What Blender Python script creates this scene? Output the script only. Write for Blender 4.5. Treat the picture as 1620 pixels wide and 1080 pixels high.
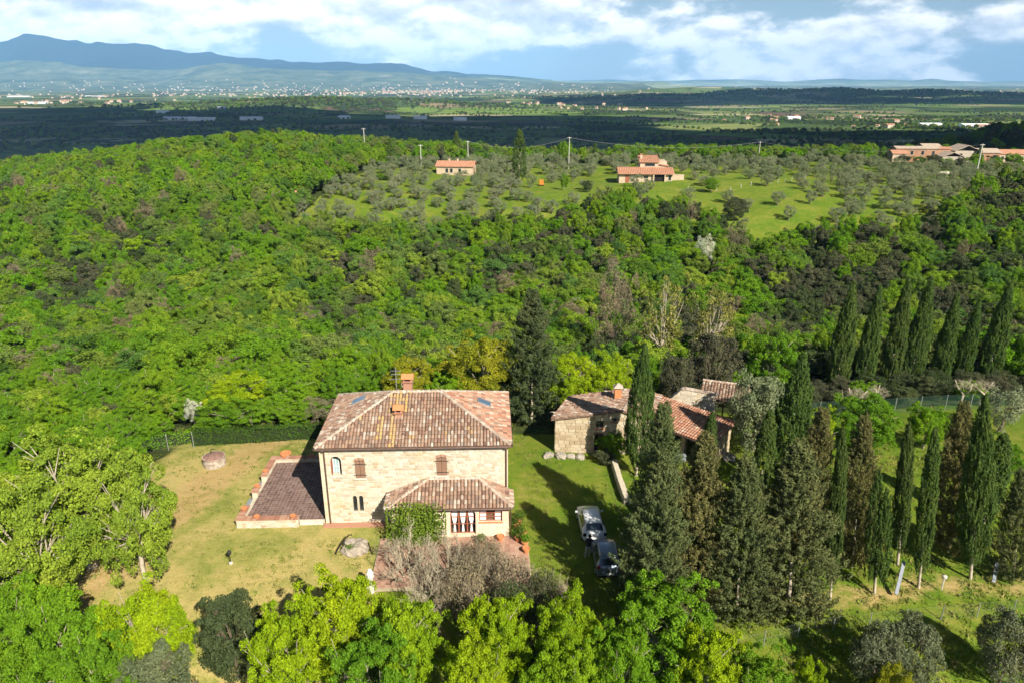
import bpy, bmesh, math, random
import numpy as np
from mathutils import Vector, Matrix, Quaternion

for o in list(bpy.data.objects):
    bpy.data.objects.remove(o, do_unlink=True)
SC = bpy.context.scene
COL = SC.collection
R = math.radians
PI = math.pi

# ------------------------------------------------------------------ camera
CAM_H = 31.5
PITCH = 20.06
FOCAL = 1123.0            # in pixels of a 1620 wide picture
cam_d = bpy.data.cameras.new('camera')
cam_d.sensor_width = 36.0
cam_d.lens = 36.0 * FOCAL / 1620.0
cam_d.clip_start = 0.5
cam_d.clip_end = 90000.0
cam = bpy.data.objects.new('camera', cam_d)
cam.location = (0, 0, CAM_H)
cam.rotation_euler = (R(90 - PITCH), 0, 0)
COL.objects.link(cam)
SC.camera = cam

# ------------------------------------------------------------------ sun, sky, exposure
SUN_TO = Vector((0.41, -0.67, 0.616)).normalized()
sun_d = bpy.data.lights.new('sun', 'SUN')
sun_d.energy = 5.0
sun_d.angle = R(0.53)
sun_d.color = (1.0, 0.93, 0.80)
sun = bpy.data.objects.new('sun', sun_d)
sun.rotation_euler = (-SUN_TO).to_track_quat('-Z', 'Y').to_euler()
sun.location = (30, -40, 120)
COL.objects.link(sun)

SC.view_settings.view_transform = 'Standard'
SC.view_settings.look = 'None'
SC.view_settings.gamma = 1.0
SC.view_settings.use_curve_mapping = False
SC.view_settings.exposure = 0.88
SC.cycles.use_denoising = True
SC.cycles.max_bounces = 5
SC.cycles.diffuse_bounces = 2
SC.cycles.glossy_bounces = 2
SC.cycles.transmission_bounces = 3
SC.cycles.transparent_max_bounces = 8
SC.cycles.volume_bounces = 1
SC.cycles.use_adaptive_sampling = True
SC.cycles.adaptive_threshold = 0.02
SC.cycles.sample_clamp_indirect = 4.0


class NT:
    """tiny node-tree helper"""
    def __init__(s, nt):
        s.nt = nt
        nt.nodes.clear()

    def n(s, t, ins=None, **kw):
        nd = s.nt.nodes.new(t)
        for k, v in kw.items():
            setattr(nd, k, v)
        for k, v in (ins or {}).items():
            sock = nd.inputs[k]
            if isinstance(v, bpy.types.NodeSocket):
                s.nt.links.new(v, sock)
            else:
                if sock.type == 'RGBA' and len(v) == 3:
                    v = (*v, 1)
                sock.default_value = v
        return nd

    def l(s, a, b):
        s.nt.links.new(a, b)

    def math(s, op, a, b=None, c=None, clamp=False):
        ins = {0: a}
        if b is not None:
            ins[1] = b
        if c is not None:
            ins[2] = c
        return s.n('ShaderNodeMath', ins, operation=op, use_clamp=clamp).outputs[0]

    def mix(s, f, a, b, blend='MIX'):
        nd = s.n('ShaderNodeMix', None, data_type='RGBA', blend_type=blend)
        for k, v in ((0, f), (6, a), (7, b)):
            if isinstance(v, bpy.types.NodeSocket):
                s.nt.links.new(v, nd.inputs[k])
            else:
                if k and len(v) == 3:
                    v = (*v, 1)
                nd.inputs[k].default_value = v
        return nd.outputs[2]

    def ramp(s, f, stops, interp='LINEAR'):
        nd = s.n('ShaderNodeValToRGB', {0: f})
        cr = nd.color_ramp
        cr.interpolation = interp
        while len(cr.elements) > len(stops):
            cr.elements.remove(cr.elements[-1])
        while len(cr.elements) < len(stops):
            cr.elements.new(0.5)
        for e, (p, c) in zip(cr.elements, stops):
            e.position = p
            e.color = (c, c, c, 1) if isinstance(c, (int, float)) else (*c[:3], 1)
        return nd.outputs[0]

    def noise(s, vec, scale, detail=4, rough=0.55, dist=0.0, out=0, dims='3D'):
        ins = {'Scale': scale, 'Detail': detail, 'Roughness': rough, 'Distortion': dist}
        if vec is not None:
            ins['Vector'] = vec
        return s.n('ShaderNodeTexNoise', ins, noise_dimensions=dims).outputs[out]

    def smooth(s, x, a, b):
        return s.n('ShaderNodeMapRange', {0: x, 1: a, 2: b, 3: 0.0, 4: 1.0}, interpolation_type='SMOOTHSTEP', clamp=True).outputs[0]


world = bpy.data.worlds.new('World')
SC.world = world
world.use_nodes = True
W = NT(world.node_tree)
world.cycles.sampling_method = 'MANUAL'
world.cycles.sample_map_resolution = 512
sky = W.n('ShaderNodeTexSky', None, sky_type='NISHITA', sun_disc=False, sun_elevation=R(38.0), sun_rotation=R(148.6),
          altitude=300.0, air_density=1.0, dust_density=0.15, ozone_density=1.5)
tc = W.n('ShaderNodeTexCoord').outputs['Generated']
sep = W.n('ShaderNodeSeparateXYZ', {0: tc})
DX, DY, DZ = sep.outputs
az = W.math('ARCTAN2', DX, DY)


def cvec(dz=0.0, dx=0.0):
    return W.n('ShaderNodeMapping', {0: tc, 'Scale': (1, 1, 2.1), 'Location': (1.62 + dx, 0.7, 0.35 + dz)}).outputs[0]


def bump(a0, wa, e0, we, amp):
    a = W.math('POWER', W.math('DIVIDE', W.math('SUBTRACT', az, a0), wa), 2.0)
    e = W.math('POWER', W.math('DIVIDE', W.math('SUBTRACT', DZ, e0), we), 2.0)
    return W.math('MULTIPLY', W.math('EXPONENT', W.math('MULTIPLY', W.math('ADD', a, e), -1.0)), amp)


bank = W.math('ADD', bump(-0.06, 0.26, 0.100, 0.045, 0.19), bump(-0.48, 0.20, 0.085, 0.032, 0.15))
bank = W.math('ADD', bank, bump(0.50, 0.24, 0.100, 0.035, -0.13))
bank = W.math('ADD', bank, bump(0.10, 0.22, 0.052, 0.010, 0.06))
bank = W.math('ADD', bank, bump(0.45, 0.35, 0.060, 0.012, 0.05))


def cdens(v):
    big = W.noise(v, 4.2, 3, 0.5, 0.0)
    fine = W.noise(v, 17.0, 9, 0.62, 0.1)
    return W.math('ADD', W.math('ADD', W.math('MULTIPLY', big, 0.70), W.math('MULTIPLY', fine, 0.30)), W.math('SUBTRACT', bank, W.math('MULTIPLY', W.smooth(DZ, 0.13, 0.40), 0.15)))


dens = cdens(cvec())
dens2 = cdens(cvec(0.024, 0.010))
mask = W.smooth(dens, 0.47, 0.565)
lit = W.math('MULTIPLY_ADD', W.math('SUBTRACT', dens, dens2), 7.0, 0.60, clamp=True)
thick = W.smooth(dens, 0.56, 0.74)
lit = W.math('MULTIPLY', lit, W.math('MULTIPLY_ADD', thick, -0.18, 1.0))
ccol = W.ramp(lit, [(0.0, (7.4, 8.4, 9.9)), (0.42, (11.5, 12.1, 12.9)), (0.80, (18.0, 17.7, 17.2))])
veil = W.math('MULTIPLY', W.smooth(W.noise(cvec(0.4), 3.0, 5, 0.5), 0.35, 0.7), W.math('MULTIPLY_ADD', W.smooth(DZ, 0.10, 0.30), -0.32, 0.35))
base = W.mix(veil, sky.outputs[0], (5.4, 6.6, 8.0))
glow = W.math('MULTIPLY', W.math('EXPONENT', W.math('MULTIPLY', W.math('MAXIMUM', DZ, 0.0), -14.0)), 0.7)
base = W.mix(glow, base, (3.4, 5.6, 7.6))
skyc = W.mix(mask, base, ccol)
bg = W.n('ShaderNodeBackground', {0: skyc, 1: 0.05})
wo = W.n('ShaderNodeOutputWorld', {0: bg.outputs[0]})

# ------------------------------------------------------------------ helpers
CP, SP = math.cos(R(PITCH)), math.sin(R(PITCH))


def ray(px, py):
    u, v = (px - 810) / FOCAL, (py - 540) / FOCAL
    return Vector((u, CP - v * SP, -SP - v * CP))


def at(px, py, z=0.0):
    """world point at height z seen at a place of the photograph"""
    d = ray(px, py)
    t = (z - CAM_H) / d.z
    return Vector((d.x * t, d.y * t, z))


def aty(px, py, Y):
    d = ray(px, py)
    t = Y / d.y
    return Vector((d.x * t, Y, CAM_H + d.z * t))


def proj(x, y, z):
    d = y * CP + (CAM_H - z) * SP
    up = -y * SP + 0 * x + (z - CAM_H) * CP + 0.0
    up = (z - CAM_H) * CP + y * SP
    return 810 + FOCAL * x / d, 540 - FOCAL * up / d


def tag(o, label, cat=None, group=None, kind=None):
    o['label'] = label
    if cat:
        o['category'] = cat
    if group:
        o['group'] = group
    if kind:
        o['kind'] = kind
    return o


def empty(name, loc=(0, 0, 0), rz=0.0):
    o = bpy.data.objects.new(name, None)
    o.location = loc
    o.rotation_euler = (0, 0, rz)
    o.empty_display_size = 0.3
    COL.objects.link(o)
    return o


def link(name, me, parent=None, loc=None):
    o = bpy.data.objects.new(name, me)
    COL.objects.link(o)
    if parent is not None:
        o.parent = parent
    if loc is not None:
        o.location = loc
    return o


def fastmesh(name, V, F, mats, midx=None, smooth=False):
    """V (n,3) array, F (m,k) array of one polygon size"""
    V = np.asarray(V, dtype=np.float32)
    F = np.asarray(F, dtype=np.int32)
    m, k = F.shape
    me = bpy.data.meshes.new(name)
    me.vertices.add(len(V))
    me.vertices.foreach_set('co', V.ravel())
    me.loops.add(m * k)
    me.loops.foreach_set('vertex_index', F.ravel())
    me.polygons.add(m)
    me.polygons.foreach_set('loop_start', np.arange(0, m * k, k, dtype=np.int32))
    if midx is not None:
        me.polygons.foreach_set('material_index', np.asarray(midx, dtype=np.int32))
    me.polygons.foreach_set('use_smooth', np.full(m, smooth, dtype=bool))
    for mt in mats if isinstance(mats, (list, tuple)) else [mats]:
        me.materials.append(mt)
    me.update(calc_edges=True)
    return me


class MB:
    """collects boxes, prisms and tubes into one mesh"""
    def __init__(s):
        s.v, s.f, s.m = [], [], []

    def add(s, vs, fs, mi=0):
        b = len(s.v)
        s.v += [tuple(p) for p in vs]
        for f in fs:
            s.f.append([b + i for i in f])
            s.m.append(mi)

    def box(s, x0, x1, y0, y1, z0, z1, mi=0):
        s.add([(x0, y0, z0), (x1, y0, z0), (x1, y1, z0), (x0, y1, z0), (x0, y0, z1), (x1, y0, z1), (x1, y1, z1), (x0, y1, z1)],
              [(0, 3, 2, 1), (4, 5, 6, 7), (0, 1, 5, 4), (1, 2, 6, 5), (2, 3, 7, 6), (3, 0, 4, 7)], mi)
        return s

    def obox(s, c, ux, uy, uz, hx, hy, hz, mi=0):
        c, ux, uy, uz = Vector(c), Vector(ux), Vector(uy), Vector(uz)
        vs = [c + ux * (hx * a) + uy * (hy * b) + uz * (hz * d) for d in (-1, 1) for (a, b) in ((-1, -1), (1, -1), (1, 1), (-1, 1))]
        s.add(vs, [(0, 3, 2, 1), (4, 5, 6, 7), (0, 1, 5, 4), (1, 2, 6, 5), (2, 3, 7, 6), (3, 0, 4, 7)], mi)
        return s

    def prism(s, poly, ext, mi=0):
        """closed polygon (list of 3d points) extruded along vector ext"""
        n = len(poly)
        ext = Vector(ext)
        vs = [Vector(p) for p in poly] + [Vector(p) + ext for p in poly]
        s.add(vs, [tuple(range(n - 1, -1, -1)), tuple(range(n, 2 * n))] + [(i, (i + 1) % n, n + (i + 1) % n, n + i) for i in range(n)], mi)
        return s

    def tube(s, pts, rad, sides=6, mi=0, cap=True):
        """tapered tube through points"""
        pts = [Vector(p) for p in pts]
        rs = rad if isinstance(rad, (list, tuple)) else [rad] * len(pts)
        b = len(s.v)
        ref = Vector((0.13, 0.21, 1)).normalized()
        for i, p in enumerate(pts):
            d = (pts[min(i + 1, len(pts) - 1)] - pts[max(i - 1, 0)])
            d = d.normalized() if d.length > 1e-6 else Vector((0, 0, 1))
            a = d.cross(ref)
            if a.length < 1e-3:
                a = d.cross(Vector((1, 0, 0)))
            a.normalize()
            c = d.cross(a)
            for k in range(sides):
                t = 2 * PI * k / sides
                s.v.append(tuple(p + (a * math.cos(t) + c * math.sin(t)) * rs[i]))
        for i in range(len(pts) - 1):
            for k in range(sides):
                k2 = (k + 1) % sides
                s.f.append([b + i * sides + k, b + i * sides + k2, b + (i + 1) * sides + k2, b + (i + 1) * sides + k])
                s.m.append(mi)
        if cap:
            s.f.append([b + k for k in range(sides)][::-1])
            s.f.append([b + (len(pts) - 1) * sides + k for k in range(sides)])
            s.m += [mi, mi]
        return s

    def lathe(s, prof, c=(0, 0, 0), sides=16, mi=0, cap=True):
        b = len(s.v)
        for (r, z) in prof:
            for k in range(sides):
                t = 2 * PI * k / sides
                s.v.append((c[0] + r * math.cos(t), c[1] + r * math.sin(t), c[2] + z))
        for i in range(len(prof) - 1):
            for k in range(sides):
                k2 = (k + 1) % sides
                s.f.append([b + i * sides + k, b + i * sides + k2, b + (i + 1) * sides + k2, b + (i + 1) * sides + k])
                s.m.append(mi)
        if cap:
            s.f.append([b + k for k in range(sides)][::-1])
            s.f.append([b + (len(prof) - 1) * sides + k for k in range(sides)])
            s.m += [mi, mi]
        return s

    def mesh(s, name, mats, smooth=False):
        me = bpy.data.meshes.new(name)
        me.from_pydata(s.v, [], s.f)
        for mt in mats if isinstance(mats, (list, tuple)) else [mats]:
            me.materials.append(mt)
        me.polygons.foreach_set('material_index', s.m)
        me.polygons.foreach_set('use_smooth', [smooth] * len(s.f))
        me.update()
        return me

    def build(s, name, mats, parent=None, smooth=False, loc=None):
        return link(name, s.mesh(name, mats, smooth), parent, loc)


# ------------------------------------------------------------------ materials
MATS = {}


def newmat(name):
    m = bpy.data.materials.new(name)
    m.use_nodes = True
    MATS[name] = m
    return m, NT(m.node_tree)


def finish(T, col, rough=0.85, bump=None, bstr=0.3, bdist=0.02, spec=0.3, metal=0.0):
    ins = {'Base Color': col, 'Roughness': rough, 'Specular IOR Level': spec, 'Metallic': metal}
    if bump is not None:
        ins['Normal'] = T.n('ShaderNodeBump', {'Height': bump, 'Strength': bstr, 'Distance': bdist}).outputs[0]
    p = T.n('ShaderNodeBsdfPrincipled', ins)
    T.n('ShaderNodeOutputMaterial', {0: p.outputs[0]})
    return p


def plain(name, c, rough=0.7, var=0.12, scale=6.0, spec=0.3, metal=0.0, bstr=0.15):
    m, T = newmat(name)
    pos = T.n('ShaderNodeNewGeometry').outputs['Position']
    nz = T.noise(pos, scale, 5, 0.6)
    c1 = tuple(min(1, x * (1 + var)) for x in c)
    c0 = tuple(x * (1 - var) for x in c)
    finish(T, T.ramp(nz, [(0.3, c0), (0.7, c1)]), rough, nz, bstr, 0.02, spec, metal)
    return m


def island(name, stops, rough=0.85, nscale=9.0, namt=0.35, lichen=None, bstr=0.4, tint=None):
    """material for joined pieces: each loose piece takes its own colour"""
    m, T = newmat(name)
    g = T.n('ShaderNodeNewGeometry')
    col = T.ramp(g.outputs['Random Per Island'], stops, 'LINEAR')
    nz = T.noise(g.outputs['Position'], nscale, 6, 0.65)
    f = T.math('MULTIPLY_ADD', nz, 2 * namt, 1 - namt)
    col = T.mix(1.0, col, T.n('ShaderNodeCombineColor', {0: f, 1: f, 2: f}).outputs[0], 'MULTIPLY')
    if lichen:
        lc, th, sc = lichen
        k = T.smooth(T.noise(g.outputs['Position'], sc, 6, 0.7), th, th + 0.12)
        col = T.mix(k, col, lc)
    if tint:
        tc_, lo, hi, sc, amt = tint
        k = T.math('MULTIPLY', T.smooth(T.noise(g.outputs['Position'], sc, 3, 0.5), lo, hi), amt)
        col = T.mix(k, col, tc_)
    finish(T, col, rough, nz, bstr, 0.03)
    return m


def foliage(name, cols, leafvar=0.35, trans=0.22, nscale=0.35, rough=0.7, gloss=0.10):
    """leaves: colour by tree, by clump and by leaf"""
    m, T = newmat(name)
    g = T.n('ShaderNodeNewGeometry')
    oi = T.n('ShaderNodeObjectInfo')
    n = len(cols)
    col = T.ramp(oi.outputs['Random'], [(i / max(1, n - 1), c) for i, c in enumerate(cols)])
    nz = T.noise(g.outputs['Position'], nscale, 3, 0.6)
    a = T.math('MULTIPLY_ADD', g.outputs['Random Per Island'], 2 * leafvar, 1 - leafvar)
    b = T.math('MULTIPLY_ADD', nz, 0.9, 0.55)
    f = T.math('MULTIPLY', a, b)
    # yellower where the noise is high: young leaves
    yf = T.math('MULTIPLY_ADD', nz, 0.5, 0.75)
    rr = T.math('MULTIPLY', f, yf)
    col = T.mix(1.0, col, T.n('ShaderNodeCombineColor', {0: rr, 1: f, 2: f}).outputs[0], 'MULTIPLY')
    d = T.n('ShaderNodeBsdfPrincipled', {'Base Color': col, 'Roughness': rough, 'Specular IOR Level': gloss})
    tcol = T.mix(1.0, col, (1.25, 1.35, 0.6), 'MULTIPLY')
    t = T.n('ShaderNodeBsdfTranslucent', {0: tcol})
    mx = T.n('ShaderNodeMixShader', {0: trans, 1: d.outputs[0], 2: t.outputs[0]})
    T.n('ShaderNodeOutputMaterial', {0: mx.outputs[0]})
    return m


M_LEAF = foliage('leaf_green', [(0.145, 0.275, 0.010), (0.105, 0.22, 0.012), (0.175, 0.285, 0.014), (0.090, 0.185, 0.014), (0.13, 0.275, 0.008), (0.145, 0.205, 0.030), (0.165, 0.265, 0.014), (0.11, 0.24, 0.010), (0.155, 0.20, 0.05), (0.195, 0.31, 0.010), (0.075, 0.15, 0.02), (0.17, 0.20, 0.055), (0.12, 0.225, 0.03), (0.085, 0.17, 0.035)])
M_LEAF_N = foliage('leaf_near_green', [(0.155, 0.285, 0.010), (0.115, 0.235, 0.012), (0.175, 0.285, 0.012)])
M_LEAF_Y = foliage('leaf_yellow_green', [(0.225, 0.34, 0.008), (0.26, 0.355, 0.008), (0.185, 0.31, 0.010)], trans=0.25)
M_LEAF_P = foliage('leaf_plane', [(0.22, 0.31, 0.03), (0.24, 0.32, 0.03)], trans=0.25)
M_LEAF_G = foliage('leaf_gold', [(0.22, 0.24, 0.012), (0.24, 0.25, 0.014)], trans=0.22)
M_LEAF_D = foliage('leaf_evergreen', [(0.055, 0.080, 0.028), (0.080, 0.092, 0.042), (0.095, 0.092, 0.052), (0.06, 0.095, 0.026)], trans=0.12)
M_CYP = foliage('leaf_cypress', [(0.064, 0.112, 0.022), (0.076, 0.122, 0.024), (0.070, 0.106, 0.024)], trans=0.10, nscale=0.8)
M_CYP_B = foliage('leaf_shaggy_cypress', [(0.100, 0.128, 0.044), (0.118, 0.132, 0.046), (0.092, 0.122, 0.044)], trans=0.10, nscale=0.9)
M_CYP_Y = foliage('leaf_brownish_cypress', [(0.150, 0.140, 0.048), (0.138, 0.134, 0.046)], trans=0.10, nscale=0.9)
M_OLIVE = foliage('leaf_olive', [(0.185, 0.215, 0.105), (0.21, 0.235, 0.125), (0.16, 0.20, 0.09), (0.19, 0.205, 0.11)], trans=0.15, gloss=0.4)
M_OLIVE_D = foliage('leaf_olive_dark', [(0.125, 0.145, 0.07), (0.14, 0.155, 0.08), (0.115, 0.14, 0.06)], trans=0.12, gloss=0.35)
M_TWIG = foliage('leaf_bare_brown', [(0.20, 0.165, 0.095), (0.235, 0.195, 0.12), (0.17, 0.16, 0.08)], trans=0.1)
M_BLOSSOM = foliage('leaf_blossom', [(0.62, 0.62, 0.52), (0.58, 0.60, 0.48)], trans=0.25, leafvar=0.12)
M_HEDGE = foliage('leaf_hedge', [(0.05, 0.10, 0.012), (0.055, 0.11, 0.012)], trans=0.15, nscale=1.5)
M_VINE = foliage('leaf_vine', [(0.12, 0.19, 0.02), (0.14, 0.20, 0.02)], trans=0.22)
M_BARK = plain('bark', (0.16, 0.12, 0.085), 0.95, 0.35, 5.0)
M_BARK_P = plain('bark_pale', (0.42, 0.36, 0.27), 0.9, 0.3, 4.0)
M_STONE = island('stone', [(0, (0.44, 0.375, 0.285)), (0.3, (0.54, 0.475, 0.375)), (0.55, (0.62, 0.565, 0.46)), (0.8, (0.48, 0.41, 0.31)), (0.93, (0.43, 0.315, 0.20)), (1, (0.68, 0.635, 0.545))],
                 nscale=2.0, namt=0.24, tint=((0.50, 0.35, 0.15), 0.52, 0.70, 0.9, 0.45))
M_STONE_R = island('stone_rough', [(0, (0.34, 0.26, 0.16)), (0.35, (0.45, 0.36, 0.23)), (0.6, (0.52, 0.44, 0.31)), (0.85, (0.36, 0.26, 0.16)), (1, (0.56, 0.50, 0.38))], nscale=4.0, namt=0.25)
M_MORTAR = plain('mortar', (0.54, 0.475, 0.36), 0.95, 0.15, 3.0)
M_MORTAR_R = plain('mortar_rough', (0.40, 0.33, 0.22), 0.95, 0.2, 3.0)
M_PLASTER = plain('plaster_pink', (0.66, 0.52, 0.38), 0.9, 0.1, 2.5)
TILE = [(0, (0.16, 0.09, 0.065)), (0.2, (0.29, 0.17, 0.12)), (0.4, (0.36, 0.235, 0.165)), (0.55, (0.22, 0.16, 0.125)), (0.7, (0.33, 0.20, 0.13)), (0.85, (0.40, 0.30, 0.23)), (0.95, (0.52, 0.45, 0.37)), (1, (0.18, 0.13, 0.11))]
M_TILE = island('roof_tile', TILE, nscale=2.2, namt=0.30, lichen=((0.60, 0.53, 0.44), 0.60, 2.4))
M_TILE_R = island('roof_tile_red', [(0, (0.30, 0.13, 0.08)), (0.4, (0.41, 0.205, 0.13)), (0.7, (0.46, 0.27, 0.185)), (0.9, (0.33, 0.18, 0.125)), (1, (0.54, 0.42, 0.32))],
                  nscale=2.2, namt=0.25, lichen=((0.62, 0.52, 0.42), 0.63, 2.8))
M_TILE_O = island('roof_tile_ochre', [(0, (0.46, 0.29, 0.10)), (0.5, (0.48, 0.34, 0.16)), (1, (0.40, 0.26, 0.13))], nscale=2.0, namt=0.25)
M_TILE_L = island('ridge_tile', [(0, (0.34, 0.25, 0.19)), (0.5, (0.43, 0.345, 0.27)), (1, (0.50, 0.43, 0.35))], nscale=3.0, namt=0.2)
M_UNDER = plain('roof_under', (0.20, 0.13, 0.09), 0.95, 0.2, 3.0)
M_WOOD = plain('wood_brown', (0.16, 0.085, 0.05), 0.7, 0.25, 12.0)
M_WOOD_R = plain('wood_red', (0.30, 0.10, 0.055), 0.6, 0.2, 12.0)
M_WOOD_L = plain('wood_shutter', (0.27, 0.155, 0.10), 0.75, 0.2, 14.0)
M_GREYWOOD = plain('wood_grey', (0.22, 0.24, 0.27), 0.85, 0.15, 8.0)
M_BRICK = island('brick', [(0, (0.30, 0.14, 0.09)), (0.5, (0.40, 0.20, 0.13)), (1, (0.46, 0.28, 0.19))], nscale=6.0, namt=0.2)
M_PAVE = island('paving', [(0, (0.13, 0.08, 0.07)), (0.4, (0.175, 0.105, 0.09)), (0.75, (0.20, 0.13, 0.11)), (1, (0.23, 0.165, 0.14))], nscale=1.1, namt=0.4, lichen=((0.33, 0.29, 0.25), 0.60, 1.3))
M_TERRA = plain('terracotta', (0.58, 0.22, 0.09), 0.8, 0.15, 9.0)
M_IRON = plain('dark_iron', (0.03, 0.028, 0.026), 0.6, 0.1)
M_COPPER = plain('copper_gutter', (0.13, 0.08, 0.06), 0.55, 0.2, 5, 0.5, 0.4)
M_WHITE = plain('white_paint', (0.75, 0.74, 0.71), 0.6, 0.05)
M_CURTAIN = plain('white_curtain', (0.80, 0.76, 0.72), 0.9, 0.06)
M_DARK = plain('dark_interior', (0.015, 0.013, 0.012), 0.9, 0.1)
M_POLE = plain('concrete_pole', (0.52, 0.50, 0.45), 0.85, 0.1)
M_GALV = plain('galvanised_steel', (0.45, 0.46, 0.46), 0.45, 0.08, 5, 0.5, 0.6)
M_GREENPOST = plain('green_post', (0.10, 0.20, 0.12), 0.6, 0.1)
M_ROCK = plain('pale_rock', (0.30, 0.265, 0.215), 0.95, 0.3, 2.2, bstr=0.6)
M_PALE = plain('pale_stone', (0.58, 0.54, 0.47), 0.85, 0.15, 3.0)
M_RUB = plain('black_rubber', (0.012, 0.012, 0.013), 0.7, 0.1)


def glassmat(name, c, rough=0.08):
    m, T = newmat(name)
    finish(T, c + (1,), rough, None, spec=0.8)
    return m


M_GLASS = glassmat('window_glass', (0.02, 0.03, 0.035))
M_GLASS_B = glassmat('skylight_glass', (0.10, 0.16, 0.24), 0.05)
M_GLASS_T = glassmat('door_glass', (0.30, 0.46, 0.45), 0.1)


def carpaint(name, c, metal=0.3):
    m, T = newmat(name)
    p = finish(T, c + (1,), 0.35, None, spec=0.5, metal=metal)
    p.inputs['Coat Weight'].default_value = 0.8
    p.inputs['Coat Roughness'].default_value = 0.06
    return m


# ------------------------------------------------------------------ ground
_ys = [-400, -60, 0, 20, 30, 38, 60, 68, 80, 100, 118, 140, 165, 190, 215, 250, 300, 360, 450, 600, 800, 1000, 3000]
_zs = [-60, -16, -8.5, -5.0, -1.6, 0, 0, -1.2, -4.2, -9.5, -10.5, -6.0, 0.5, 4.6, 6.6, 8.0, 4.5, -8, -32, -60, -73, -76, -76]
_yd = np.linspace(-400, 3000, 1701)
_zd = np.interp(_yd, _ys, _zs)
_k = np.exp(-0.5 * (np.arange(-6, 7) / 2.2) ** 2)
_zd = np.convolve(np.pad(_zd, 6, mode='edge'), _k / _k.sum(), mode='valid')


def ss(a, b, x):
    t = np.clip((x - a) / (b - a), 0, 1)
    return t * t * (3 - 2 * t)


def gnoise(x, y, s, seed=0.0):
    """cheap smooth noise from turning sines, about -1..1"""
    x = x / s + seed * 3.7
    y = y / s - seed * 1.9
    return (np.sin(1.7 * x + 1.3 * np.sin(0.9 * y + seed)) * np.cos(1.3 * y + 1.1 * np.sin(1.1 * x - seed)) +
            0.5 * np.sin(3.1 * x - 2.3 * y + 1.7 * np.sin(1.9 * y)) + 0.35 * np.cos(4.3 * y + 2.9 * x + seed)) / 1.6


def H(x, y):
    x = np.asarray(x, dtype=float)
    y = np.asarray(y, dtype=float)
    z = np.interp(y, _yd, _zd)
    flat = ss(75, 60, y) * ss(28, 38, y)           # the levelled farmyard
    wild = 1 - flat * ss(75, 55, np.abs(x - 5))
    z = z + wild * (0.7 * gnoise(x, y, 16, 1.0) + 1.0 * gnoise(x, y, 45, 2.0))
    z = z + np.interp(x * 255 / np.maximum(y, 120), [-260, -185, -150, -112, -85, -50, 0, 50, 110, 160, 230], [-10, -8.6, -4.6, 0.6, 3.0, 0.2, -4.0, -2.8, -2.8, -3.4, -4]) * ss(165, 245, y) * ss(600, 350, y)
    z = z - 3.0 * ss(-28, -60, x) * ss(90, 55, y)   # the garden falls off on its left
    z = z + 3.0 * ss(45, 110, x) * ss(70, 130, y) * ss(230, 150, y)
    # wooded hill far out on the right
    z = z + 54 * np.exp(-(((x - 480) / 230) ** 2 + ((y - 570) / 120) ** 2))
    z = np.where(np.abs(x) > 760, np.minimum(z, -76), z)
    return z


def Hs(x, y):
    return float(H(x, y))


xs = np.concatenate([np.linspace(-800, -170, 43)[:-1], np.linspace(-170, -60, 45)[:-1], np.linspace(-60, 60, 121)[:-1], np.linspace(60, 170, 45)[:-1], np.linspace(170, 800, 43)])
ysg = np.concatenate([np.linspace(-200, 10, 22)[:-1], np.linspace(10, 85, 91)[:-1], np.linspace(85, 310, 101)[:-1], np.linspace(310, 1000, 70)])
GX, GY = np.meshgrid(xs, ysg)
GZ = H(GX, GY)
nx, ny = len(xs), len(ysg)
idx = np.arange(nx * ny).reshape(ny, nx)
F = np.stack([idx[:-1, :-1], idx[:-1, 1:], idx[1:, 1:], idx[1:, :-1]], -1).reshape(-1, 4)
V = np.stack([GX, GY, GZ], -1).reshape(-1, 3)

# where lawn, garden, meadow and bare earth lie (colour only)
PXX, PYY = proj(GX, GY, GZ)
Z_LAWN = ss(-33, -30, GX + 1.2 * gnoise(GX, GY, 6, 4)) * ss(12.5, 10, GX) * ss(62, 60.5, GY - 0.02 * GX) * ss(28, 31, GY)
Z_GARD = ss(9, 12, GX) * ss(71, 68, GY) * ss(26, 30, GY) * ss(70, 60, GX)
LAWN_DRY = Z_LAWN * ss(-6.5, -11.5, GX)
worn = np.exp(-((GX + 27.0 - 0.28 * (GY - 45) + 0.9 * gnoise(GX, GY, 5, 2)) / 2.2) ** 2)
strip = np.exp(-((GY - 38.2 - 0.08 * (GX - 20) + 0.5 * gnoise(GX, GY, 4, 5)) / 1.5) ** 2) * ss(10, 13, GX)


def inpoly(px, py, poly):
    px, py = np.asarray(px, float), np.asarray(py, float)
    ins = np.zeros(px.shape, bool)
    n = len(poly)
    for i in range(n):
        x0, y0 = poly[i]
        x1, y1 = poly[(i + 1) % n]
        c = ((y0 > py) != (y1 > py))
        t = x0 + (py - y0) * (x1 - x0) / (y1 - y0 + 1e-9)
        ins ^= c & (px < t)
    return ins


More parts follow.
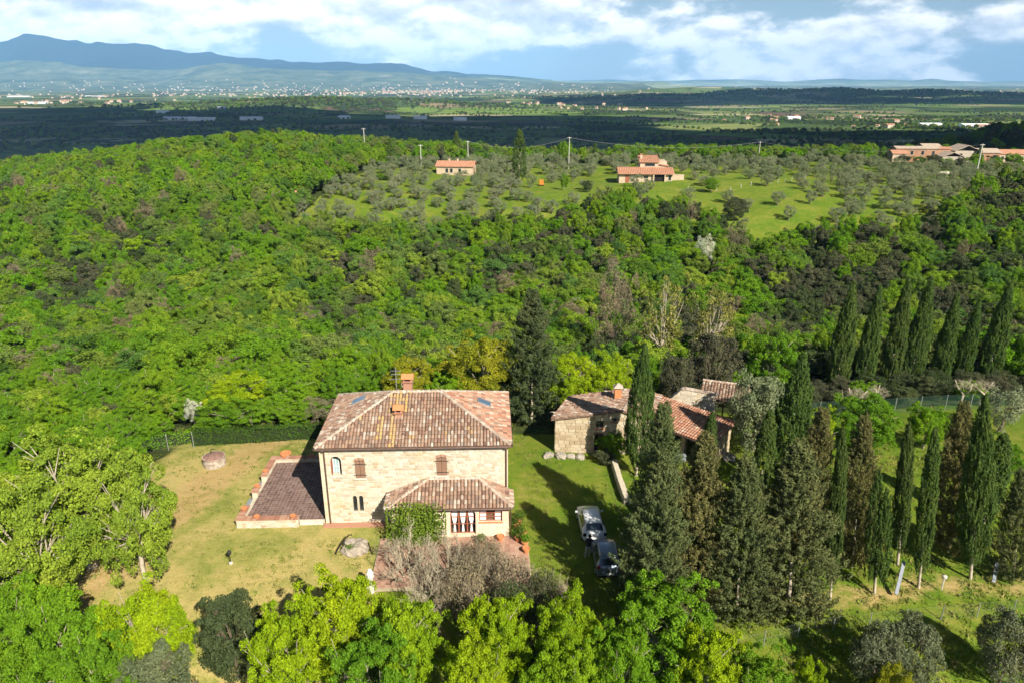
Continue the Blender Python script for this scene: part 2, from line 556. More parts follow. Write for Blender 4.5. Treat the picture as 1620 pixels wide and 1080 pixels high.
# open hillside with the olive groves, as world polygon (x, y)
GROVE = [at(*p, z)[:2] for p, z in (((425, 345), 3), ((500, 300), 6), ((600, 262), 7), ((690, 248), 8), ((820, 240), 8), ((1000, 240), 8), ((1150, 243), 8),
         ((1300, 247), 8), ((1450, 250), 8), ((1640, 255), 8), ((1640, 285), 7), ((1540, 305), 6), ((1470, 345), 4), ((1380, 352), 3),
         ((1190, 358), 3), ((1100, 330), 4), ((960, 322), 4), ((880, 340), 3), ((780, 352), 2), ((680, 358), 2), ((560, 356), 2))]
MEADOW = [at(*p, z)[:2] for p, z in (((800, 330), 3), ((840, 280), 5), ((960, 262), 7), ((1100, 262), 7), ((1200, 262), 7), ((1300, 268), 7), ((1330, 300), 5), ((1300, 350), 3),
          ((1190, 356), 3), ((1100, 330), 4), ((960, 322), 4), ((880, 345), 3))]
Z_GROVE = inpoly(GX, GY, GROVE).astype(float)
me = fastmesh('ground', V, F, [], smooth=True)
att = me.color_attributes.new('zone', 'FLOAT_COLOR', 'POINT')
zc = np.zeros((nx * ny, 4), np.float32)
zc[:, 0] = np.maximum(LAWN_DRY, 0).ravel()
zc[:, 1] = np.maximum(np.maximum(Z_LAWN * (1 - ss(-6.5, -11.5, GX)), Z_GARD), Z_GROVE).ravel()
zc[:, 2] = np.maximum(worn * LAWN_DRY, strip * 0.62).ravel()
zc[:, 3] = 1
att.data.foreach_set('color', zc.ravel())

m, T = newmat('ground')
pos = T.n('ShaderNodeNewGeometry').outputs['Position']
zo = T.n('ShaderNodeSeparateColor', {0: T.n('ShaderNodeAttribute', None, attribute_name='zone').outputs['Color']}).outputs
nb = T.noise(pos, 0.16, 5, 0.6, 0.6)
nm = T.noise(pos, 0.9, 5, 0.65)
nf = T.noise(pos, 7.0, 4, 0.7)
floor_c = T.ramp(nm, [(0.3, (0.030, 0.040, 0.012)), (0.6, (0.055, 0.075, 0.018)), (0.8, (0.085, 0.075, 0.040))])
green_c = T.ramp(T.math('MULTIPLY_ADD', nm, 0.45, T.math('MULTIPLY', nb, 0.55)), [(0.30, (0.065, 0.135, 0.010)), (0.44, (0.105, 0.175, 0.014)), (0.56, (0.165, 0.20, 0.024)), (0.70, (0.27, 0.24, 0.065))])
dry_c = T.ramp(T.math('MULTIPLY_ADD', nm, 0.4, T.math('MULTIPLY', nb, 0.6)), [(0.36, (0.20, 0.225, 0.045)), (0.46, (0.29, 0.275, 0.075)), (0.55, (0.40, 0.325, 0.115)), (0.7, (0.45, 0.345, 0.135))])
earth_c = T.ramp(nm, [(0.3, (0.38, 0.25, 0.10)), (0.7, (0.47, 0.33, 0.15))])
col = T.mix(T.smooth(T.math('MULTIPLY_ADD', nm, 0.3, T.math('SUBTRACT', zo[1], 0.15)), 0.3, 0.6), floor_c, green_c)
col = T.mix(T.smooth(T.math('MULTIPLY_ADD', T.math('SUBTRACT', nm, 0.5), 0.9, zo[0]), 0.3, 0.7), col, dry_c)
col = T.mix(T.math('MULTIPLY', T.smooth(T.math('MULTIPLY_ADD', T.math('SUBTRACT', nm, 0.5), 1.3, zo[2]), 0.3, 0.8), 0.8), col, earth_c)
st = T.noise(T.n('ShaderNodeMapping', {0: pos, 'Rotation': (0, 0, 0.5), 'Scale': (0.7, 5.0, 1)}).outputs[0], 1.0, 4, 0.7)
fv = T.math('MULTIPLY', T.math('MULTIPLY_ADD', nf, 1.0, 0.5), T.math('MULTIPLY_ADD', st, 0.5, 0.75))
col = T.mix(1.0, col, T.n('ShaderNodeCombineColor', {0: fv, 1: fv, 2: fv}).outputs[0], 'MULTIPLY')
finish(T, col, 0.95, nf, 0.7, 0.10, spec=0.1)
me.materials.append(m)
g = link('ground', me)
g['kind'] = 'structure'
g['label'] = 'hill ground with dry lawn, garden grass and woodland floor'

# ------------------------------------------------------------------ plain, mountains, clouds, haze
PLAIN_Z = -70.0


def HP(x, y):
    """rolling plain"""
    z = PLAIN_Z + 6 * gnoise(x, y, 900, 3) * ss(1500, 3500, y) + 16 * ss(4000, 9000, y) * gnoise(x, y, 1700, 6)
    z = z + 52 * np.exp(-(((x - 1900) / 1500) ** 2 + ((y - 4300) / 420) ** 2)) * (1 + 0.25 * gnoise(x, y, 260, 2))
    z = z + 34 * np.exp(-(((x + 700) / 700) ** 2 + ((y - 3000) / 240) ** 2)) * (1 + 0.25 * gnoise(x, y, 200, 1))
    z = z + 60 * np.exp(-(((x - 1650) / 900) ** 2 + ((y - 6200) / 500) ** 2))
    return z


px_ = np.concatenate([np.linspace(-19000, -3200, 40)[:-1], np.linspace(-3200, 4200, 150)[:-1], np.linspace(4200, 19000, 40)])
py_ = np.concatenate([np.linspace(-1500, 900, 8)[:-1], np.linspace(900, 7000, 130)[:-1], np.linspace(7000, 27000, 70)])
PX, PY = np.meshgrid(px_, py_)
PZ = HP(PX, PY)
nx, ny = len(px_), len(py_)
idx = np.arange(nx * ny).reshape(ny, nx)
F = np.stack([idx[:-1, :-1], idx[:-1, 1:], idx[1:, 1:], idx[1:, :-1]], -1).reshape(-1, 4)
me = fastmesh('plain', np.stack([PX, PY, PZ], -1).reshape(-1, 3), F, [], smooth=True)
m, T = newmat('plain_fields')
pos = T.n('ShaderNodeNewGeometry').outputs['Position']
wob = T.noise(pos, 0.0012, 3, 0.5, out=1)
mp = T.n('ShaderNodeMapping', {0: pos, 'Rotation': (0, 0, 0.35), 'Scale': (1 / 260, 1 / 150, 0)}).outputs[0]
mp = T.n('ShaderNodeVectorMath', {0: mp, 1: T.n('ShaderNodeVectorMath', {0: wob, 'Scale': 1.8}, operation='SCALE').outputs[0]}, operation='ADD').outputs[0]
vo = T.n('ShaderNodeTexVoronoi', {'Vector': mp, 'Scale': 1.0, 'Randomness': 0.9}, voronoi_dimensions='2D')
cr = T.n('ShaderNodeSeparateColor', {0: vo.outputs['Color']}).outputs[0]
fld = T.ramp(cr, [(0.0, (0.11, 0.17, 0.045)), (0.16, (0.155, 0.225, 0.055)), (0.3, (0.075, 0.115, 0.04)), (0.45, (0.20, 0.23, 0.08)), (0.58, (0.25, 0.20, 0.12)), (0.66, (0.14, 0.10, 0.075)), (0.76, (0.12, 0.17, 0.055)), (0.92, (0.36, 0.32, 0.19))], 'CONSTANT')
ve = T.n('ShaderNodeTexVoronoi', {'Vector': mp, 'Scale': 1.0, 'Randomness': 0.9}, voronoi_dimensions='2D', feature='DISTANCE_TO_EDGE').outputs[0]
edge = T.smooth(ve, 0.06, 0.02)
wn = T.noise(pos, 0.0016, 6, 0.6)
wood = T.smooth(wn, 0.55, 0.59)
dots = T.noise(pos, 0.03, 5, 0.8)
col = T.mix(T.math('MULTIPLY', edge, 0.7), fld, (0.045, 0.065, 0.025))
col = T.mix(T.math('MAXIMUM', wood, T.smooth(T.math('MULTIPLY', dots, T.smooth(T.noise(pos, 0.002, 4, 0.5), 0.42, 0.62)), 0.40, 0.46)), col, (0.035, 0.055, 0.022))
fv = T.math('MULTIPLY_ADD', T.noise(pos, 0.02, 5, 0.7), 0.5, 0.75)
col = T.mix(1.0, col, T.n('ShaderNodeCombineColor', {0: fv, 1: fv, 2: fv}).outputs[0], 'MULTIPLY')
finish(T, col, 1.0, spec=0.0)
me.materials.append(m)
g = link('plain', me)
g['kind'] = 'structure'
g['label'] = 'wide patchwork plain of fields and woods stretching to the mountains'


def crest(table, D):
    pts = [aty(px, py, D) for px, py in table]
    return np.array([p.x for p in pts]), np.array([p.z for p in pts])


def fbm(x, y, s, seed):
    a, out = 1.0, 0
    for k in range(5):
        out = out + a * gnoise(x + 37 * k, y - 91 * k, s, seed + k * 1.3)
        a *= 0.5
        s *= 0.47
    return out


RANGE_H = {}


def range_mesh(name, table, D, y0, y1, x0, x1, nxx, nyy, prof, rough, mat):
    cx, cz = crest(table, D)

    def height(X, Y):
        top = np.interp(X * D / Y, cx, cz, left=cz[0], right=cz[-1]) - PLAIN_Z
        s = np.interp((Y - y0) / (y1 - y0), [p[0] for p in prof], [p[1] for p in prof])
        nzz = fbm(X, Y, 1500, 2.0)
        rid = 1 - np.abs(fbm(X, Y, 1100, 5.0))
        return PLAIN_Z - 25 + top * s * (1 + rough * 0.35 * nzz * (1 - s * 0.55)) + 130 * rough * rid * s * (1 - s) + 25 * s
    RANGE_H[name] = height
    X, Y = np.meshgrid(np.linspace(x0, x1, nxx), np.linspace(y0, y1, nyy))
    Z = height(X, Y)
    ii = np.arange(nxx * nyy).reshape(nyy, nxx)
    Fq = np.stack([ii[:-1, :-1], ii[:-1, 1:], ii[1:, 1:], ii[1:, :-1]], -1).reshape(-1, 4)
    o = link(name, fastmesh(name, np.stack([X, Y, Z], -1).reshape(-1, 3), Fq, mat, smooth=True))
    o['kind'] = 'structure'
    return o


m, T = newmat('mountain')
pos = T.n('ShaderNodeNewGeometry').outputs['Position']
zz = T.n('ShaderNodeSeparateXYZ', {0: pos}).outputs[2]
nn = T.noise(pos, 0.0014, 6, 0.65)
fz = T.math('MULTIPLY_ADD', zz, 0.0016, nn)
patch = T.noise(pos, 0.004, 6, 0.75)
fz = T.math('MULTIPLY_ADD', T.math('SUBTRACT', patch, 0.5), 0.5, fz)
col = T.ramp(fz, [(0.30, (0.42, 0.40, 0.26)), (0.45, (0.26, 0.30, 0.14)), (0.58, (0.11, 0.15, 0.06)), (0.78, (0.022, 0.036, 0.022)), (1.1, (0.016, 0.026, 0.018))])
finish(T, col, 1.0, spec=0.0)
M_MOUNT = m
o = range_mesh('mountain_range', [(-260, 82), (-120, 76), (0, 70), (40, 62), (70, 58), (100, 64), (140, 69), (180, 70), (215, 73), (250, 78), (310, 84), (350, 84), (420, 90), (500, 97), (560, 101), (630, 100), (680, 108),
         (740, 117), (820, 123), (880, 128), (930, 131)], 15000, 9000, 17500, -15500, 3000, 190, 70, [(0, 0), (0.12, 0.08), (0.35, 0.22), (0.55, 0.45), (0.705, 1), (0.85, 0.8), (1, 0.3)], 1.0, M_MOUNT)
o['label'] = 'blue mountain range rising behind the plain'
m, T = newmat('foothill')
pos = T.n('ShaderNodeNewGeometry').outputs['Position']
pt = T.noise(pos, 0.0032, 6, 0.72)
finish(T, T.ramp(pt, [(0.32, (0.03, 0.05, 0.025)), (0.46, (0.075, 0.105, 0.05)), (0.58, (0.14, 0.165, 0.09)), (0.72, (0.27, 0.25, 0.18))]), 1.0, spec=0.0)
o = range_mesh('foothills', [(-260, 100), (-100, 104), (0, 99), (50, 93), (100, 96), (150, 103), (200, 108), (250, 110), (300, 106), (345, 101), (380, 103), (430, 110), (500, 114), (570, 112), (640, 117), (720, 122), (800, 127), (880, 131), (930, 133)], 12000, 8600, 14000, -12500, 2000, 170, 60, [(0, 0), (0.2, 0.16), (0.45, 0.5), (0.63, 1), (0.8, 0.75), (1, 0.2)], 0.9, m)
o['label'] = 'paler foothills in front of the blue mountains'
o = range_mesh('far_hills', [(820, 131), (900, 128), (960, 126), (1020, 129), (1090, 127), (1150, 126), (1200, 127), (1240, 130), (1290, 127), (1330, 125), (1370, 126.5), (1410, 126), (1440, 128), (1475, 125),
         (1500, 128), (1560, 130), (1620, 129), (1800, 130)], 24000, 20000, 26500, -2000, 18500, 160, 30, [(0, 0), (0.3, 0.4), (0.62, 1), (1, 0.4)], 0.35, M_MOUNT)
o['label'] = 'low faint hills along the far horizon'

# clouds overhead that throw the shade on the plain
m, T = newmat('cloud')
d = T.n('ShaderNodeBsdfDiffuse', {0: (0.9, 0.9, 0.9)})
t = T.n('ShaderNodeBsdfTranslucent', {0: (0.85, 0.87, 0.9)})
mx = T.n('ShaderNodeMixShader', {0: 0.10, 1: d.outputs[0], 2: t.outputs[0]})
T.n('ShaderNodeOutputMaterial', {0: mx.outputs[0]})
M_CLOUD = m
CLOUD_Z = 1250.0
OFF = Vector((SUN_TO.x / SUN_TO.z, SUN_TO.y / SUN_TO.z, 0)) * (CLOUD_Z - PLAIN_Z)


def cloud(name, label, lumps, seed):
    """lumps: (ground x, ground y, rx, ry) where the shade falls; joined into one lumpy body"""
    rng = np.random.default_rng(seed)
    VV, FF, b = [], [], 0
    bm = bmesh.new()
    bmesh.ops.create_icosphere(bm, subdivisions=3, radius=1)
    bv = np.array([v.co[:] for v in bm.verts])
    bf = np.array([[v.index for v in f.verts] for f in bm.faces])
    bm.free()
    for (x, y, rx, ry) in lumps:
        r = 1 + 0.16 * gnoise(bv[:, 0] * 3 + seed, bv[:, 1] * 3, 1.0, x * 0.001) + 0.08 * gnoise(bv[:, 0] * 7, bv[:, 1] * 7 + bv[:, 2] * 5, 1.0, 2)
        p = bv * r[:, None] * np.array([rx, ry, 70.0])
        p[:, 2] = np.maximum(p[:, 2], -20)
        VV.append(p + np.array([x + OFF.x, y + OFF.y, CLOUD_Z]))
        FF.append(bf + b)
        b += len(bv)
    o = link(name, fastmesh(name, np.concatenate(VV), np.concatenate(FF), M_CLOUD, smooth=True))
    return tag(o, label, 'cloud', 'clouds overhead')


rngc = np.random.default_rng(7)
lum = []
# broad shade over the near and middle plain on the left
for x in np.arange(-2900, 200, 330):
    for y in np.arange(1250, 3000, 300):
        if gnoise(np.array(x), np.array(y), 420, 2.0) > 0.72 and y < 2500:
            continue
        if y > 2650 + 250 * math.sin(x * 0.0021) - 0.05 * x - 700 * ss(-500, 400, x):
            continue
        lum.append((x + rngc.uniform(-90, 90), y + rngc.uniform(-60, 60), rngc.uniform(290, 370), rngc.uniform(230, 290)))
cloud('cloud', 'broad cloud whose shade lies over the nearer plain', lum, 1)
lum = []
for x in np.arange(300, 2400, 300):
    for y in np.arange(1080, 1560, 210):
        lum.append((x + rngc.uniform(-90, 90), y + rngc.uniform(-60, 60), rngc.uniform(230, 320), rngc.uniform(120, 170)))
for x in np.arange(230, 900, 150):
    for y in np.arange(470, 1000, 130):
        lum.append((x + 60, y, 150, 120))
cloud('cloud', 'cloud whose shade lies beyond the olive groves', lum, 2)
lum = []
for x in np.arange(350, 4200, 380):
    for y in (3750, 4250, 4700):
        lum.append((x + rngc.uniform(-120, 120), y + rngc.uniform(-70, 70), rngc.uniform(290, 380), rngc.uniform(230, 320)))
cloud('cloud', 'long cloud whose shade lies on the distant wooded rise', lum, 3)

mb = MB()
mb.box(-19500, 19500, -1800, 27500, PLAIN_Z - 45, 1120)
m, T = newmat('haze')
pv = T.n('ShaderNodeVolumePrincipled', {'Color': (0.28, 0.57, 1.0), 'Density': 0.000044, 'Anisotropy': -0.3})
T.n('ShaderNodeOutputMaterial', {1: pv.outputs[0]})
hz = mb.build('haze', m)
hz['kind'] = 'stuff'
hz['label'] = 'pale blue haze over the plain'
# ------------------------------------------------------------------ plants: leaf clouds and branches
def unit(a):
    return a / np.maximum(np.linalg.norm(a, axis=1, keepdims=True), 1e-9)


def leaves(P, Nn, size, rng, aspect=0.6, along=None, jit=0.55):
    """diamond leaves at P facing Nn; along = preferred long axis"""
    n = len(P)
    Nn = unit(Nn + jit * rng.normal(size=(n, 3)))
    a = rng.normal(size=(n, 3)) if along is None else along + 0.35 * rng.normal(size=(n, 3))
    t = unit(a - Nn * np.sum(a * Nn, axis=1, keepdims=True))
    b = np.cross(Nn, t)
    s = (size * rng.uniform(0.6, 1.3, n))[:, None]
    droop = Nn * s * 0.12
    V = np.stack([P - t * s * 0.5, P + b * s * 0.5 * aspect - droop, P + t * s * 0.5, P - b * s * 0.5 * aspect - droop], 1).reshape(-1, 3)
    F = np.arange(4 * n).reshape(n, 4)
    return V, F


def sphere_pts(rng, n):
    return unit(rng.normal(size=(n, 3)))


def crown_broad(name, mat, seed, h, rx, rz, ncl, lpc, cr, leaf, low=-0.55, shell=0.62, irr=0.28, aspect=0.65, jit=0.7):
    rng = np.random.default_rng(seed)
    d = sphere_pts(rng, ncl * 3)
    d = d[d[:, 2] > low][:ncl]
    ph = rng.uniform(0, 6, 6)
    out = 1 + irr * (np.sin(3 * np.arctan2(d[:, 1], d[:, 0]) + ph[0]) * 0.5 + np.sin(4.3 * d[:, 2] + ph[1] + 2 * d[:, 0]) * 0.5 + np.sin(5 * d[:, 0] + 4 * d[:, 1] + ph[2]) * 0.4)
    rr = (shell + (1 - shell) * rng.random(len(d)) ** 0.6) * out
    C = d * rr[:, None] * np.array([rx - cr * 0.6, rx - cr * 0.6, rz - cr * 0.5]) + np.array([0, 0, h - rz])
    k = len(C)
    crs = cr * rng.uniform(0.65, 1.25, k)
    ci = np.repeat(np.arange(k), lpc)
    ld = sphere_pts(rng, k * lpc) + 0.55 * d[ci] + np.array([0, 0, 0.28])
    ld = unit(ld)
    P = C[ci] + ld * (crs[ci] * rng.uniform(0.55, 1.05, k * lpc))[:, None] * np.array([1, 1, 0.92])
    Vv, Ff = leaves(P, ld, leaf, rng, aspect, jit=jit)
    return fastmesh(name, Vv, Ff, mat), C


def crown_cypress(name, mat, seed, h, r, ntuft, lpt, leaf, z0=0.08, flame=True, prof=None, tuft=(0.20, 0.65), out_ang=0.25, fill=0.85, tips=1):
    rng = np.random.default_rng(seed)
    zt = rng.random(ntuft) ** (0.85 if flame else 1.15)
    z = h * (z0 + (1 - z0) * zt)
    prof = prof or [(0, 0.45), (0.12, 0.85), (0.35, 1.0), (0.6, 0.85), (0.8, 0.55), (0.93, 0.25), (1, 0.03)]
    th = rng.uniform(0, 2 * PI, ntuft)
    R0 = np.interp(zt, [p[0] for p in prof], [p[1] for p in prof]) * r
    R0 = R0 * (1 + (0.10 if flame else 0.30) * np.sin(3 * th + 2.2 * z + seed) + (0.05 if flame else 0.16) * rng.normal(size=ntuft))
    rad = R0 * (1 - (1 - fill) * rng.random(ntuft))
    cx = np.zeros(ntuft)
    cy = np.zeros(ntuft)
    if tips > 1:
        which = rng.integers(0, tips, ntuft)
        off = rng.uniform(0, 2 * PI) + which * 2 * PI / tips
        cx, cy = 0.42 * r * np.cos(off), 0.42 * r * np.sin(off)
        z = z * (1 - 0.14 * which)
        rad = rad * 0.72
    rdir = np.stack([np.cos(th), np.sin(th), np.zeros(ntuft)], 1)
    C = np.stack([cx + rad * np.cos(th), cy + rad * np.sin(th), z], 1)
    ax = unit(rdir * out_ang + np.array([0, 0, 1.0]) + 0.12 * rng.normal(size=(ntuft, 3)))
    ti = np.repeat(np.arange(ntuft), lpt)
    q = rng.uniform(-0.5, 0.5, ntuft * lpt)
    side = sphere_pts(rng, ntuft * lpt) + 0.6 * rdir[ti]
    P = C[ti] + ax[ti] * (q * tuft[1])[:, None] + unit(side) * (tuft[0] * (1 - 0.9 * np.abs(q)) * rng.uniform(0.5, 1, ntuft * lpt))[:, None]
    Vv, Ff = leaves(P, unit(side) + 0.2 * np.array([0, 0, 1]), leaf, rng, 0.34, along=ax[ti], jit=0.45)
    return fastmesh(name, Vv, Ff, mat)


def limbs(name, mat, seed, h, r0, C, nl, bend=0.5, sides=6, split=0.35, minr=0.03):
    """trunk with limbs that run to chosen points of the crown"""
    rng = np.random.default_rng(seed)
    mb = MB()
    top = Vector((rng.normal() * 0.1, rng.normal() * 0.1, h * split))
    lean = Vector((rng.normal(), rng.normal(), 0)) * 0.12
    mid = Vector((0, 0, h * split * 0.5)) + lean
    mb.tube([(0, 0, -0.4), (0, 0, 0.02), mid, top], [r0 * 1.25, r0 * 1.15, r0 * 0.9, r0 * 0.8], sides)
    if C is not None and len(C):
        pick = rng.choice(len(C), min(nl, len(C)), replace=False)
        for i in pick:
            e = Vector(C[i])
            a = top.lerp(e, 0.45) + Vector((rng.normal(), rng.normal(), rng.normal() + 0.4)) * bend * 0.5
            rr = r0 * rng.uniform(0.32, 0.5)
            mb.tube([top - Vector((0, 0, 0.2)), a, e], [rr, rr * 0.6, minr], 5, cap=False)
            # forks
            for _ in range(2):
                e2 = e + Vector((rng.normal(), rng.normal(), rng.normal() * 0.5 + 0.4)) * bend
                mb.tube([a.lerp(e, rng.uniform(0.1, 0.6)), e2], [rr * 0.4, minr * 0.6], 4, cap=False)
    return mb.mesh(name, mat, True)


def twig_mesh(name, mat, seed, h, spread, levels=4, kids=4, r0=0.06, up=0.6, sides=3):
    rng = np.random.default_rng(seed)
    mb = MB()

    def grow(p, d, L, r, lv):
        q = p + d * L * 0.5 + Vector(rng.normal(size=3)) * L * 0.08
        e = q + (d + Vector(rng.normal(size=3)) * 0.3).normalized() * L * 0.5
        mb.tube([p, q, e], [r, r * 0.8, r * 0.6], sides if r < 0.03 else 5, cap=False)
        if lv <= 0:
            return
        for k in range(kids):
            nd = (d + Vector(rng.normal(size=3)) * 0.62 + Vector((0, 0, up * 0.25))).normalized()
            grow(p.lerp(e, rng.uniform(0.45, 1.0)) if k else e, nd, L * rng.uniform(0.55, 0.8), max(r * 0.55, 0.008), lv - 1)
    for k in range(5):
        t = 2 * PI * k / 5 + rng.uniform(-0.4, 0.4)
        d = Vector((math.cos(t) * spread, math.sin(t) * spread, 1)).normalized()
        grow(Vector((0.1 * math.cos(t), 0.1 * math.sin(t), -0.1)), d, h * 0.42, r0, levels)
    return mb.mesh(name, mat, False)


PROTO = {}      # kind -> list of (trunk mesh, crown mesh, height, radius)


def remat(me, mat, name):
    c = me.copy()
    c.name = name
    c.materials.clear()
    c.materials.append(mat)
    return c


def add_broad(kind, mats, n, seed, h, rx, rz, ncl, lpc, cr, leaf, r0, bark, nl=6, **kw):
    lst = {mk: [] for mk in mats}
    for i in range(n):
        first = None
        for mk, mt in mats.items():
            if first is None:
                cme, C = crown_broad('crown', mt, seed + i, h, rx, rz, ncl, lpc, cr, leaf, **kw)
                tme = limbs('trunk', bark, seed + i, h, r0, C, nl)
                first = (tme, cme)
            else:
                cme = remat(first[1], mt, 'crown')
            lst[mk].append((first[0], cme, h, rx))
    for mk in mats:
        PROTO[mk] = lst[mk]


# trees near the camera, with small leaves
add_broad('near', {'near_green': M_LEAF_N, 'near_yellow': M_LEAF_Y, 'near_plane': M_LEAF_P, 'near_gold': M_LEAF_G}, 3, 11, 7.5, 3.1, 3.35, 270, 150, 0.45, 0.145, 0.16, M_BARK_P, nl=16, shell=0.5, irr=0.34, low=-0.95)
add_broad('dark', {'near_dark': M_LEAF_D, 'near_olive': M_OLIVE_D, 'near_silver': M_OLIVE}, 2, 31, 6.0, 2.6, 2.85, 140, 110, 0.58, 0.19, 0.14, M_BARK, nl=10, shell=0.55, irr=0.22, aspect=0.5, low=-0.95)
add_broad('plane', {'plane': M_LEAF_P}, 2, 41, 10.0, 4.4, 4.7, 190, 175, 0.66, 0.20, 0.28, M_BARK_P, nl=46, shell=0.4, irr=0.36, low=-0.9)
# trees of the wood
add_broad('wood', {'oak': M_LEAF, 'oak_yellow': M_LEAF_P, 'oak_dark': M_LEAF_D}, 4, 51, 7.5, 2.7, 3.2, 90, 140, 0.68, 0.225, 0.15, M_BARK, nl=4, irr=0.30, low=-0.9)
add_broad('far', {'far': M_LEAF, 'far_dark': M_LEAF_D}, 3, 71, 7.5, 2.7, 3.0, 60, 60, 0.75, 0.40, 0.15, M_BARK, nl=2, irr=0.25)
add_broad('olive', {'olive': M_OLIVE}, 3, 91, 4.2, 2.0, 1.9, 46, 70, 0.58, 0.24, 0.16, M_BARK, nl=4, shell=0.45, irr=0.3, aspect=0.35, low=-0.95)
add_broad('sparse', {'bare': M_TWIG, 'blossom': M_BLOSSOM}, 2, 97, 7.0, 2.5, 2.7, 70, 60, 0.60, 0.22, 0.10, M_BARK, nl=14, shell=0.4, irr=0.3, aspect=0.3)
add_broad('poplar', {'poplar': foliage('leaf_poplar', [(0.22, 0.23, 0.05), (0.25, 0.24, 0.06)], trans=0.3)}, 2, 131, 11.0, 3.1, 4.6, 70, 34, 0.65, 0.28, 0.2, M_BARK_P, nl=26, shell=0.35, irr=0.35, low=-0.9)


def add_cyp(kind, mat, n, seed, h, r, ntuft, lpt, leaf, **kw):
    PROTO[kind] = []
    for i in range(n):
        c = crown_cypress('crown', mat, seed + i, h, r, ntuft, lpt, leaf, **kw)
        t = MB().tube([(0, 0, -0.4), (0, 0, 0.02), (0.03, 0.02, h * 0.16), (0, 0, h * 0.34)], [0.2, 0.16, 0.12, 0.05], 7).mesh('trunk', M_BARK_P, True)
        PROTO[kind].append((t, c, h, r))


COLP = [(0, 0.5), (0.08, 0.8), (0.3, 1.0), (0.6, 0.88), (0.8, 0.66), (0.92, 0.38), (1, 0.04)]
add_cyp('column', M_CYP, 2, 201, 11.5, 0.75, 560, 30, 0.20, z0=0.13, prof=COLP, tuft=(0.11, 0.8), out_ang=0.1)
add_cyp('flame', M_CYP, 2, 211, 11.5, 1.35, 850, 32, 0.23, z0=0.12, tuft=(0.15, 1.05), out_ang=0.15, prof=[(0, 0.35), (0.12, 0.8), (0.3, 1.0), (0.55, 0.85), (0.78, 0.5), (0.9, 0.25), (1, 0.03)])
add_cyp('flame_low', M_CYP, 2, 261, 11.5, 1.35, 800, 28, 0.27, z0=0.02, tuft=(0.17, 1.05), out_ang=0.15, prof=[(0, 0.7), (0.12, 0.9), (0.3, 1.0), (0.55, 0.85), (0.78, 0.5), (0.9, 0.25), (1, 0.03)])
add_cyp('twin', M_CYP, 1, 215, 9.0, 1.0, 520, 30, 0.20, z0=0.14, prof=COLP, tuft=(0.12, 0.85), tips=2)
SHAG = [(0, 0.75), (0.15, 1.0), (0.4, 0.88), (0.65, 0.62), (0.85, 0.32), (1, 0.04)]
for kd, mt, sd in (('shaggy', M_CYP_B, 221), ('shaggy_brown', M_CYP_Y, 231)):
    add_cyp(kd, mt, 2, sd, 11.0, 2.4, 1250, 34, 0.21, z0=0.06, flame=False, prof=SHAG, tuft=(0.25, 0.85), out_ang=1.15, fill=0.55)
add_cyp('conifer', M_LEAF_D, 1, 241, 13.0, 2.3, 950, 26, 0.30, z0=0.0, flame=False, prof=[(0, 0.85), (0.2, 1.0), (0.5, 0.85), (0.75, 0.5), (0.92, 0.2), (1, 0.02)], tuft=(0.32, 0.9), out_ang=1.2, fill=0.7)
add_cyp('far_cypress', M_CYP, 2, 251, 11.0, 1.3, 300, 18, 0.36, z0=0.06, tuft=(0.26, 1.0))

PRNG = random.Random(5)


def tree(name, kind, x, y, h, r, label, cat='tree', group=None, rz=None, z=None, lean=None, var=None):
    lst = PROTO[kind]
    t, c, h0, r0 = lst[PRNG.randrange(len(lst)) if var is None else var % len(lst)]
    e = empty(name, (x, y, Hs(x, y) if z is None else z), PRNG.uniform(0, 2 * PI) if rz is None else rz)
    if lean:
        e.rotation_euler = (lean[0], lean[1], e.rotation_euler.z)
    e.scale = (r / r0, r / r0, h / h0)
    link('trunk', t, e)
    link('crown', c, e)
    return tag(e, label, cat, group)


def tree_px(name, kind, px, ytop, Y, r, label, cat='tree', group=None, bx=None, **kw):
    """tree whose tip is seen at (px, ytop) and whose foot stands Y metres out"""
    p = aty(px, ytop, Y)
    zb = Hs(p.x, Y)
    h = max(1.0, p.z - zb)
    if bx is not None:          # foot seen at bx: the tree leans
        x0 = (bx - 810) / FOCAL * (Y * CP + (CAM_H - zb) * SP)
        a = math.atan2(p.x - x0, h)
        return tree(name, kind, x0, Y, h / math.cos(a), r, label, cat, group, rz=0.0, lean=(0.0, a), **kw)
    return tree(name, kind, p.x, Y, h, r, label, cat, group, **kw)


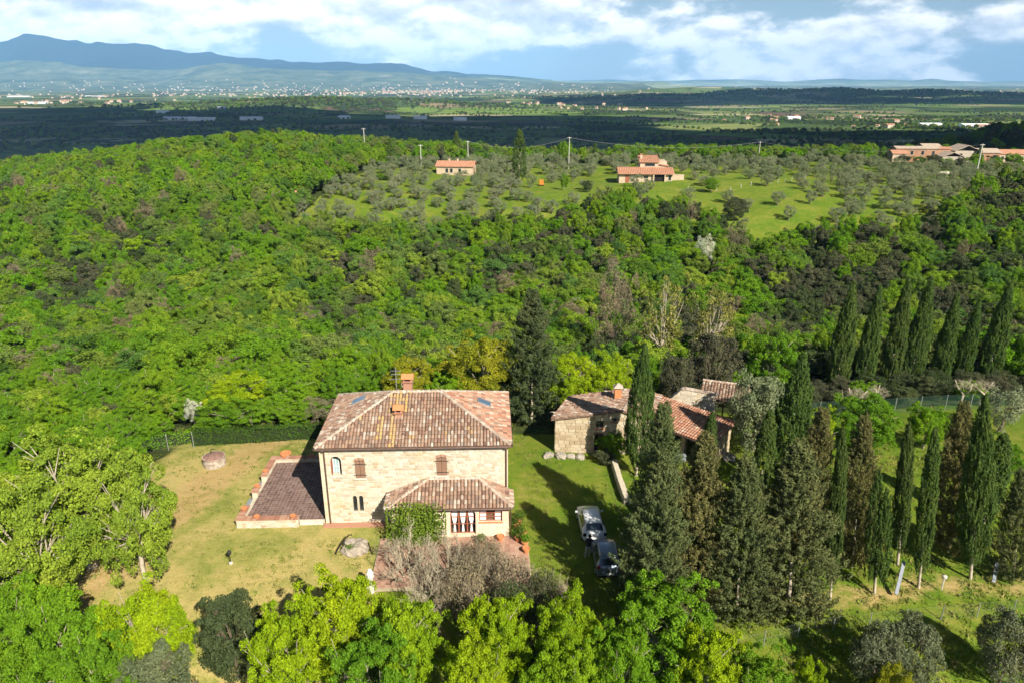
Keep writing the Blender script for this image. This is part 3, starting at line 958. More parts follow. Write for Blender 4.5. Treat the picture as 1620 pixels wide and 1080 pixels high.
# ---- the dark avenue on the right: shaggy cypresses
SH = 'shaggy cypresses of the near row'
FOOT = {1183: 1164, 1266: 1246, 1334: 1313, 1368: 1348, 1397: 1383, 1438: 1420, 1480: 1453, 1525: 1500, 1558: 1535, 1618: 1603}
for (px, yt, Y, r, kd, lab) in (
        (1051, 722, 35.9, 2.05, 'shaggy', 'broad shaggy dark cypress beside the two parked cars'),
        (1051, 642, 42.2, 1.8, 'shaggy', 'shaggy grey-green cypress standing behind the tree next to the cars'),
        (1117, 690, 37.6, 2.0, 'shaggy_brown', 'shaggy brownish cypress second from the parked cars in the front row'),
        (1183, 727, 36.4, 1.95, 'shaggy', 'shorter shaggy green cypress with a pale trunk foot, third in the front row'),
        (1266, 705, 36.9, 2.5, 'shaggy', 'widest shaggy cypress of the front row, its trunk foot in the reddish earth'),
        (1303, 650, 42.5, 1.6, 'shaggy_brown', 'slim shaggy brownish cypress rising behind the widest cypress of the row'),
        (1368, 662, 41.0, 1.4, 'shaggy_brown', 'shaggy brownish cypress between two slender columnar cypresses'),
        (1525, 640, 42.6, 1.5, 'shaggy_brown', 'shaggy brown cypress with a forked trunk behind the flame-shaped cypress'),
        (1618, 745, 39.8, 1.3, 'shaggy', 'shaggy cypress cut off by the picture edge')):
    tree_px('cypress_tree', kd, px, yt, Y, r, lab, 'cypress', SH, bx=FOOT.get(px))
CO = 'columnar cypresses around the garden'
for (px, yt, Y, r, kd, lab) in (
        (1020, 553, 53.0, 1.12, 'flame', 'tall flame-shaped cypress in front of the small stone barn'),
        (1270, 566, 50.0, 1.4, 'flame', 'tallest flame-shaped cypress beside the silvery olive tree'),
        (1219, 652, 49.5, 0.75, 'column', 'columnar cypress at the foot of the silvery olive tree'),
        (1127, 655, 50.5, 0.6, 'column', 'small pointed cypress standing before the red shed roof'),
        (1334, 685, 37.9, 0.46, 'column', 'slender bent columnar cypress next to the widest shaggy one'),
        (1397, 752, 38.4, 0.66, 'twin', 'short cypress with two tips and a dark trunk foot'),
        (1438, 675, 41.2, 0.52, 'column', 'slender columnar cypress behind the slanting grey board'),
        (1480, 683, 39.0, 0.52, 'column', 'slender columnar cypress beside the small pale post'),
        (1558, 638, 39.8, 1.0, 'flame', 'broad flame-shaped cypress with a split trunk foot'),
        (1590, 690, 46.0, 0.9, 'column', 'dark columnar cypress in the shade behind the flame-shaped one')):
    tree_px('cypress_tree', kd, px, yt, Y, r, lab, 'cypress', CO, bx=FOOT.get(px))
BR = 'cypresses of the row beyond the garden fence'
nth = ['first', 'second', 'third', 'fourth', 'fifth', 'sixth', 'seventh']
for i, (px, yt, Y, r) in enumerate(((1350, 452, 79, 1.25), (1392, 458, 79, 1.1), (1437, 445, 80, 1.15), (1473, 444, 80, 1.2), (1515, 468, 80, 1.05), (1549, 478, 82, 0.95), (1598, 452, 82, 1.25))):
    tree_px('cypress_tree', 'flame_low', px, yt, Y, r, 'cypress beyond the green garden fence, %s of its row from the olive tree' % nth[i], 'cypress', BR)
for i, (x_, y_) in enumerate(((29.5, 71.5), (33.0, 72.5), (36.0, 71.2), (39.5, 72.8), (43.0, 71.4), (46.5, 72.6), (50.5, 71.5), (54.0, 72.6), (58.0, 71.6))):
    tree('bush', 'near_dark' if i % 3 else 'near_green', x_, y_, 2.0 + 0.5 * (i % 2), 1.7, '%s low bush behind the green garden fence, %s from the olive tree' % ('dark' if i % 3 else 'green', (nth + ['eighth', 'ninth'])[i]), 'bush', 'bushes behind the garden fence')
for i, (x_, y_) in enumerate(((31.0, 75.5), (35.0, 76.0), (38.5, 75.4), (42.0, 76.2), (45.5, 75.5), (49.5, 76.2), (53.0, 75.6), (57.0, 76.3), (61.0, 75.5))):
    tree('bush', 'near_dark', x_, y_, 2.6, 1.9, 'dark bush between the fence and the cypress row, %s from the olive tree' % (nth + ['eighth', 'ninth'])[i], 'bush', 'bushes behind the garden fence')
tree_px('conifer_tree', 'conifer', 843, 462, 65.5, 2.35, 'big dark conifer right behind the stone farmhouse', 'conifer', var=0)
for (px, yt, Y, r, lab) in ((822, 208, 215, 2.0, 'lone dark cypress beside the terraced olive grove'), (722, 209, 262, 1.4, 'small dark cypress at the wood edge above the low red-roofed house'),
                            (616, 222, 235, 1.2, 'small dark cypress standing out of the bright green wood'), (942, 228, 250, 1.1, 'small thin cypress near the lane above the meadow'),
                            (1552, 233, 262, 0.9, 'thin dark cypress beside the pale roadside pole')):
    tree_px('cypress_tree', 'far_cypress', px, yt, Y, r, lab, 'cypress')

# ---- trees behind and beside the house
for (nm, kd, px, yt, Y, r, lab, ct) in (
        ('broadleaf_tree', 'near_gold', 762, 526, 67.0, 4.1, 'large golden green tree right behind the farmhouse chimney side', 'tree'),
        ('broadleaf_tree', 'near_gold', 643, 560, 66.0, 2.7, 'smaller golden green tree behind the farmhouse roof', 'tree'),
        ('broadleaf_tree', 'near_green', 708, 585, 65.0, 2.2, 'green bush tree between the two golden trees', 'tree'),
        ('broadleaf_tree', 'near_yellow', 905, 552, 67.0, 2.6, 'bright yellow-green tree right of the big dark conifer', 'tree'),
        ('broadleaf_tree', 'near_yellow', 965, 560, 68.0, 2.4, 'bright green tree behind the brick barn chimney', 'tree'),
        ('broadleaf_tree', 'near_dark', 1130, 525, 71.0, 2.8, 'dark evergreen tree behind the roofed open shelter', 'tree'),
        ('broadleaf_tree', 'near_dark', 1075, 560, 69.0, 2.0, 'dark evergreen tree behind the ruined stone wall', 'tree'),
        ('broadleaf_tree', 'near_green', 1235, 520, 76.0, 3.2, 'green tree above the silvery olive tree', 'tree'),
        ('poplar_tree', 'poplar', 1055, 432, 88.0, 3.3, 'pale yellowish tree with white limbs in the valley', 'tree'),
        ('poplar_tree', 'poplar', 1135, 440, 90.0, 3.4, 'pale yellowish many-limbed tree beside its whiter-limbed neighbour', 'tree'),
        ('poplar_tree', 'bare', 975, 418, 95.0, 3.2, 'leafless greyish brown tree above the barn', 'tree'),
        ('broadleaf_tree', 'near_yellow', 370, 590, 66.0, 3.2, 'bright green tree behind the clipped hedge', 'tree'),
        ('broadleaf_tree', 'near_green', 450, 585, 67.0, 2.8, 'green tree behind the hedge end next to the farmhouse', 'tree'),
        ('broadleaf_tree', 'near_green', 245, 590, 66.0, 2.9, 'green tree behind the wire fence', 'tree'),
        ('broadleaf_tree', 'near_green', 232, 652, 60.6, 1.7, 'low green bush tree behind the wire fence corner', 'tree'),
        ('broadleaf_tree', 'near_green', 195, 640, 59.5, 2.0, 'green tree at the outer end of the wire fence', 'tree'),
        ('blossom_tree', 'blossom', 302, 632, 62.6, 1.0, 'small tree full of white blossom behind the fence', 'tree'),
        ('olive_tree', 'near_silver', 1208, 590, 57.5, 2.7, 'silvery olive tree beside the open shelter', 'olive tree'),
        ('broadleaf_tree', 'near_green', 1375, 628, 58.0, 3.0, 'bright green spreading tree in the garden below the fence', 'tree'),
        ('broadleaf_tree', 'near_yellow', 1300, 650, 55.0, 1.6, 'small bright green tree behind the brownish slim cypress', 'tree'),
        ('broadleaf_tree', 'near_green', 1475, 640, 58.0, 1.9, 'low green tree in the garden right of the spreading one', 'tree'),
        ('olive_tree', 'olive', 1600, 606, 62.0, 1.9, 'gnarled small tree at the garden fence end', 'tree'),
        ('fruit_tree', 'near_green', 1590, 690, 52.0, 1.6, 'small green tree in deep shade behind the cypresses', 'tree')):
    tree_px(nm, kd, px, yt, Y, r, lab, ct)

# ---- trees in front, along the bottom of the picture
FR = 'trees along the garden front'
for (kd, px, yt, Y, r, lab) in (
        ('plane', 95, 682, 41.0, 4.6, 'big spreading yellow-green tree at the left lawn edge with pale limbs'),
        ('plane', 190, 722, 39.0, 2.7, 'lower yellow-green tree reaching over the worn lawn corner'),
        ('plane', 20, 760, 36.0, 3.4, 'yellow-green tree below the big spreading one at the picture edge'),
        ('near_yellow', 220, 925, 32.0, 2.5, 'bright green tree at the lower lawn corner'),
        ('near_green', 90, 955, 30.5, 2.9, 'green leafy tree in the bottom corner'),
        ('near_green', 25, 905, 32.5, 2.3, 'leafy green tree below the big spreading tree at the picture edge'),
        ('near_green', 150, 1015, 28.8, 1.9, 'low green tree between the corner trees at the bottom'),
        ('near_green', 15, 1010, 28.5, 2.0, 'low green tree in the very corner of the picture'),
        ('near_dark', 355, 940, 32.5, 1.9, 'dark evergreen bush tree at the front lawn edge'),
        ('near_olive', 240, 1025, 29.0, 1.9, 'dull grey-green bush under the bright corner tree'),
        ('near_yellow', 530, 905, 32.4, 2.5, 'bright yellow-green tree beside the pale garden stone'),
        ('near_yellow', 440, 965, 30.2, 2.1, 'bright yellow-green tree next to the dark evergreen bush'),
        ('near_yellow', 640, 945, 31.2, 2.0, 'light green tree below the bare grey shrubs'),
        ('near_green', 585, 1000, 29.0, 2.3, 'green tree between the bright trees at the bottom'),
        ('near_yellow', 790, 940, 31.4, 1.9, 'vivid yellow-green tree under the brownish shrubs'),
        ('near_yellow', 750, 1000, 29.3, 1.9, 'vivid yellow-green tree at the bottom middle'),
        ('near_yellow', 905, 930, 31.0, 1.7, 'vivid yellow-green tree below the shaded car park'),
        ('near_yellow', 895, 1010, 28.8, 1.9, 'vivid yellow-green low tree right of the bottom middle'),
        ('near_green', 1060, 925, 31.8, 2.9, 'broad green tree in front of the shaggy cypresses'),
        ('near_green', 985, 985, 29.4, 1.9, 'green tree in front of the parked cars'),
        ('near_yellow', 1130, 990, 29.0, 1.9, 'light green tree in front of the reddish earth'),
        ('near_green', 1215, 1030, 28.2, 1.6, 'green sapling clump below the wire fence'),
        ('near_olive', 1400, 990, 31.0, 1.5, 'grey-green olive bush below the wire fence'),
        ('near_olive', 1455, 980, 31.6, 1.7, 'grey-green olive bush right of its twin below the fence'),
        ('near_olive', 1615, 965, 31.8, 1.6, 'grey-green olive bush cut off at the lower picture edge'),
        ('near_gold', 1420, 1045, 28.4, 1.2, 'yellowish bush in front of the olive bushes'),
        ('near_yellow', 1285, 1045, 28.0, 1.0, 'small light green sapling near the lower right shade')):
    tree_px('garden_tree' if kd != 'near_olive' else 'olive_bush', kd, px, yt, Y, r, lab, 'tree', FR)

# ---- bare shrubs on the patio before the porch
PROTO['shrub'] = [(twig_mesh('branches', plain('twig_grey', (0.38, 0.33, 0.23), 0.95, 0.2, 5), 301 + i, 3.0, 0.9, 4, 4, 0.07), None, 3.0, 2.0) for i in range(2)]
PROTO['shrub_brown'] = [(twig_mesh('branches', plain('twig_brown', (0.30, 0.25, 0.17), 0.95, 0.2, 5), 311 + i, 2.6, 0.8, 4, 5, 0.05, up=0.9), None, 2.6, 1.6) for i in range(2)]


def shrub(kind, px, yt, Y, r, lab, leafy=None, amount=900, var=0):
    p = aty(px, yt, Y)
    zb = Hs(p.x, Y)
    tm, _, h0, r0 = PROTO[kind][var % 2]
    h = max(0.8, p.z - zb)
    e = empty('garden_shrub', (p.x, Y, zb), PRNG.uniform(0, 6))
    e.scale = (r / r0, r / r0, h / h0)
    link('branches', tm, e)
    if leafy is not None:
        rng = np.random.default_rng(int(px))
        d = sphere_pts(rng, amount)
        P = d * (rng.uniform(0.35, 1.0, amount) ** 0.5)[:, None] * np.array([r0, r0, h0 * 0.5]) * 0.95 + np.array([0, 0, h0 * 0.55])
        Vv, Ff = leaves(P, d + np.array([0, 0, 0.5]), 0.15, rng, 0.4, jit=0.9)
        link('leaves', fastmesh('leaves', Vv, Ff, leafy), e)
    return tag(e, lab, 'shrub', 'bare shrubs before the porch')


shrub('shrub', 640, 838, 39.6, 1.9, 'leafless pale grey shrub in front of the porch vine', None)
shrub('shrub', 705, 830, 40.2, 1.7, 'leafless pale grey shrub before the arched porch door', None, var=1)
shrub('shrub', 675, 872, 37.0, 1.8, 'leafless grey shrub spreading over the patio edge', None, var=1)
shrub('shrub_brown', 765, 850, 39.4, 1.5, 'brownish twiggy shrub before the porch window', M_TWIG, 1700)
shrub('shrub_brown', 735, 885, 36.2, 1.6, 'brownish twiggy shrub behind the vivid trees', M_TWIG, 1900, 1)
shrub('shrub_brown', 815, 885, 36.4, 1.7, 'olive brown shrub at the drive edge', M_TWIG, 2600)
shrub('shrub_brown', 862, 905, 34.6, 1.4, 'olive brown bush next to the green drive', M_LEAF_D, 3600, 1)
shrub('shrub_brown', 810, 925, 33.8, 1.6, 'dull green brown bush low beside the drive', M_LEAF_D, 3800)

# ------------------------------------------------------------------ the wood in the valley and on the hills
rngw = np.random.default_rng(42)
WX, WY = [], []
yy = 24.0
while yy < 330:
    sp = 3.1 if yy < 120 else (3.2 if yy < 200 else 3.7)
    lim = 0.78 * yy + 40
    row = np.arange(-lim, lim, sp)
    WX.append(row + rngw.uniform(-0.42, 0.42, len(row)) * sp)
    WY.append(yy + rngw.uniform(-0.42, 0.42, len(row)) * sp)
    yy += sp * 0.92
WX, WY = np.concatenate(WX), np.concatenate(WY)
keep = ~inpoly(WX, WY, GROVE)
yard = (WX > -32.5) & (WX < 12) & (WY < 62.6 + 0.02 * WX)
gard = (WX >= 12) & (WY < 74.5) & (WX < 75)
rows = (WX > 30) & (WX < 75) & (WY < 84)
keep &= ~(yard | gard | rows)
keep &= ~((WX > -40) & (WY < 36))
keep &= ~((WX > -38) & (WX < -30) & (WY < 52))
keep &= ~((np.hypot(WX - 2, WY - 66) < 4.5) | (np.hypot(WX + 2.5, WY - 68) < 4.0))
WX, WY = WX[keep], WY[keep]
WZ = H(WX, WY)
qx, qy = proj(WX, WY, WZ + 5)
inview = (qx > -90) & (qx < 1710) & (qy < 1120)
WX, WY, WZ, qx, qy = WX[inview], WY[inview], WZ[inview], qx[inview], qy[inview]
ev = gnoise(WX, WY, 22, 3.3) + 0.6 * gnoise(WX, WY, 7, 1.1) + rngw.normal(size=len(WX)) * 0.75
evt = 0.86 + 0.16 * ss(60, 400, qx) - 0.75 * ss(880, 1300, qx) * ss(250, 330, qy) - 0.15 * ss(360, 420, qy)  # more evergreens on the right, their dark leaf colour partly standing in for shade
evt = evt + 2.0 * ((WX < -28) & (WY < 85))
keepv = ~((WY > 236) & (WY < 300) & (qx > 1385)) & ~((qx > 1300) & (WY > 120) & inpoly(WX, WY, GROVE))
WX, WY, WZ, qx, qy, ev, evt = (q_[keepv] for q_ in (WX, WY, WZ, qx, qy, ev, evt))
kind = np.where(ev > evt, 1, 0)
u = rngw.random(len(WX))
kind[(kind == 0) & (u < 0.045)] = 2         # greyish half-bare trees
kind[(kind == 0) & (u > 0.91)] = 3          # yellowish trees
hh = rngw.uniform(4.0, 7.2, len(WX)) * np.where(kind == 1, 0.92, 1.0)
hh = np.where((WY > 200), hh * 0.85, hh)
rr = 1.95 * np.exp(rngw.normal(size=len(WX)) * 0.26) * np.where(kind == 1, 0.9, 1.0)
rr = rr * np.where((WY < 150) & (WY > 76), 1.22, 1.0)
# young growth near the fences stays low
near = (WY < 74) & (WX > -60)
hh = np.where(near, hh * 0.78, hh)
hh = np.where((WY < 67) & (WX > -32), np.clip(hh * 0.62, 2.4, 3.6), hh)
order = np.argsort(np.hypot(WX, WY))


def region(x, y, px, h=6.5):
    if y < 58:
        w = 'beside the lawn, outside the wire fence'
    elif px < 330:
        w = 'above the lawn fence'
    elif px < 500:
        w = 'above the clipped hedge'
    elif px < 830:
        w = 'above the farmhouse roof'
    elif px < 1010:
        w = 'above the small stone barn'
    elif px < 1300:
        w = 'above the red shed roof'
    else:
        w = 'above the fence-side cypress row'
    v = 'low in the wood' if y < 80 else ('deep in the valley wood' if y < 112 else ('halfway up the wooded slope' if y < 150 else ('high on the wooded slope' if y < 200 else 'on the hill crest')))
    if y < 58:
        v = 'in the wood'
    return '%s %s' % (v, w)


KN = {0: ('oak', 'oak_tree', 'fresh green broadleaf tree %s', 'green broadleaf trees of the wood'), 1: ('oak_dark', 'holm_oak', 'dark evergreen oak %s', 'dark evergreen oaks of the wood'),
      2: ('bare', 'bare_tree', 'greyish half-bare tree %s', 'half-bare trees of the wood'), 3: ('oak_yellow', 'maple_tree', 'yellowish green tree %s', 'yellowish trees of the wood')}
LIMIT = {0: 290, 1: 280, 2: 80, 3: 90}
count = {0: 0, 1: 0, 2: 0, 3: 0}
rest = []
for i in order:
    k = int(kind[i])
    if count[k] < LIMIT[k] and 0 < qx[i] < 1620 and 150 < qy[i] < 1000 or (k > 1 and count[k] < LIMIT[k]):
        count[k] += 1
        kd, nm, lab, grp = KN[k]
        kd2 = 'near_green' if (k == 0 and WY[i] < 75) else ('near_dark' if k == 1 and WY[i] < 72 else kd)
        tree(nm, kd2, float(WX[i]), float(WY[i]), float(hh[i]), float(rr[i]), ('tall ' if hh[i] > 6.2 else ('low ' if hh[i] < 4.9 else '')) + ('broad ' if rr[i] > 2.2 else ('slim ' if rr[i] < 1.55 else '')) + lab % region(WX[i], WY[i], qx[i]), 'tree', grp)
    else:
        rest.append(i)


def proto_collection(name, kinds):
    c = bpy.data.collections.new(name)
    k = 0
    for kd in kinds:
        for (t, cme, h0, r0) in PROTO[kd]:
            o = bpy.data.objects.new('leaf_crown_%03d' % k, cme)
            c.objects.link(o)
            k += 1
    return c


def gn_scatter(name, coll, P, rot, scl, pick, label):
    me_ = bpy.data.meshes.new(name)
    me_.from_pydata([tuple(p) for p in P], [], [])
    a = me_.attributes.new('rz', 'FLOAT', 'POINT'); a.data.foreach_set('value', np.asarray(rot, np.float32))
    a = me_.attributes.new('sc', 'FLOAT_VECTOR', 'POINT'); a.data.foreach_set('vector', np.asarray(scl, np.float32).ravel())
    a = me_.attributes.new('pk', 'INT', 'POINT'); a.data.foreach_set('value', np.asarray(pick, np.int32))
    o = link(name, me_)
    ng = bpy.data.node_groups.new(name, 'GeometryNodeTree')
    ng.interface.new_socket('Geometry', in_out='INPUT', socket_type='NodeSocketGeometry')
    ng.interface.new_socket('Geometry', in_out='OUTPUT', socket_type='NodeSocketGeometry')
    n = ng.nodes
    gi, go = n.new('NodeGroupInput'), n.new('NodeGroupOutput')
    ci = n.new('GeometryNodeCollectionInfo')
    ci.inputs[0].default_value = coll
    ci.inputs['Separate Children'].default_value = True
    ci.inputs['Reset Children'].default_value = True
    ip = n.new('GeometryNodeInstanceOnPoints')
    ip.inputs['Pick Instance'].default_value = True

    def at_(nm, tp):
        q = n.new('GeometryNodeInputNamedAttribute')
        q.data_type = tp
        q.inputs[0].default_value = nm
        return q.outputs[0]
    cx = n.new('ShaderNodeCombineXYZ')
    ng.links.new(at_('rz', 'FLOAT'), cx.inputs[2])
    ng.links.new(gi.outputs[0], ip.inputs['Points'])
    ng.links.new(ci.outputs[0], ip.inputs['Instance'])
    ng.links.new(at_('pk', 'INT'), ip.inputs['Instance Index'])
    ng.links.new(cx.outputs[0], ip.inputs['Rotation'])
    ng.links.new(at_('sc', 'FLOAT_VECTOR'), ip.inputs['Scale'])
    ng.links.new(ip.outputs[0], go.inputs[0])
    md = o.modifiers.new('scatter', 'NODES')
    md.node_group = ng
    o['kind'] = 'stuff'
    o['label'] = label
    return o


cc = proto_collection('wood_crowns', ['oak', 'far', 'oak_dark', 'far_dark'])     # 4, 3, 4, 3 meshes
P, RT, SCL, PK = [], [], [], []
for i in rest:
    k = int(kind[i])
    nearer = WY[i] < 170
    if k == 1:
        pk = 7 + rngw.integers(0, 4) if nearer else 11 + rngw.integers(0, 3)
    else:
        pk = rngw.integers(0, 4) if nearer else 4 + rngw.integers(0, 3)
    P.append((WX[i], WY[i], WZ[i]))
    RT.append(rngw.uniform(0, 6.28))
    s = rr[i] / 2.7
    SCL.append((s, s, hh[i] / 7.5))
    PK.append(pk)
gn_scatter('woodland', cc, P, RT, SCL, PK, 'mass of green woodland covering the slopes to the hill crest')
print('wood', count, len(rest))

# ---- olive groves on the open hillside
OX, OY = [], []
yy = 150.0
rngo = np.random.default_rng(9)
while yy < 285:
    row = np.arange(-140, 235, 5.2)
    OX.append(row + rngo.uniform(-2.2, 2.2, len(row)))
    OY.append(yy + rngo.uniform(-2.0, 2.0, len(row)) + 0.05 * row)
    yy += 5.4
OX, OY = np.concatenate(OX), np.concatenate(OY)
kp = inpoly(OX, OY, GROVE) & (~inpoly(OX, OY, MEADOW) | (rngo.random(len(OX)) < 0.22))
HOUSES_XY = [(34.0, 212.0, 12.0), (-17.5, 222.0, 8.0)]
for (hx, hy, hr) in HOUSES_XY:
    kp &= ~((np.hypot(OX - hx, OY - hy) < hr) | ((np.abs(OX - hx) < hr) & (OY < hy) & (OY > hy - 15)))
OX, OY = OX[kp], OY[kp]
oq, oqy = proj(OX, OY, H(OX, OY) + 2)
kp = (oq > 380) & (oq < 1650)
OX, OY, oq = OX[kp], OY[kp], oq[kp]
od = np.argsort(OY)
no = 0
rest_o = []
for i in od:
    if no < 290:
        no += 1
        where = 'on the terraces below the low red-roofed house' if oq[i] < 830 else ('in the meadow by the two-storey villa' if oq[i] < 1180 else 'in the grove right of the two-storey villa')
        ro = rngo.uniform(1.15, 2.35)
        row = ' near the valley wood' if OY[i] < 175 else (' halfway up the hill' if OY[i] < 205 else ' up near the crest')
        tree('olive_tree', 'olive', float(OX[i]), float(OY[i]), rngo.uniform(2.6, 4.0), ro, ('broad ' if ro > 2.0 else ('small ' if ro < 1.65 else '')) + 'grey-green olive tree ' + where + row, 'olive tree', 'olive trees on the open hillside')
    else:
        rest_o.append(i)
if rest_o:
    oc = proto_collection('olive_crowns', ['olive'])
    gn_scatter('olive_grove', oc, [(OX[i], OY[i], Hs(OX[i], OY[i])) for i in rest_o], rngo.uniform(0, 6, len(rest_o)),
               [(s, s, s) for s in rngo.uniform(0.75, 1.1, len(rest_o))], rngo.integers(0, 3, len(rest_o)), 'far olive grove along the hill crest')
print('olives', no, len(rest_o))
for (px, yt, Y, r, kd, lab) in ((603, 275, 205, 2.6, 'near_green', 'round bright green tree amid the olive terraces'), (1165, 312, 165, 2.9, 'near_dark', 'large dark evergreen oak below the villa meadow'),
                                (1065, 318, 160, 3.6, 'near_dark', 'broad dark evergreen oak at the meadow edge below the villa'), (1385, 285, 200, 2.6, 'near_dark', 'dark evergreen oak in the grove far right'),
                                (930, 285, 190, 1.3, 'near_dark', 'small dark round tree on the villa meadow'), (1127, 280, 192, 1.9, 'near_green', 'green bush tree beside the villa meadow fence'),
                                (893, 275, 196, 1.1, 'near_green', 'small green bush on the meadow slope'), (1118, 372, 140, 2.1, 'blossom', 'tree in pale blossom above the valley wood'),
                                (455, 285, 205, 2.6, 'near_green', 'tall green tree left of the olive terraces'), (893, 222, 258, 2.8, 'near_green', 'round green tree beside the pole on the crest')):
    tree_px('hill_tree', kd, px, yt, Y, r, lab, 'tree')

# ---- dark wood on the far right hill
DX_ = rngw.uniform(150, 780, 2600)
DY_ = rngw.uniform(380, 800, 2600)
dz = H(DX_, DY_)
qx2, qy2 = proj(DX_, DY_, dz + 5)
kq = (dz > -66) & (qx2 < 1720)
fc = proto_collection('hill_wood_crowns', ['far', 'far_dark'])
nk = int(kq.sum())
gn_scatter('hill_forest', fc, np.stack([DX_[kq], DY_[kq], dz[kq]], 1), rngw.uniform(0, 6, nk), [(s, s, s * 0.9) for s in rngw.uniform(1.1, 1.9, nk)],
           rngw.integers(0, 6, nk), 'dark wooded hill in cloud shade beyond the hamlet')
# ------------------------------------------------------------------ building helpers
UP = Vector((0, 0, 1))


def tiles(mb, O, u, v, poly, col=0.24, row=0.36, seed=1, mi=0, mifn=None, lift=0.03):
    """half-round cover tiles on a roof plane; poly in (u, v) metres"""
    rng = random.Random(seed)
    O, u, v = Vector(O), Vector(u).normalized(), Vector(v).normalized()
    n = u.cross(v)
    if n.z < 0:
        n = -n
    us = [p[0] for p in poly]
    vs = [p[1] for p in poly]
    nu = int((max(us) - min(us)) / col)
    nv = int((max(vs) - min(vs)) / row) + 1
    for i in range(nu + 1):
        uc = min(us) + (i + 0.5) * col
        wob = rng.uniform(-0.012, 0.012)
        for j in range(nv):
            vc = min(vs) + (j + 0.5) * row
            if not bool(inpoly(uc, vc, poly)):
                continue
            r0, r1 = col * 0.46, col * 0.36
            a = rng.uniform(-0.03, 0.03)
            du = wob + rng.uniform(-0.014, 0.014)
            v0, v1 = vc - row * 0.62, vc + row * 0.55
            h0, h1 = lift + 0.035 + rng.uniform(0, 0.02), lift + rng.uniform(0, 0.012)
            pts = []
            for (vv, rad, hh_) in ((v0, r0, h0), (v1, r1, h1)):
                for k in range(5):
                    t = PI * k / 4
                    pts.append(O + u * (uc + du + a * (vv - vc) - rad * math.cos(t)) + v * vv + n * (hh_ + rad * 0.75 * math.sin(t)))
            for k in range(5):      # front lip thickness
                t = PI * k / 4
                rad = r0 - 0.02
                pts.append(O + u * (uc + du + a * (v0 - vc) - rad * math.cos(t)) + v * (v0 + 0.01) + n * (h0 + rad * 0.7 * math.sin(t) - 0.012))
            m_ = mifn(uc, vc, rng) if mifn else mi
            mb.add(pts, [(k, k + 1, 6 + k, 5 + k) for k in range(4)] + [(10 + k, 11 + k, k + 1, k) for k in range(4)], m_)


def ridge(mb, A, B, seed=1, r=0.17, step=0.38, mi=0):
    """row of cap tiles from A to B"""
    rng = random.Random(seed)
    A, B = Vector(A), Vector(B)
    d = (B - A)
    L = d.length
    d.normalize()
    s = d.cross(UP).normalized()
    n = s.cross(d)
    k = 0.0
    while k < L:
        a, b = A + d * k, A + d * min(L, k + step * 1.15)
        pts = []
        for (p, rad, h) in ((a, r, 0.06 + rng.uniform(0, 0.03)), (b, r * 0.85, 0.04)):
            for q in range(5):
                t = PI * q / 4
                pts.append(p - s * rad * math.cos(t) + n * (h + rad * 0.7 * math.sin(t) - 0.02))
        mb.add(pts, [(q, q + 1, 6 + q, 5 + q) for q in range(4)], mi)
        k += step


def stones(mb, O, u, out, width, top, holes=(), ch=(0.16, 0.26), lw=(0.25, 0.6), seed=1, proud=(0.005, 0.03), z0=0.0, mi=0, big=0.0):
    """coursed rubble stones on the plane through O; top(s) gives the wall height; holes are (s0, s1, z0, z1)"""
    rng = random.Random(seed)
    O, u, out = Vector(O), Vector(u).normalized(), Vector(out).normalized()
    z = z0
    zmax = max(top(width * k / 20) for k in range(21))
    while z < zmax:
        h = rng.uniform(*ch)
        s = -rng.uniform(0, 0.2)
        while s < width:
            L = rng.uniform(*lw) * (1.6 if rng.random() < big else 1)
            a, b = max(0.0, s), min(width, s + L)
            if b - a > 0.07:
                t = top((a + b) / 2)
                za, zb = z + rng.uniform(0.004, 0.02), min(t, z + h - rng.uniform(0.0, 0.015))
                bad = any(a < q[1] and b > q[0] and za < q[3] and zb > q[2] for q in holes)
                if bad:      # shorten beside an opening
                    for q in holes:
                        if a < q[1] and b > q[0] and za < q[3] and zb > q[2]:
                            if a < q[0] - 0.07:
                                b = q[0]
                            elif b > q[1] + 0.07:
                                a = q[1]
                            else:
                                b = a
                if zb - za > 0.05 and b - a > 0.06:
                    p = rng.uniform(*proud)
                    g = 0.012
                    j = [rng.uniform(0, 0.03) for _ in range(8)]
                    base = [(a + g, za), (b - g, za), (b - g, zb), (a + g, zb)]
                    front = [(a + g + 0.015 + j[0], za + 0.01 + j[1] * 0.5), (b - g - 0.015 - j[2], za + 0.01 + j[3] * 0.5), (b - g - 0.015 - j[4], zb - 0.01 - j[5] * 0.5), (a + g + 0.015 + j[6], zb - 0.01 - j[7] * 0.5)]
                    vs = [O + u * q[0] + UP * q[1] - out * 0.02 for q in base] + [O + u * q[0] + UP * q[1] + out * (p + rng.uniform(0, 0.012)) for q in front]
                    mb.add(vs, [(4, 5, 6, 7), (0, 1, 5, 4), (1, 2, 6, 5), (2, 3, 7, 6), (3, 0, 4, 7)], mi)
            s += L
        z += h


def panel_wall(mb, O, u, inn, width, height, holes, thick, mi=0):
    """solid wall with rectangular openings (s0, s1, z0, z1)"""
    O, u, inn = Vector(O), Vector(u).normalized(), Vector(inn).normalized()
    S = sorted({0.0, width, *[h[0] for h in holes], *[h[1] for h in holes]})
    for a, b in zip(S[:-1], S[1:]):
        cut = sorted([(h[2], h[3]) for h in holes if h[0] < (a + b) / 2 < h[1]])
        z = 0.0
        for (c, d) in cut + [(height, height)]:
            if c > z + 1e-6:
                mb.obox(O + u * ((a + b) / 2) + inn * (thick / 2) + UP * ((z + c) / 2), u, inn, UP, (b - a) / 2, thick / 2, (c - z) / 2, mi)
            z = d


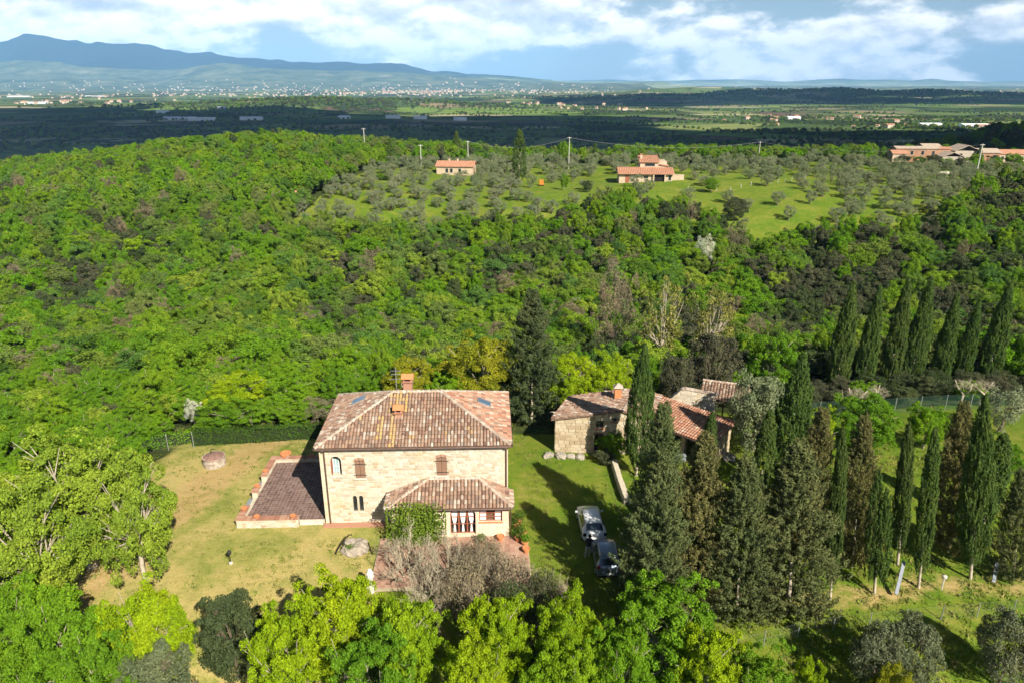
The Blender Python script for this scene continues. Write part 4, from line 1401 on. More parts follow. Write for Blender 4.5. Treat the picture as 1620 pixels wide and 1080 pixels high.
def arch_fill(mb, O, u, inn, s0, s1, zs, zt, thick, mi=0, n=8):
    """spandrel of an arched head: opening springs at zs, crown at zt, square hole top at zt"""
    O, u, inn = Vector(O), Vector(u).normalized(), Vector(inn).normalized()
    c, hw = (s0 + s1) / 2, (s1 - s0) / 2
    for sd in (-1, 1):
        pts = [O + u * (c + sd * hw) + UP * (zt + 0.001)]
        for k in range(n + 1):
            t = PI / 2 * k / n
            pts.append(O + u * (c + sd * hw * math.cos(t)) + UP * (zs + (zt - zs) * math.sin(t)))
        if sd > 0:
            pts = pts[::-1]
        mb.prism(pts, inn * thick, mi)


def arch_poly(s0, s1, z0, zs, zt, n=8):
    c, hw = (s0 + s1) / 2, (s1 - s0) / 2
    return [(s0, z0), (s1, z0)] + [(c + hw * math.cos(PI * k / (2 * n)), zs + (zt - zs) * math.sin(PI * k / (2 * n))) for k in range(0, 2 * n + 1)]


# ------------------------------------------------------------------ the farmhouse
HYAW = R(2.0)
house = empty('farmhouse', (-14.08, 45.95, 0), HYAW)
tag(house, 'two-storey stone farmhouse with hipped tile roof and a front porch', 'house')
HW, HD, HE = 13.75, 8.9, 6.5
X, Yv = Vector((1, 0, 0)), Vector((0, 1, 0))
fh = [(0.72, 1.50, 4.15, 5.75), (2.48, 3.22, 3.9, 5.4), (8.48, 9.26, 4.0, 5.55), (2.12, 2.44, 1.05, 2.4), (2.58, 2.90, 1.05, 2.4)]
ph_holes = [(9.5, 11.35, 0.18, 2.4), (11.62, 13.3, 1.25, 2.32), (5.75, 8.35, 0.15, 2.35)]
mb = MB()
panel_wall(mb, (0, 0, 0), X, Yv, HW, HE, fh, 0.5)
arch_fill(mb, (0, 0, 0), X, Yv, 0.72, 1.50, 5.36, 5.75, 0.5)
arch_fill(mb, (0, 0, 0), X, Yv, 2.48, 3.22, 5.25, 5.4, 0.5)
arch_fill(mb, (0, 0, 0), X, Yv, 8.48, 9.26, 5.40, 5.55, 0.5)
arch_fill(mb, (0, 0, 0), X, Yv, 2.12, 2.44, 2.24, 2.4, 0.5)
arch_fill(mb, (0, 0, 0), X, Yv, 2.58, 2.90, 2.24, 2.4, 0.5)
mb.box(0, 0.5, 0.5, HD, 0, HE)
mb.box(HW - 0.5, HW, 0.5, HD, 0, HE)
mb.box(0.5, HW - 0.5, HD - 0.5, HD, 0, HE)
mb.box(0.5, HW - 0.5, 0.5, HD - 0.5, 3.0, 3.2)
mb.build('wall', M_MORTAR, house)
mb = MB()
blk = [(5.05, 14.2, 0, 2.45), (4.95, 14.4, 2.45, 2.9), (6.9, 12.9, 2.8, 3.45), (7.8, 11.8, 3.3, 3.85)]
stones(mb, (0, 0, 0), X, -Yv, HW, lambda s: HE, fh + blk, seed=3, big=0.15)
stones(mb, (0, 0, 0), Yv, -X, HD, lambda s: HE, [], seed=4)
stones(mb, (HW, 0, 0), Yv, X, HD, lambda s: HE, [], seed=5)
o = mb.build('wall_stones', M_STONE, house)
o['kind'] = 'stuff'
# corner stones
mb = MB()
rq = random.Random(8)
for xx in (0, HW):
    z = 0.0
    k = 0
    while z < HE - 0.2:
        h = rq.uniform(0.24, 0.34)
        w = 0.55 if k % 2 else 0.34
        x0, x1 = (-0.035, w) if xx == 0 else (HW - w, HW + 0.035)
        if not (xx > 0 and z < 2.9):
            mb.box(x0, x1, -0.035, 0.32, z + 0.01, min(z + h, HE) - 0.008)
        z += h
        k += 1
o = mb.build('quoin_stones', island('quoin', [(0, (0.56, 0.48, 0.35)), (0.5, (0.64, 0.55, 0.40)), (1, (0.58, 0.47, 0.32))], nscale=4, namt=0.15), house)
o['kind'] = 'stuff'
mb = MB()
mb.box(-0.15, 4.9, -0.55, -0.04, -0.1, 0.10)
mb.build('brick_plinth', M_BRICK, house)

# roof
ov = 0.27
RZ0, RZ1 = 6.55, 8.85
A0, A1 = Vector((-ov, -ov, RZ0)), Vector((HW + ov, -ov, RZ0))
A2, A3 = Vector((HW + ov, HD + ov, RZ0)), Vector((-ov, HD + ov, RZ0))
hy = HD / 2
R0, R1 = Vector((4.95, hy, RZ1)), Vector((HW - 5.05, hy, RZ1))
mb = MB()
th = Vector((0, 0, -0.16))
vs = [A0, A1, A2, A3, R0, R1]
vs = vs + [p + th for p in vs[:4]]
mb.add(vs, [(0, 1, 5, 4), (1, 2, 5), (2, 3, 4, 5), (3, 0, 4), (6, 9, 8, 7), (0, 6, 7, 1), (1, 7, 8, 2), (2, 8, 9, 3), (3, 9, 6, 0)])
roof = mb.build('roof', M_UNDER, house)


def slope(P0, P1, T):
    """u along the eave P0->P1, v up the slope through T, and T's (u, v)"""
    u = (P1 - P0).normalized()
    w = T - P0
    a = w.dot(u)
    v = w - u * a
    return u, v.normalized(), a, v.length


mb = MB()
u, v, a, b = slope(A0, A1, R0)
L = (A1 - A0).length
a2 = (R1 - A0).dot(u)


def front_mi(uc, vc, rng):
    if 4.4 < uc < 4.8 and vc < 3.0 and rng.random() < 0.45:
        return 1
    if 5.0 < uc < 6.4 and (abs(uc - 5.3) < 0.13 or vc > 3.1) and rng.random() < 0.6:
        return 1
    if abs(uc - 5.6) < 0.12 and vc < 2.4 and rng.random() < 0.5:
        return 1
    if rng.random() < 0.012:
        return 1
    return 0


tiles(mb, A0, u, v, [(0, 0), (L, 0), (a2, b), (a, b)], seed=21, mifn=front_mi)
u, v, a, b = slope(A1, A2, R1)
tiles(mb, A1, u, v, [(0, 0), ((A2 - A1).length, 0), (a, b)], seed=22, mifn=lambda uc, vc, rng: 2 if rng.random() < 0.6 else 0)
u, v, a, b = slope(A3, A0, R0)
tiles(mb, A3, u, v, [(0, 0), ((A3 - A0).length, 0), (a, b)], seed=23, mi=0)
u, v, a, b = slope(A2, A3, R1)
tiles(mb, A2, u, v, [(0, 0), ((A3 - A2).length, 0), ((R0 - A2).dot(u), b), (a, b)], seed=24, mi=0)
for (p, q, sd) in ((A0, R0, 1), (A1, R1, 2), (A2, R1, 3), (A3, R0, 4), (R0, R1, 5)):
    ridge(mb, p, q, sd, mi=3)
o = mb.build('roof_tiles', [M_TILE, M_TILE_O, M_TILE_R, M_TILE_L], roof)
o['kind'] = 'stuff'
mb = MB()
mb.tube([A0 + Vector((0, -0.07, -0.06)), A1 + Vector((0, -0.07, -0.06))], 0.075, 8)
mb.tube([A1 + Vector((0.07, 0, -0.06)), A2 + Vector((0.07, 0, -0.06))], 0.075, 8)
mb.tube([A3 + Vector((-0.07, 0, -0.06)), A0 + Vector((-0.07, 0, -0.06))], 0.075, 8)
mb.build('gutter', M_COPPER, house)
for xx, z0 in ((0.33, 0.0), (HW - 0.10, 3.0)):
    MB().tube([(xx, -0.42, 6.45), (xx, -0.1, 6.15), (xx, -0.1, z0)], 0.055, 8).build('downpipe', M_COPPER, house)
# chimneys
for (cx, cy, zb, zt, sc) in ((5.95, 6.2, 8.0, 9.45, 0.95), (5.6, 2.45, 7.4, 8.5, 0.75)):
    mb = MB()
    w = 0.36 * sc
    mb.box(cx - w, cx + w, cy - w, cy + w, zb, zt - 0.35)
    ch = mb.build('chimney', M_BRICK, house)
    mb = MB()
    for sx in (-1, 1):
        for sy in (-1, 1):
            mb.box(cx + sx * w - 0.08 * (sx > 0) * 1.4, cx + sx * w + 0.08 * (sx < 0) * 1.4, cy + sy * w - 0.11 * (sy > 0), cy + sy * w + 0.11 * (sy < 0), zt - 0.35, zt - 0.08)
    mb.box(cx - w - 0.1, cx + w + 0.1, cy - w - 0.1, cy + w + 0.1, zt - 0.42, zt - 0.352)
    mb.build('chimney_vent', M_BRICK, ch)
    mb = MB()
    z = zt - 0.08
    e = w + 0.14
    mb.add([(cx - e, cy - e, z), (cx + e, cy - e, z), (cx + e, cy + e, z), (cx - e, cy + e, z), (cx - e, cy, z + 0.3), (cx + e, cy, z + 0.3)], [(0, 1, 5, 4), (2, 3, 4, 5), (1, 2, 5), (3, 0, 4), (3, 2, 1, 0)])
    mb.build('chimney_cap', M_TERRA, ch)
mb = MB()
mb.tube([(5.05, 6.0, 8.2), (5.05, 6.0, 10.3)], 0.028, 6)
for z, hw_ in ((9.3, 0.5), (9.7, 0.35), (10.0, 0.4)):
    mb.tube([(5.05 - hw_, 6.0, z), (5.05 + hw_, 6.0, z)], 0.015, 4)
    for k in range(5):
        xx = 5.05 - hw_ + 2 * hw_ * k / 4
        mb.tube([(xx, 5.85, z), (xx, 6.15, z)], 0.01, 4)
mb.build('aerial', M_GALV, house)
# skylights on the side slopes
for (P0, P1, T, uu, vv, nm) in ((A1, A2, R1, 5.4, 2.2, 'right'), (A3, A0, R0, 3.6, 2.6, 'left')):
    u, v, a, b = slope(P0, P1, T)
    n = u.cross(v)
    c = P0 + u * uu + v * vv
    mb = MB()
    mb.obox(c + n * 0.13, u, v, n, 0.42, 0.55, 0.07)
    sk = mb.build('skylight', M_GALV, house)
    mb = MB()
    mb.obox(c + n * 0.205, u, v, n, 0.36, 0.49, 0.012)
    mb.build('pane', M_GLASS_B, sk)

# windows of the facade
# arched opening with a door of glass set back
mb = MB()
mb.box(0.72, 1.50, 0.45, 0.5, 4.15, 5.75)
w = mb.build('window', M_DARK, house)
mb = MB()
mb.box(0.86, 1.22, 0.40, 0.43, 4.2, 5.35)
mb.build('pane', M_GLASS_T, w)
mb = MB()
for (a, b, c, d) in ((0.80, 0.86, 4.17, 5.4), (1.22, 1.28, 4.17, 5.4), (0.86, 1.22, 4.72, 4.76), (1.0, 1.03, 4.2, 5.35)):
    mb.box(a, b, 0.37, 0.42, c, d)
mb.build('frame', M_WHITE, w)
mb = MB()
mb.box(0.62, 1.60, -0.08, 0.30, 4.05, 4.148)
mb.build('sill', M_PALE, w)
MB().box(0.725, 0.78, 0.06, 0.44, 4.16, 5.3).build('shutter', M_WOOD_R, w)
# shuttered windows
for (s0, s1, z0, zs, zt) in ((2.48, 3.22, 3.9, 5.25, 5.4), (8.48, 9.26, 4.0, 5.40, 5.55)):
    mb = MB()
    mb.box(s0, s1, 0.30, 0.34, z0, zt)
    w = mb.build('window', M_DARK, house)
    c = (s0 + s1) / 2
    for sd in (0, 1):
        a, b = (s0 + 0.02, c - 0.012) if sd == 0 else (c + 0.012, s1 - 0.02)
        mb = MB()
        mb.box(a, b, 0.02, 0.055, z0 + 0.02, zs + 0.02)
        n = 3
        for k in range(n):
            mb.box(a + (b - a) * k / n + 0.008, a + (b - a) * (k + 1) / n - 0.008, 0.004, 0.021, z0 + 0.03, zs + 0.10 * (1 if (k if sd == 0 else n - 1 - k) > 0 else 0.2))
        sh = mb.build('shutter', M_WOOD_L, w)
        mb = MB()
        for zz in (z0 + 0.25, zs - 0.2):
            mb.box(a, b, -0.012, 0.003, zz, zz + 0.05)
            mb.box((s0 - 0.14) if sd == 0 else s1, s0 if sd == 0 else (s1 + 0.14), -0.05, -0.025, zz, zz + 0.04)
        mb.build('hinge', M_IRON, sh)
    MB().box(s0 - 0.1, s1 + 0.1, -0.09, 0.28, z0 - 0.09, z0 - 0.002).build('sill', M_PALE, w)
    mb = MB()
    cc_, hw_ = (s0 + s1) / 2, (s1 - s0) / 2 + 0.02
    for k in range(9):
        t0 = PI * (0.12 + 0.76 * k / 9)
        x = cc_ - hw_ * math.cos(t0 + 0.04)
        zb_ = zs - 0.02 + (zt - zs + 0.06) * math.sin(t0 + 0.04)
        mb.box(x - 0.035, x + 0.035, -0.045, 0.05, zb_, zb_ + 0.2)
    mb.build('brick_arch', M_BRICK, w)
for (s0, s1) in ((2.12, 2.44), (2.58, 2.90)):
    w = MB().box(s0, s1, 0.24, 0.28, 1.05, 2.4).build('window', M_GLASS, house)
    mb = MB()
    for k in range(1, 4):
        xx = s0 + (s1 - s0) * k / 4
        mb.tube([(xx, 0.06, 1.06), (xx, 0.06, 2.36)], 0.012, 5)
    for k in range(5):
        zz = 1.2 + 0.24 * k
        mb.tube([(s0, 0.05, zz), (s1, 0.05, zz)], 0.010, 5)
    mb.build('grille', M_IRON, w)
    MB().box(s0 - 0.05, s1 + 0.05, -0.07, 0.2, 0.96, 1.048).build('sill', M_PALE, w)

# porch
PX0, PX1, PY0 = 5.2, 13.8, -2.0
mb = MB()
ph2 = [(h[0] - PX0, h[1] - PX0, h[2], h[3]) for h in ph_holes]
panel_wall(mb, (PX0, PY0, 0), X, Yv, PX1 - PX0, 2.62, ph2, 0.35)
arch_fill(mb, (PX0, PY0, 0), X, Yv, *ph2[0][:2], 1.95, 2.4, 0.35)
arch_fill(mb, (PX0, PY0, 0), X, Yv, *ph2[1][:2], 2.12, 2.32, 0.35)
mb.box(PX0, PX0 + 0.35, PY0 + 0.35, -0.05, 0, 2.62)
mb.box(PX1 - 0.35, PX1, PY0 + 0.35, -0.05, 0, 2.62)
porch = mb.build('porch', M_PLASTER, house)
mb = MB()
stones(mb, (PX0, PY0, 0), X, -Yv, 0.55, lambda s: 2.6, [], seed=41)
stones(mb, (8.35, PY0, 0), X, -Yv, 1.1, lambda s: 2.6, [], seed=42)
stones(mb, (11.4, PY0, 0), X, -Yv, 2.38, lambda s: 1.2, [], seed=43)
o = mb.build('porch_stones', island('stone_pale', [(0, (0.62, 0.53, 0.40)), (0.5, (0.70, 0.62, 0.48)), (1, (0.66, 0.55, 0.40))], nscale=4, namt=0.15), house)
o['kind'] = 'stuff'
E0, E1 = Vector((4.8, PY0 - 0.34, 2.62)), Vector((14.1, PY0 - 0.34, 2.62))
B0, B1 = Vector((4.8, -0.05, 2.62)), Vector((14.1, -0.05, 2.62))
T0, T1 = Vector((7.95, -0.05, 3.82)), Vector((11.5, -0.05, 3.82))
mb = MB()
th = Vector((0, 0, -0.12))
vs = [E0, E1, B1, T1, T0, B0] + [E0 + th, E1 + th, B1 + th, B0 + th]
mb.add(vs, [(0, 1, 3, 4), (1, 2, 3), (5, 0, 4), (0, 6, 7, 1), (1, 7, 8, 2), (5, 9, 6, 0), (6, 9, 8, 7)])
pr = mb.build('porch_roof', M_UNDER, house)
mb = MB()
u, v, a, b = slope(E0, E1, T0)
tiles(mb, E0, u, v, [(0, 0), ((E1 - E0).length, 0), ((T1 - E0).dot(u), b), (a, b)], col=0.26, seed=31)
u, v, a, b = slope(E1, B1, T1)
tiles(mb, E1, u, v, [(0, 0), ((B1 - E1).length, 0), (a, b)], col=0.26, seed=32, mi=0)
u, v, a, b = slope(B0, E0, T0)
tiles(mb, B0, u, v, [(0, 0), ((B0 - E0).length, 0), (a, b)], col=0.26, seed=33)
ridge(mb, E0, T0, 7, mi=1)
ridge(mb, E1, T1, 8, mi=1)
ridge(mb, T0 + Vector((0, -0.1, -0.03)), T1 + Vector((0, -0.1, -0.03)), 9, mi=1)
o = mb.build('roof_tiles', [M_TILE, M_TILE_L], pr)
o['kind'] = 'stuff'
mb = MB()
mb.tube([E0 + Vector((0, -0.06, -0.05)), E1 + Vector((0, -0.06, -0.05))], 0.07, 8)
mb.build('gutter', M_COPPER, house)
MB().tube([(13.9, PY0 - 0.15, 2.5), (13.9, PY0 - 0.06, 0.0)], 0.05, 8).build('downpipe', M_COPPER, house)
# arched glazed door with curtains
d0, d1 = 9.5, 11.35
yb = PY0 + 0.25
dr = MB().box(d0, d1, yb + 0.06, yb + 0.09, 0.18, 2.4).build('door', M_DARK, house)
mb = MB()
for k in range(4):
    xx = d0 + (d1 - d0) * k / 3
    mb.box(max(d0, xx - 0.05), min(d1, xx + 0.05), yb - 0.04, yb + 0.02, 0.2, 2.38 if k in (1, 2) else 2.0)
for z in (0.2, 0.95, 1.55):
    for k in range(3):
        a, b = d0 + (d1 - d0) * k / 3 + 0.052, d0 + (d1 - d0) * (k + 1) / 3 - 0.052
        mb.box(a, b, yb - 0.03, yb + 0.01, z, z + 0.05)
mb.build('frame', M_WOOD_R, dr)
mb = MB()
c, hw_ = (d0 + d1) / 2, (d1 - d0) / 2
for k in range(12):
    t0, t1 = PI * k / 12, PI * (k + 1) / 12
    q = [(c - hw_ * math.cos(t), 1.95 + 0.45 * math.sin(t)) for t in (t0, t1)]
    mb.prism([(q[0][0], yb - 0.06, q[0][1]), (q[1][0], yb - 0.06, q[1][1]), (q[1][0] * 0.93 + c * 0.07, yb - 0.06, q[1][1] - 0.08), (q[0][0] * 0.93 + c * 0.07, yb - 0.06, q[0][1] - 0.08)], (0, 0.1, 0))
mb.build('arch_frame', M_WOOD_R, dr)
for k in range(3):
    a, b = d0 + (d1 - d0) * k / 3 + 0.06, d0 + (d1 - d0) * (k + 1) / 3 - 0.06
    m_ = (a + b) / 2
    mb = MB()
    for (z0, z1, f0, f1) in ((2.12, 1.3, 1.0, 0.62), (1.3, 0.85, 0.62, 0.22), (0.85, 0.25, 0.22, 0.42)):
        nseg = 6
        for q in range(nseg):
            fa, fb = -1 + 2 * q / nseg, -1 + 2 * (q + 1) / nseg
            h_ = (b - a) / 2
            ya, yc = yb + 0.03 * (q % 2), yb + 0.03 * ((q + 1) % 2)
            mb.add([(m_ + fa * h_ * f0, ya + 0.02, z0), (m_ + fb * h_ * f0, yc + 0.02, z0), (m_ + fb * h_ * f1, yc + 0.02, z1), (m_ + fa * h_ * f1, ya + 0.02, z1)], [(0, 1, 2, 3)])
    mb.build('curtain', M_CURTAIN, dr)
s0, s1 = 11.62, 13.3
wd = MB().box(s0, s1, PY0 + 0.28, PY0 + 0.31, 1.25, 2.32).build('window', M_WOOD, house)
for (a, b) in ((s0 + 0.06, s0 + 0.52), (s1 - 0.52, s1 - 0.06)):
    MB().box(a, b, PY0 + 0.2, PY0 + 0.24, 1.3, 2.25).build('curtain', M_CURTAIN, wd)
mb = MB()
for (a, b, c, d) in ((s0, s0 + 0.06, 1.25, 2.25), (s1 - 0.06, s1, 1.25, 2.25), (s0 + 0.52, s0 + 0.57, 1.25, 2.25), (s1 - 0.57, s1 - 0.52, 1.25, 2.25)):
    mb.box(a, b, PY0 + 0.15, PY0 + 0.2, c, d)
for z in (1.25, 1.56, 1.88, 2.18):
    for (a, b) in ((s0 + 0.06, s0 + 0.52), (s0 + 0.57, s1 - 0.57), (s1 - 0.52, s1 - 0.06)):
        mb.box(a, b, PY0 + 0.155, PY0 + 0.195, z, z + 0.045)
mb.build('frame', M_WOOD_R, wd)
MB().box(s0 - 0.05, s1 + 0.05, PY0 - 0.08, PY0 + 0.15, 1.17, 1.248).build('sill', M_TERRA, wd)
MB().box(11.75, 13.2, PY0 - 0.22, PY0 - 0.02, 2.36, 2.44).build('awning', M_GREYWOOD, house)

# vine over the open porch bay
rng = np.random.default_rng(77)
n = 5200
vx = rng.normal(7.1, 0.95, n)
vz = np.abs(rng.normal(1.5, 0.85, n))
P = np.stack([np.clip(vx, 5.0, 9.2), PY0 - 0.35 - np.abs(rng.normal(0, 0.45, n)), np.clip(vz, 0.05, 3.3)], 1)
P[:, 1] -= np.where(P[:, 2] > 2.5, 0.1, 0)
Vv, Ff = leaves(P, np.tile([0, -1, 0.6], (n, 1)), 0.16, rng, 0.7, jit=0.8)
wx = house.matrix_basis
vine = empty('climbing_vine', house.location, HYAW)
tag(vine, 'green climbing vine covering the open bay of the porch', 'vine')
link('leaves', fastmesh('leaves', Vv, Ff, M_VINE), vine)
mb = MB()
for k in range(9):
    x = 6.2 + 0.25 * k
    mb.tube([(x, PY0 - 0.5, -0.1), (x + rng.normal() * 0.2, PY0 - 0.45, 1.2), (x + rng.normal() * 0.4, PY0 - 0.5, 2.7)], [0.04, 0.03, 0.012], 5)
mb.build('stem', M_BARK, vine)

# ------------------------------------------------------------------ terrace with parapets left of the house
ter = empty('terrace', (-14.22, 45.95, 0), HYAW)
tag(ter, 'raised terracotta paved terrace with brick-topped parapets beside the farmhouse', 'terrace')
mb = MB()
mb.box(-6.35, -0.03, 0.15, 9.0, -0.3, 0.28)
mb.build('base', M_MORTAR, ter)
mb = MB()
rq = random.Random(12)
for i in range(21):
    for j in range(30):
        x0, y0 = -6.05 + i * 0.287, 0.18 + j * 0.293
        z = 0.296 + rq.uniform(0, 0.01)
        mb.add([(x0 + 0.006, y0 + 0.006, z), (x0 + 0.281, y0 + 0.006, z), (x0 + 0.281, y0 + 0.287, z), (x0 + 0.006, y0 + 0.287, z)], [(0, 1, 2, 3)])
o = mb.build('paving_tiles', M_PAVE, ter)
o['kind'] = 'stuff'
paraps = [(-6.5, -6.08, -0.35, 1.6), (-6.5, -6.08, 3.5, 4.6), (-6.5, -6.08, 6.0, 9.35)]
for (x0, x1, y0, y1) in paraps:
    pw = MB().box(x0 + 0.02, x1 - 0.02, y0, y1, -0.3, 0.66).build('parapet', M_MORTAR, ter)
    mb = MB()
    stones(mb, (x0, y1, -0.2), -Yv, -X, y1 - y0, lambda s: 0.84, seed=int(y0 * 7) + 60)
    stones(mb, (x1, y0, -0.2), Yv, X, y1 - y0, lambda s: 0.84, seed=int(y0 * 7) + 61)
    o = mb.build('parapet_stones', M_STONE, pw)
    o['kind'] = 'stuff'
    mb = MB()
    k = y0 - 0.04
    while k < y1:
        mb.box(x0 - 0.05, x1 + 0.05, k + 0.006, min(k + 0.14, y1 + 0.04), 0.662, 0.735)
        k += 0.145
    o = mb.build('coping_bricks', M_BRICK, pw)
    o['kind'] = 'stuff'
for (x0, x1, y0, y1, zt) in ((-6.075, -1.9, -0.35, 0.1, 0.66), (-6.075, -0.1, 8.93, 9.35, 0.66)):
    pw = MB().box(x0, x1, y0 + 0.02, y1 - 0.02, -0.3, zt).build('parapet', M_MORTAR, ter)
    mb = MB()
    stones(mb, (x0, y0, -0.2), X, -Yv, x1 - x0, lambda s: zt + 0.18, seed=int(x1 * 9) + 80)
    o = mb.build('parapet_stones', M_STONE, pw)
    o['kind'] = 'stuff'
    mb = MB()
    k = x0 + 0.06
    while k < x1:
        mb.box(k + 0.006, min(k + 0.14, x1 + 0.03), y0 - 0.05, y1 + 0.05, zt + 0.002, zt + 0.075)
        k += 0.145
    o = mb.build('coping_bricks', M_BRICK, pw)
    o['kind'] = 'stuff'
for k, (y0, y1) in enumerate(((1.6, 3.5), (4.6, 6.0))):
    MB().box(-6.75, -6.36, y0 + 0.02, y1 - 0.02, -0.3, 0.14).build('step', M_GREYWOOD, ter)
MB().box(-1.85, -0.1, -0.1, 0.14, -0.3, 0.2).build('step', M_PALE, ter)


def hpt(x, y, z=0):
    c, s = math.cos(HYAW), math.sin(HYAW)
    return Vector((-14.22 + x * c - y * s, 45.95 + x * s + y * c, z))


def pot(p, r, h, label, plant=None, seed=0, group='terracotta pots'):
    e = empty('flower_pot', p)
    tag(e, label, 'flower pot', group)
    MB().lathe([(r * 0.62, 0), (r * 0.85, h * 0.75), (r, h * 0.78), (r, h), (r * 0.85, h), (r * 0.8, h * 0.85)], sides=14).build('body', M_TERRA, e, smooth=False)
    if plant is not None:
        rg = np.random.default_rng(seed + 5)
        nn_ = 420
        d = sphere_pts(rg, nn_)
        Pq = d * (rg.uniform(0.4, 1, nn_) * plant[1])[:, None] + np.array([0, 0, h + plant[1] * 0.65])
        Vq, Fq = leaves(Pq, d, 0.12, rg, 0.5, jit=0.8)
        link('foliage', fastmesh('foliage', Vq, Fq, plant[0]), e)
    return e


for (x, y, lab) in ((-5.0, -0.13, 'low terracotta bowl on the front parapet corner of the terrace'), (-2.3, -0.13, 'low terracotta bowl at the house end of the front parapet'),
                    (-6.29, 1.0, 'terracotta pot on the parapet beside the front terrace step'), (-6.29, 4.3, 'terracotta pot on the short middle parapet'), (-6.29, 6.6, 'terracotta pot on the rear part of the side parapet'),
                    (-5.4, 9.14, 'terracotta bowl on the rear parapet corner'), (-3.0, 9.14, 'terracotta bowl on the rear parapet near the shade')):
    pot(hpt(x, y, 0.737), 0.23, 0.17, lab)
for i, (x, y, pl, lab) in enumerate(((14.75, -0.4, (M_HEDGE, 0.5), 'potted dark bush at the house corner'), (14.6, -1.3, (M_HEDGE, 0.6), 'potted dark bush, second from the house corner'),
                                     (15.0, -2.0, (M_LEAF, 0.38), 'potted light green plant beside the porch corner'), (14.6, -2.7, (M_HEDGE, 0.6), 'big potted dark bush in front of the porch corner'),
                                     (15.05, -3.2, (M_LEAF, 0.35), 'potted light green plant on the patio edge'), (15.1, -4.1, None, 'empty orange pot at the end of the patio row'),
                                     (11.9, -3.1, (M_LEAF, 0.35), 'potted green plant beside the porch door'), (13.3, -2.6, None, 'low wide pot under the porch window'))):
    pot(hpt(x, y, 0.0 if y > -3.5 and x > 14.5 else 0.05), 0.28, 0.40, lab, pl, i)
# patio in front of the porch
pat = empty('patio', (-14.22, 45.95, 0), HYAW)
tag(pat, 'reddish paved patio in front of the porch', 'patio')
MB().box(4.5, 15.3, -7.6, -2.05, -0.2, 0.035).build('base', M_MORTAR_R, pat)
mb = MB()
for i in range(33):
    for j in range(17):
        x0, y0 = 4.55 + i * 0.324, -7.55 + j * 0.32
        z = 0.04 + rq.uniform(0, 0.01)
        mb.add([(x0 + 0.006, y0 + 0.006, z), (x0 + 0.316, y0 + 0.006, z), (x0 + 0.316, y0 + 0.312, z), (x0 + 0.006, y0 + 0.312, z)], [(0, 1, 2, 3)])
o = mb.build('paving_tiles', island('patio_tile', [(0, (0.32, 0.17, 0.12)), (0.5, (0.42, 0.24, 0.17)), (1, (0.46, 0.30, 0.22))], nscale=0.8, namt=0.4), pat)
o['kind'] = 'stuff'
# coil of hose on the low wall of the back lawn etc.
tag(MB().lathe([(0.42, 0.0), (0.5, 0.04), (0.5, 0.10), (0.40, 0.12), (0.38, 0.05)], sides=18).build('round_tray', M_TERRA, None, loc=at(452, 717, 0.0)), 'round brownish disc lying on the grass behind the terrace', 'disc')

# ------------------------------------------------------------------ small stone barn
bx = empty('stone_barn', (3.87, 57.3, 0), R(-4))
tag(bx, 'small rubble stone barn with a tiled gable roof and orange brick chimney', 'barn')
BW, BDX, BDY = 8.2, 1.5, 4.6          # skewed plan: depth leans to the side


def bp(s, t, z):
    return Vector((s + BDX * t / BDY, t, z))


def btop(s):
    return 3.25 + 0.95 * min(s, 6.0) / 6.0 - max(0, s - 6.0) * 0.28


bh = [(3.55, 4.35, 0.05, 1.9), (3.62, 4.3, 2.45, 3.2)]
mb = MB()
S = [0, 3.55, 3.62, 4.3, 4.35, 6.0, BW]
for a, b in zip(S[:-1], S[1:]):
    m_ = (a + b) / 2
    cut = sorted([(h[2], h[3]) for h in bh if h[0] < m_ < h[1]])
    z = -0.3
    for (c, d) in cut + [(99, 99)]:
        za, zb = (z, z), ((c, c) if c < 90 else (btop(a), btop(b)))
        mb.prism([bp(a, 0, za[0]), bp(b, 0, za[1]), bp(b, 0, zb[1]), bp(a, 0, zb[0])], bp(0, 0.45, 0))
        z = d
mb.prism([bp(0, 0.45, -0.3), bp(0, BDY, -0.3), bp(0, BDY, btop(0)), bp(0, 0.45, btop(0))], (0.45, 0, 0))
mb.prism([bp(BW - 0.45, 0.45, -0.3), bp(BW - 0.45, BDY, -0.3), bp(BW - 0.45, BDY, btop(BW)), bp(BW - 0.45, 0.45, btop(BW))], (0.45, 0, 0))
mb.prism([bp(0.45, BDY - 0.4, -0.3), bp(BW - 0.45, BDY - 0.4, -0.3), bp(BW - 0.45, BDY - 0.4, btop(BW)), bp(6, BDY - 0.4, btop(6)), bp(0.45, BDY - 0.4, btop(0))], (0, 0.4, 0))
mb.build('wall', M_MORTAR_R, bx)
mb = MB()
stones(mb, (0, 0, -0.1), X, -Yv, BW, lambda s: btop(s) + 0.08, [(h[0], h[1], h[2] + 0.1, h[3] + 0.1) for h in bh], ch=(0.22, 0.38), lw=(0.3, 0.75), seed=91, proud=(0.01, 0.06), big=0.2)
dl = Vector((BDX, BDY, 0))
stones(mb, (0, 0, -0.1), dl, Vector((-BDY, BDX, 0)), dl.length, lambda s: 3.3, [], ch=(0.22, 0.38), lw=(0.3, 0.75), seed=92, proud=(0.01, 0.06))
o = mb.build('wall_stones', M_STONE_R, bx)
o['kind'] = 'stuff'
mb = MB()
ov = 0.28
zl = btop(0) + 0.06
q = [bp(-ov, -ov, zl - 0.04), bp(6, -ov, btop(6) + 0.1), bp(6, BDY + ov, btop(6) + 0.1), bp(-ov, BDY + ov, zl - 0.04)]
q2 = [bp(6, -ov, btop(6) + 0.1), bp(BW + ov, -ov, btop(BW) + 0.02), bp(BW + ov, BDY + ov, btop(BW) + 0.02), bp(6, BDY + ov, btop(6) + 0.1)]
for qq in (q, q2):
    mb.prism(qq, (0, 0, -0.1))
rf = mb.build('roof', M_UNDER, bx)
mb = MB()
u, v, a, b = slope(q[3], q[0], q[1])
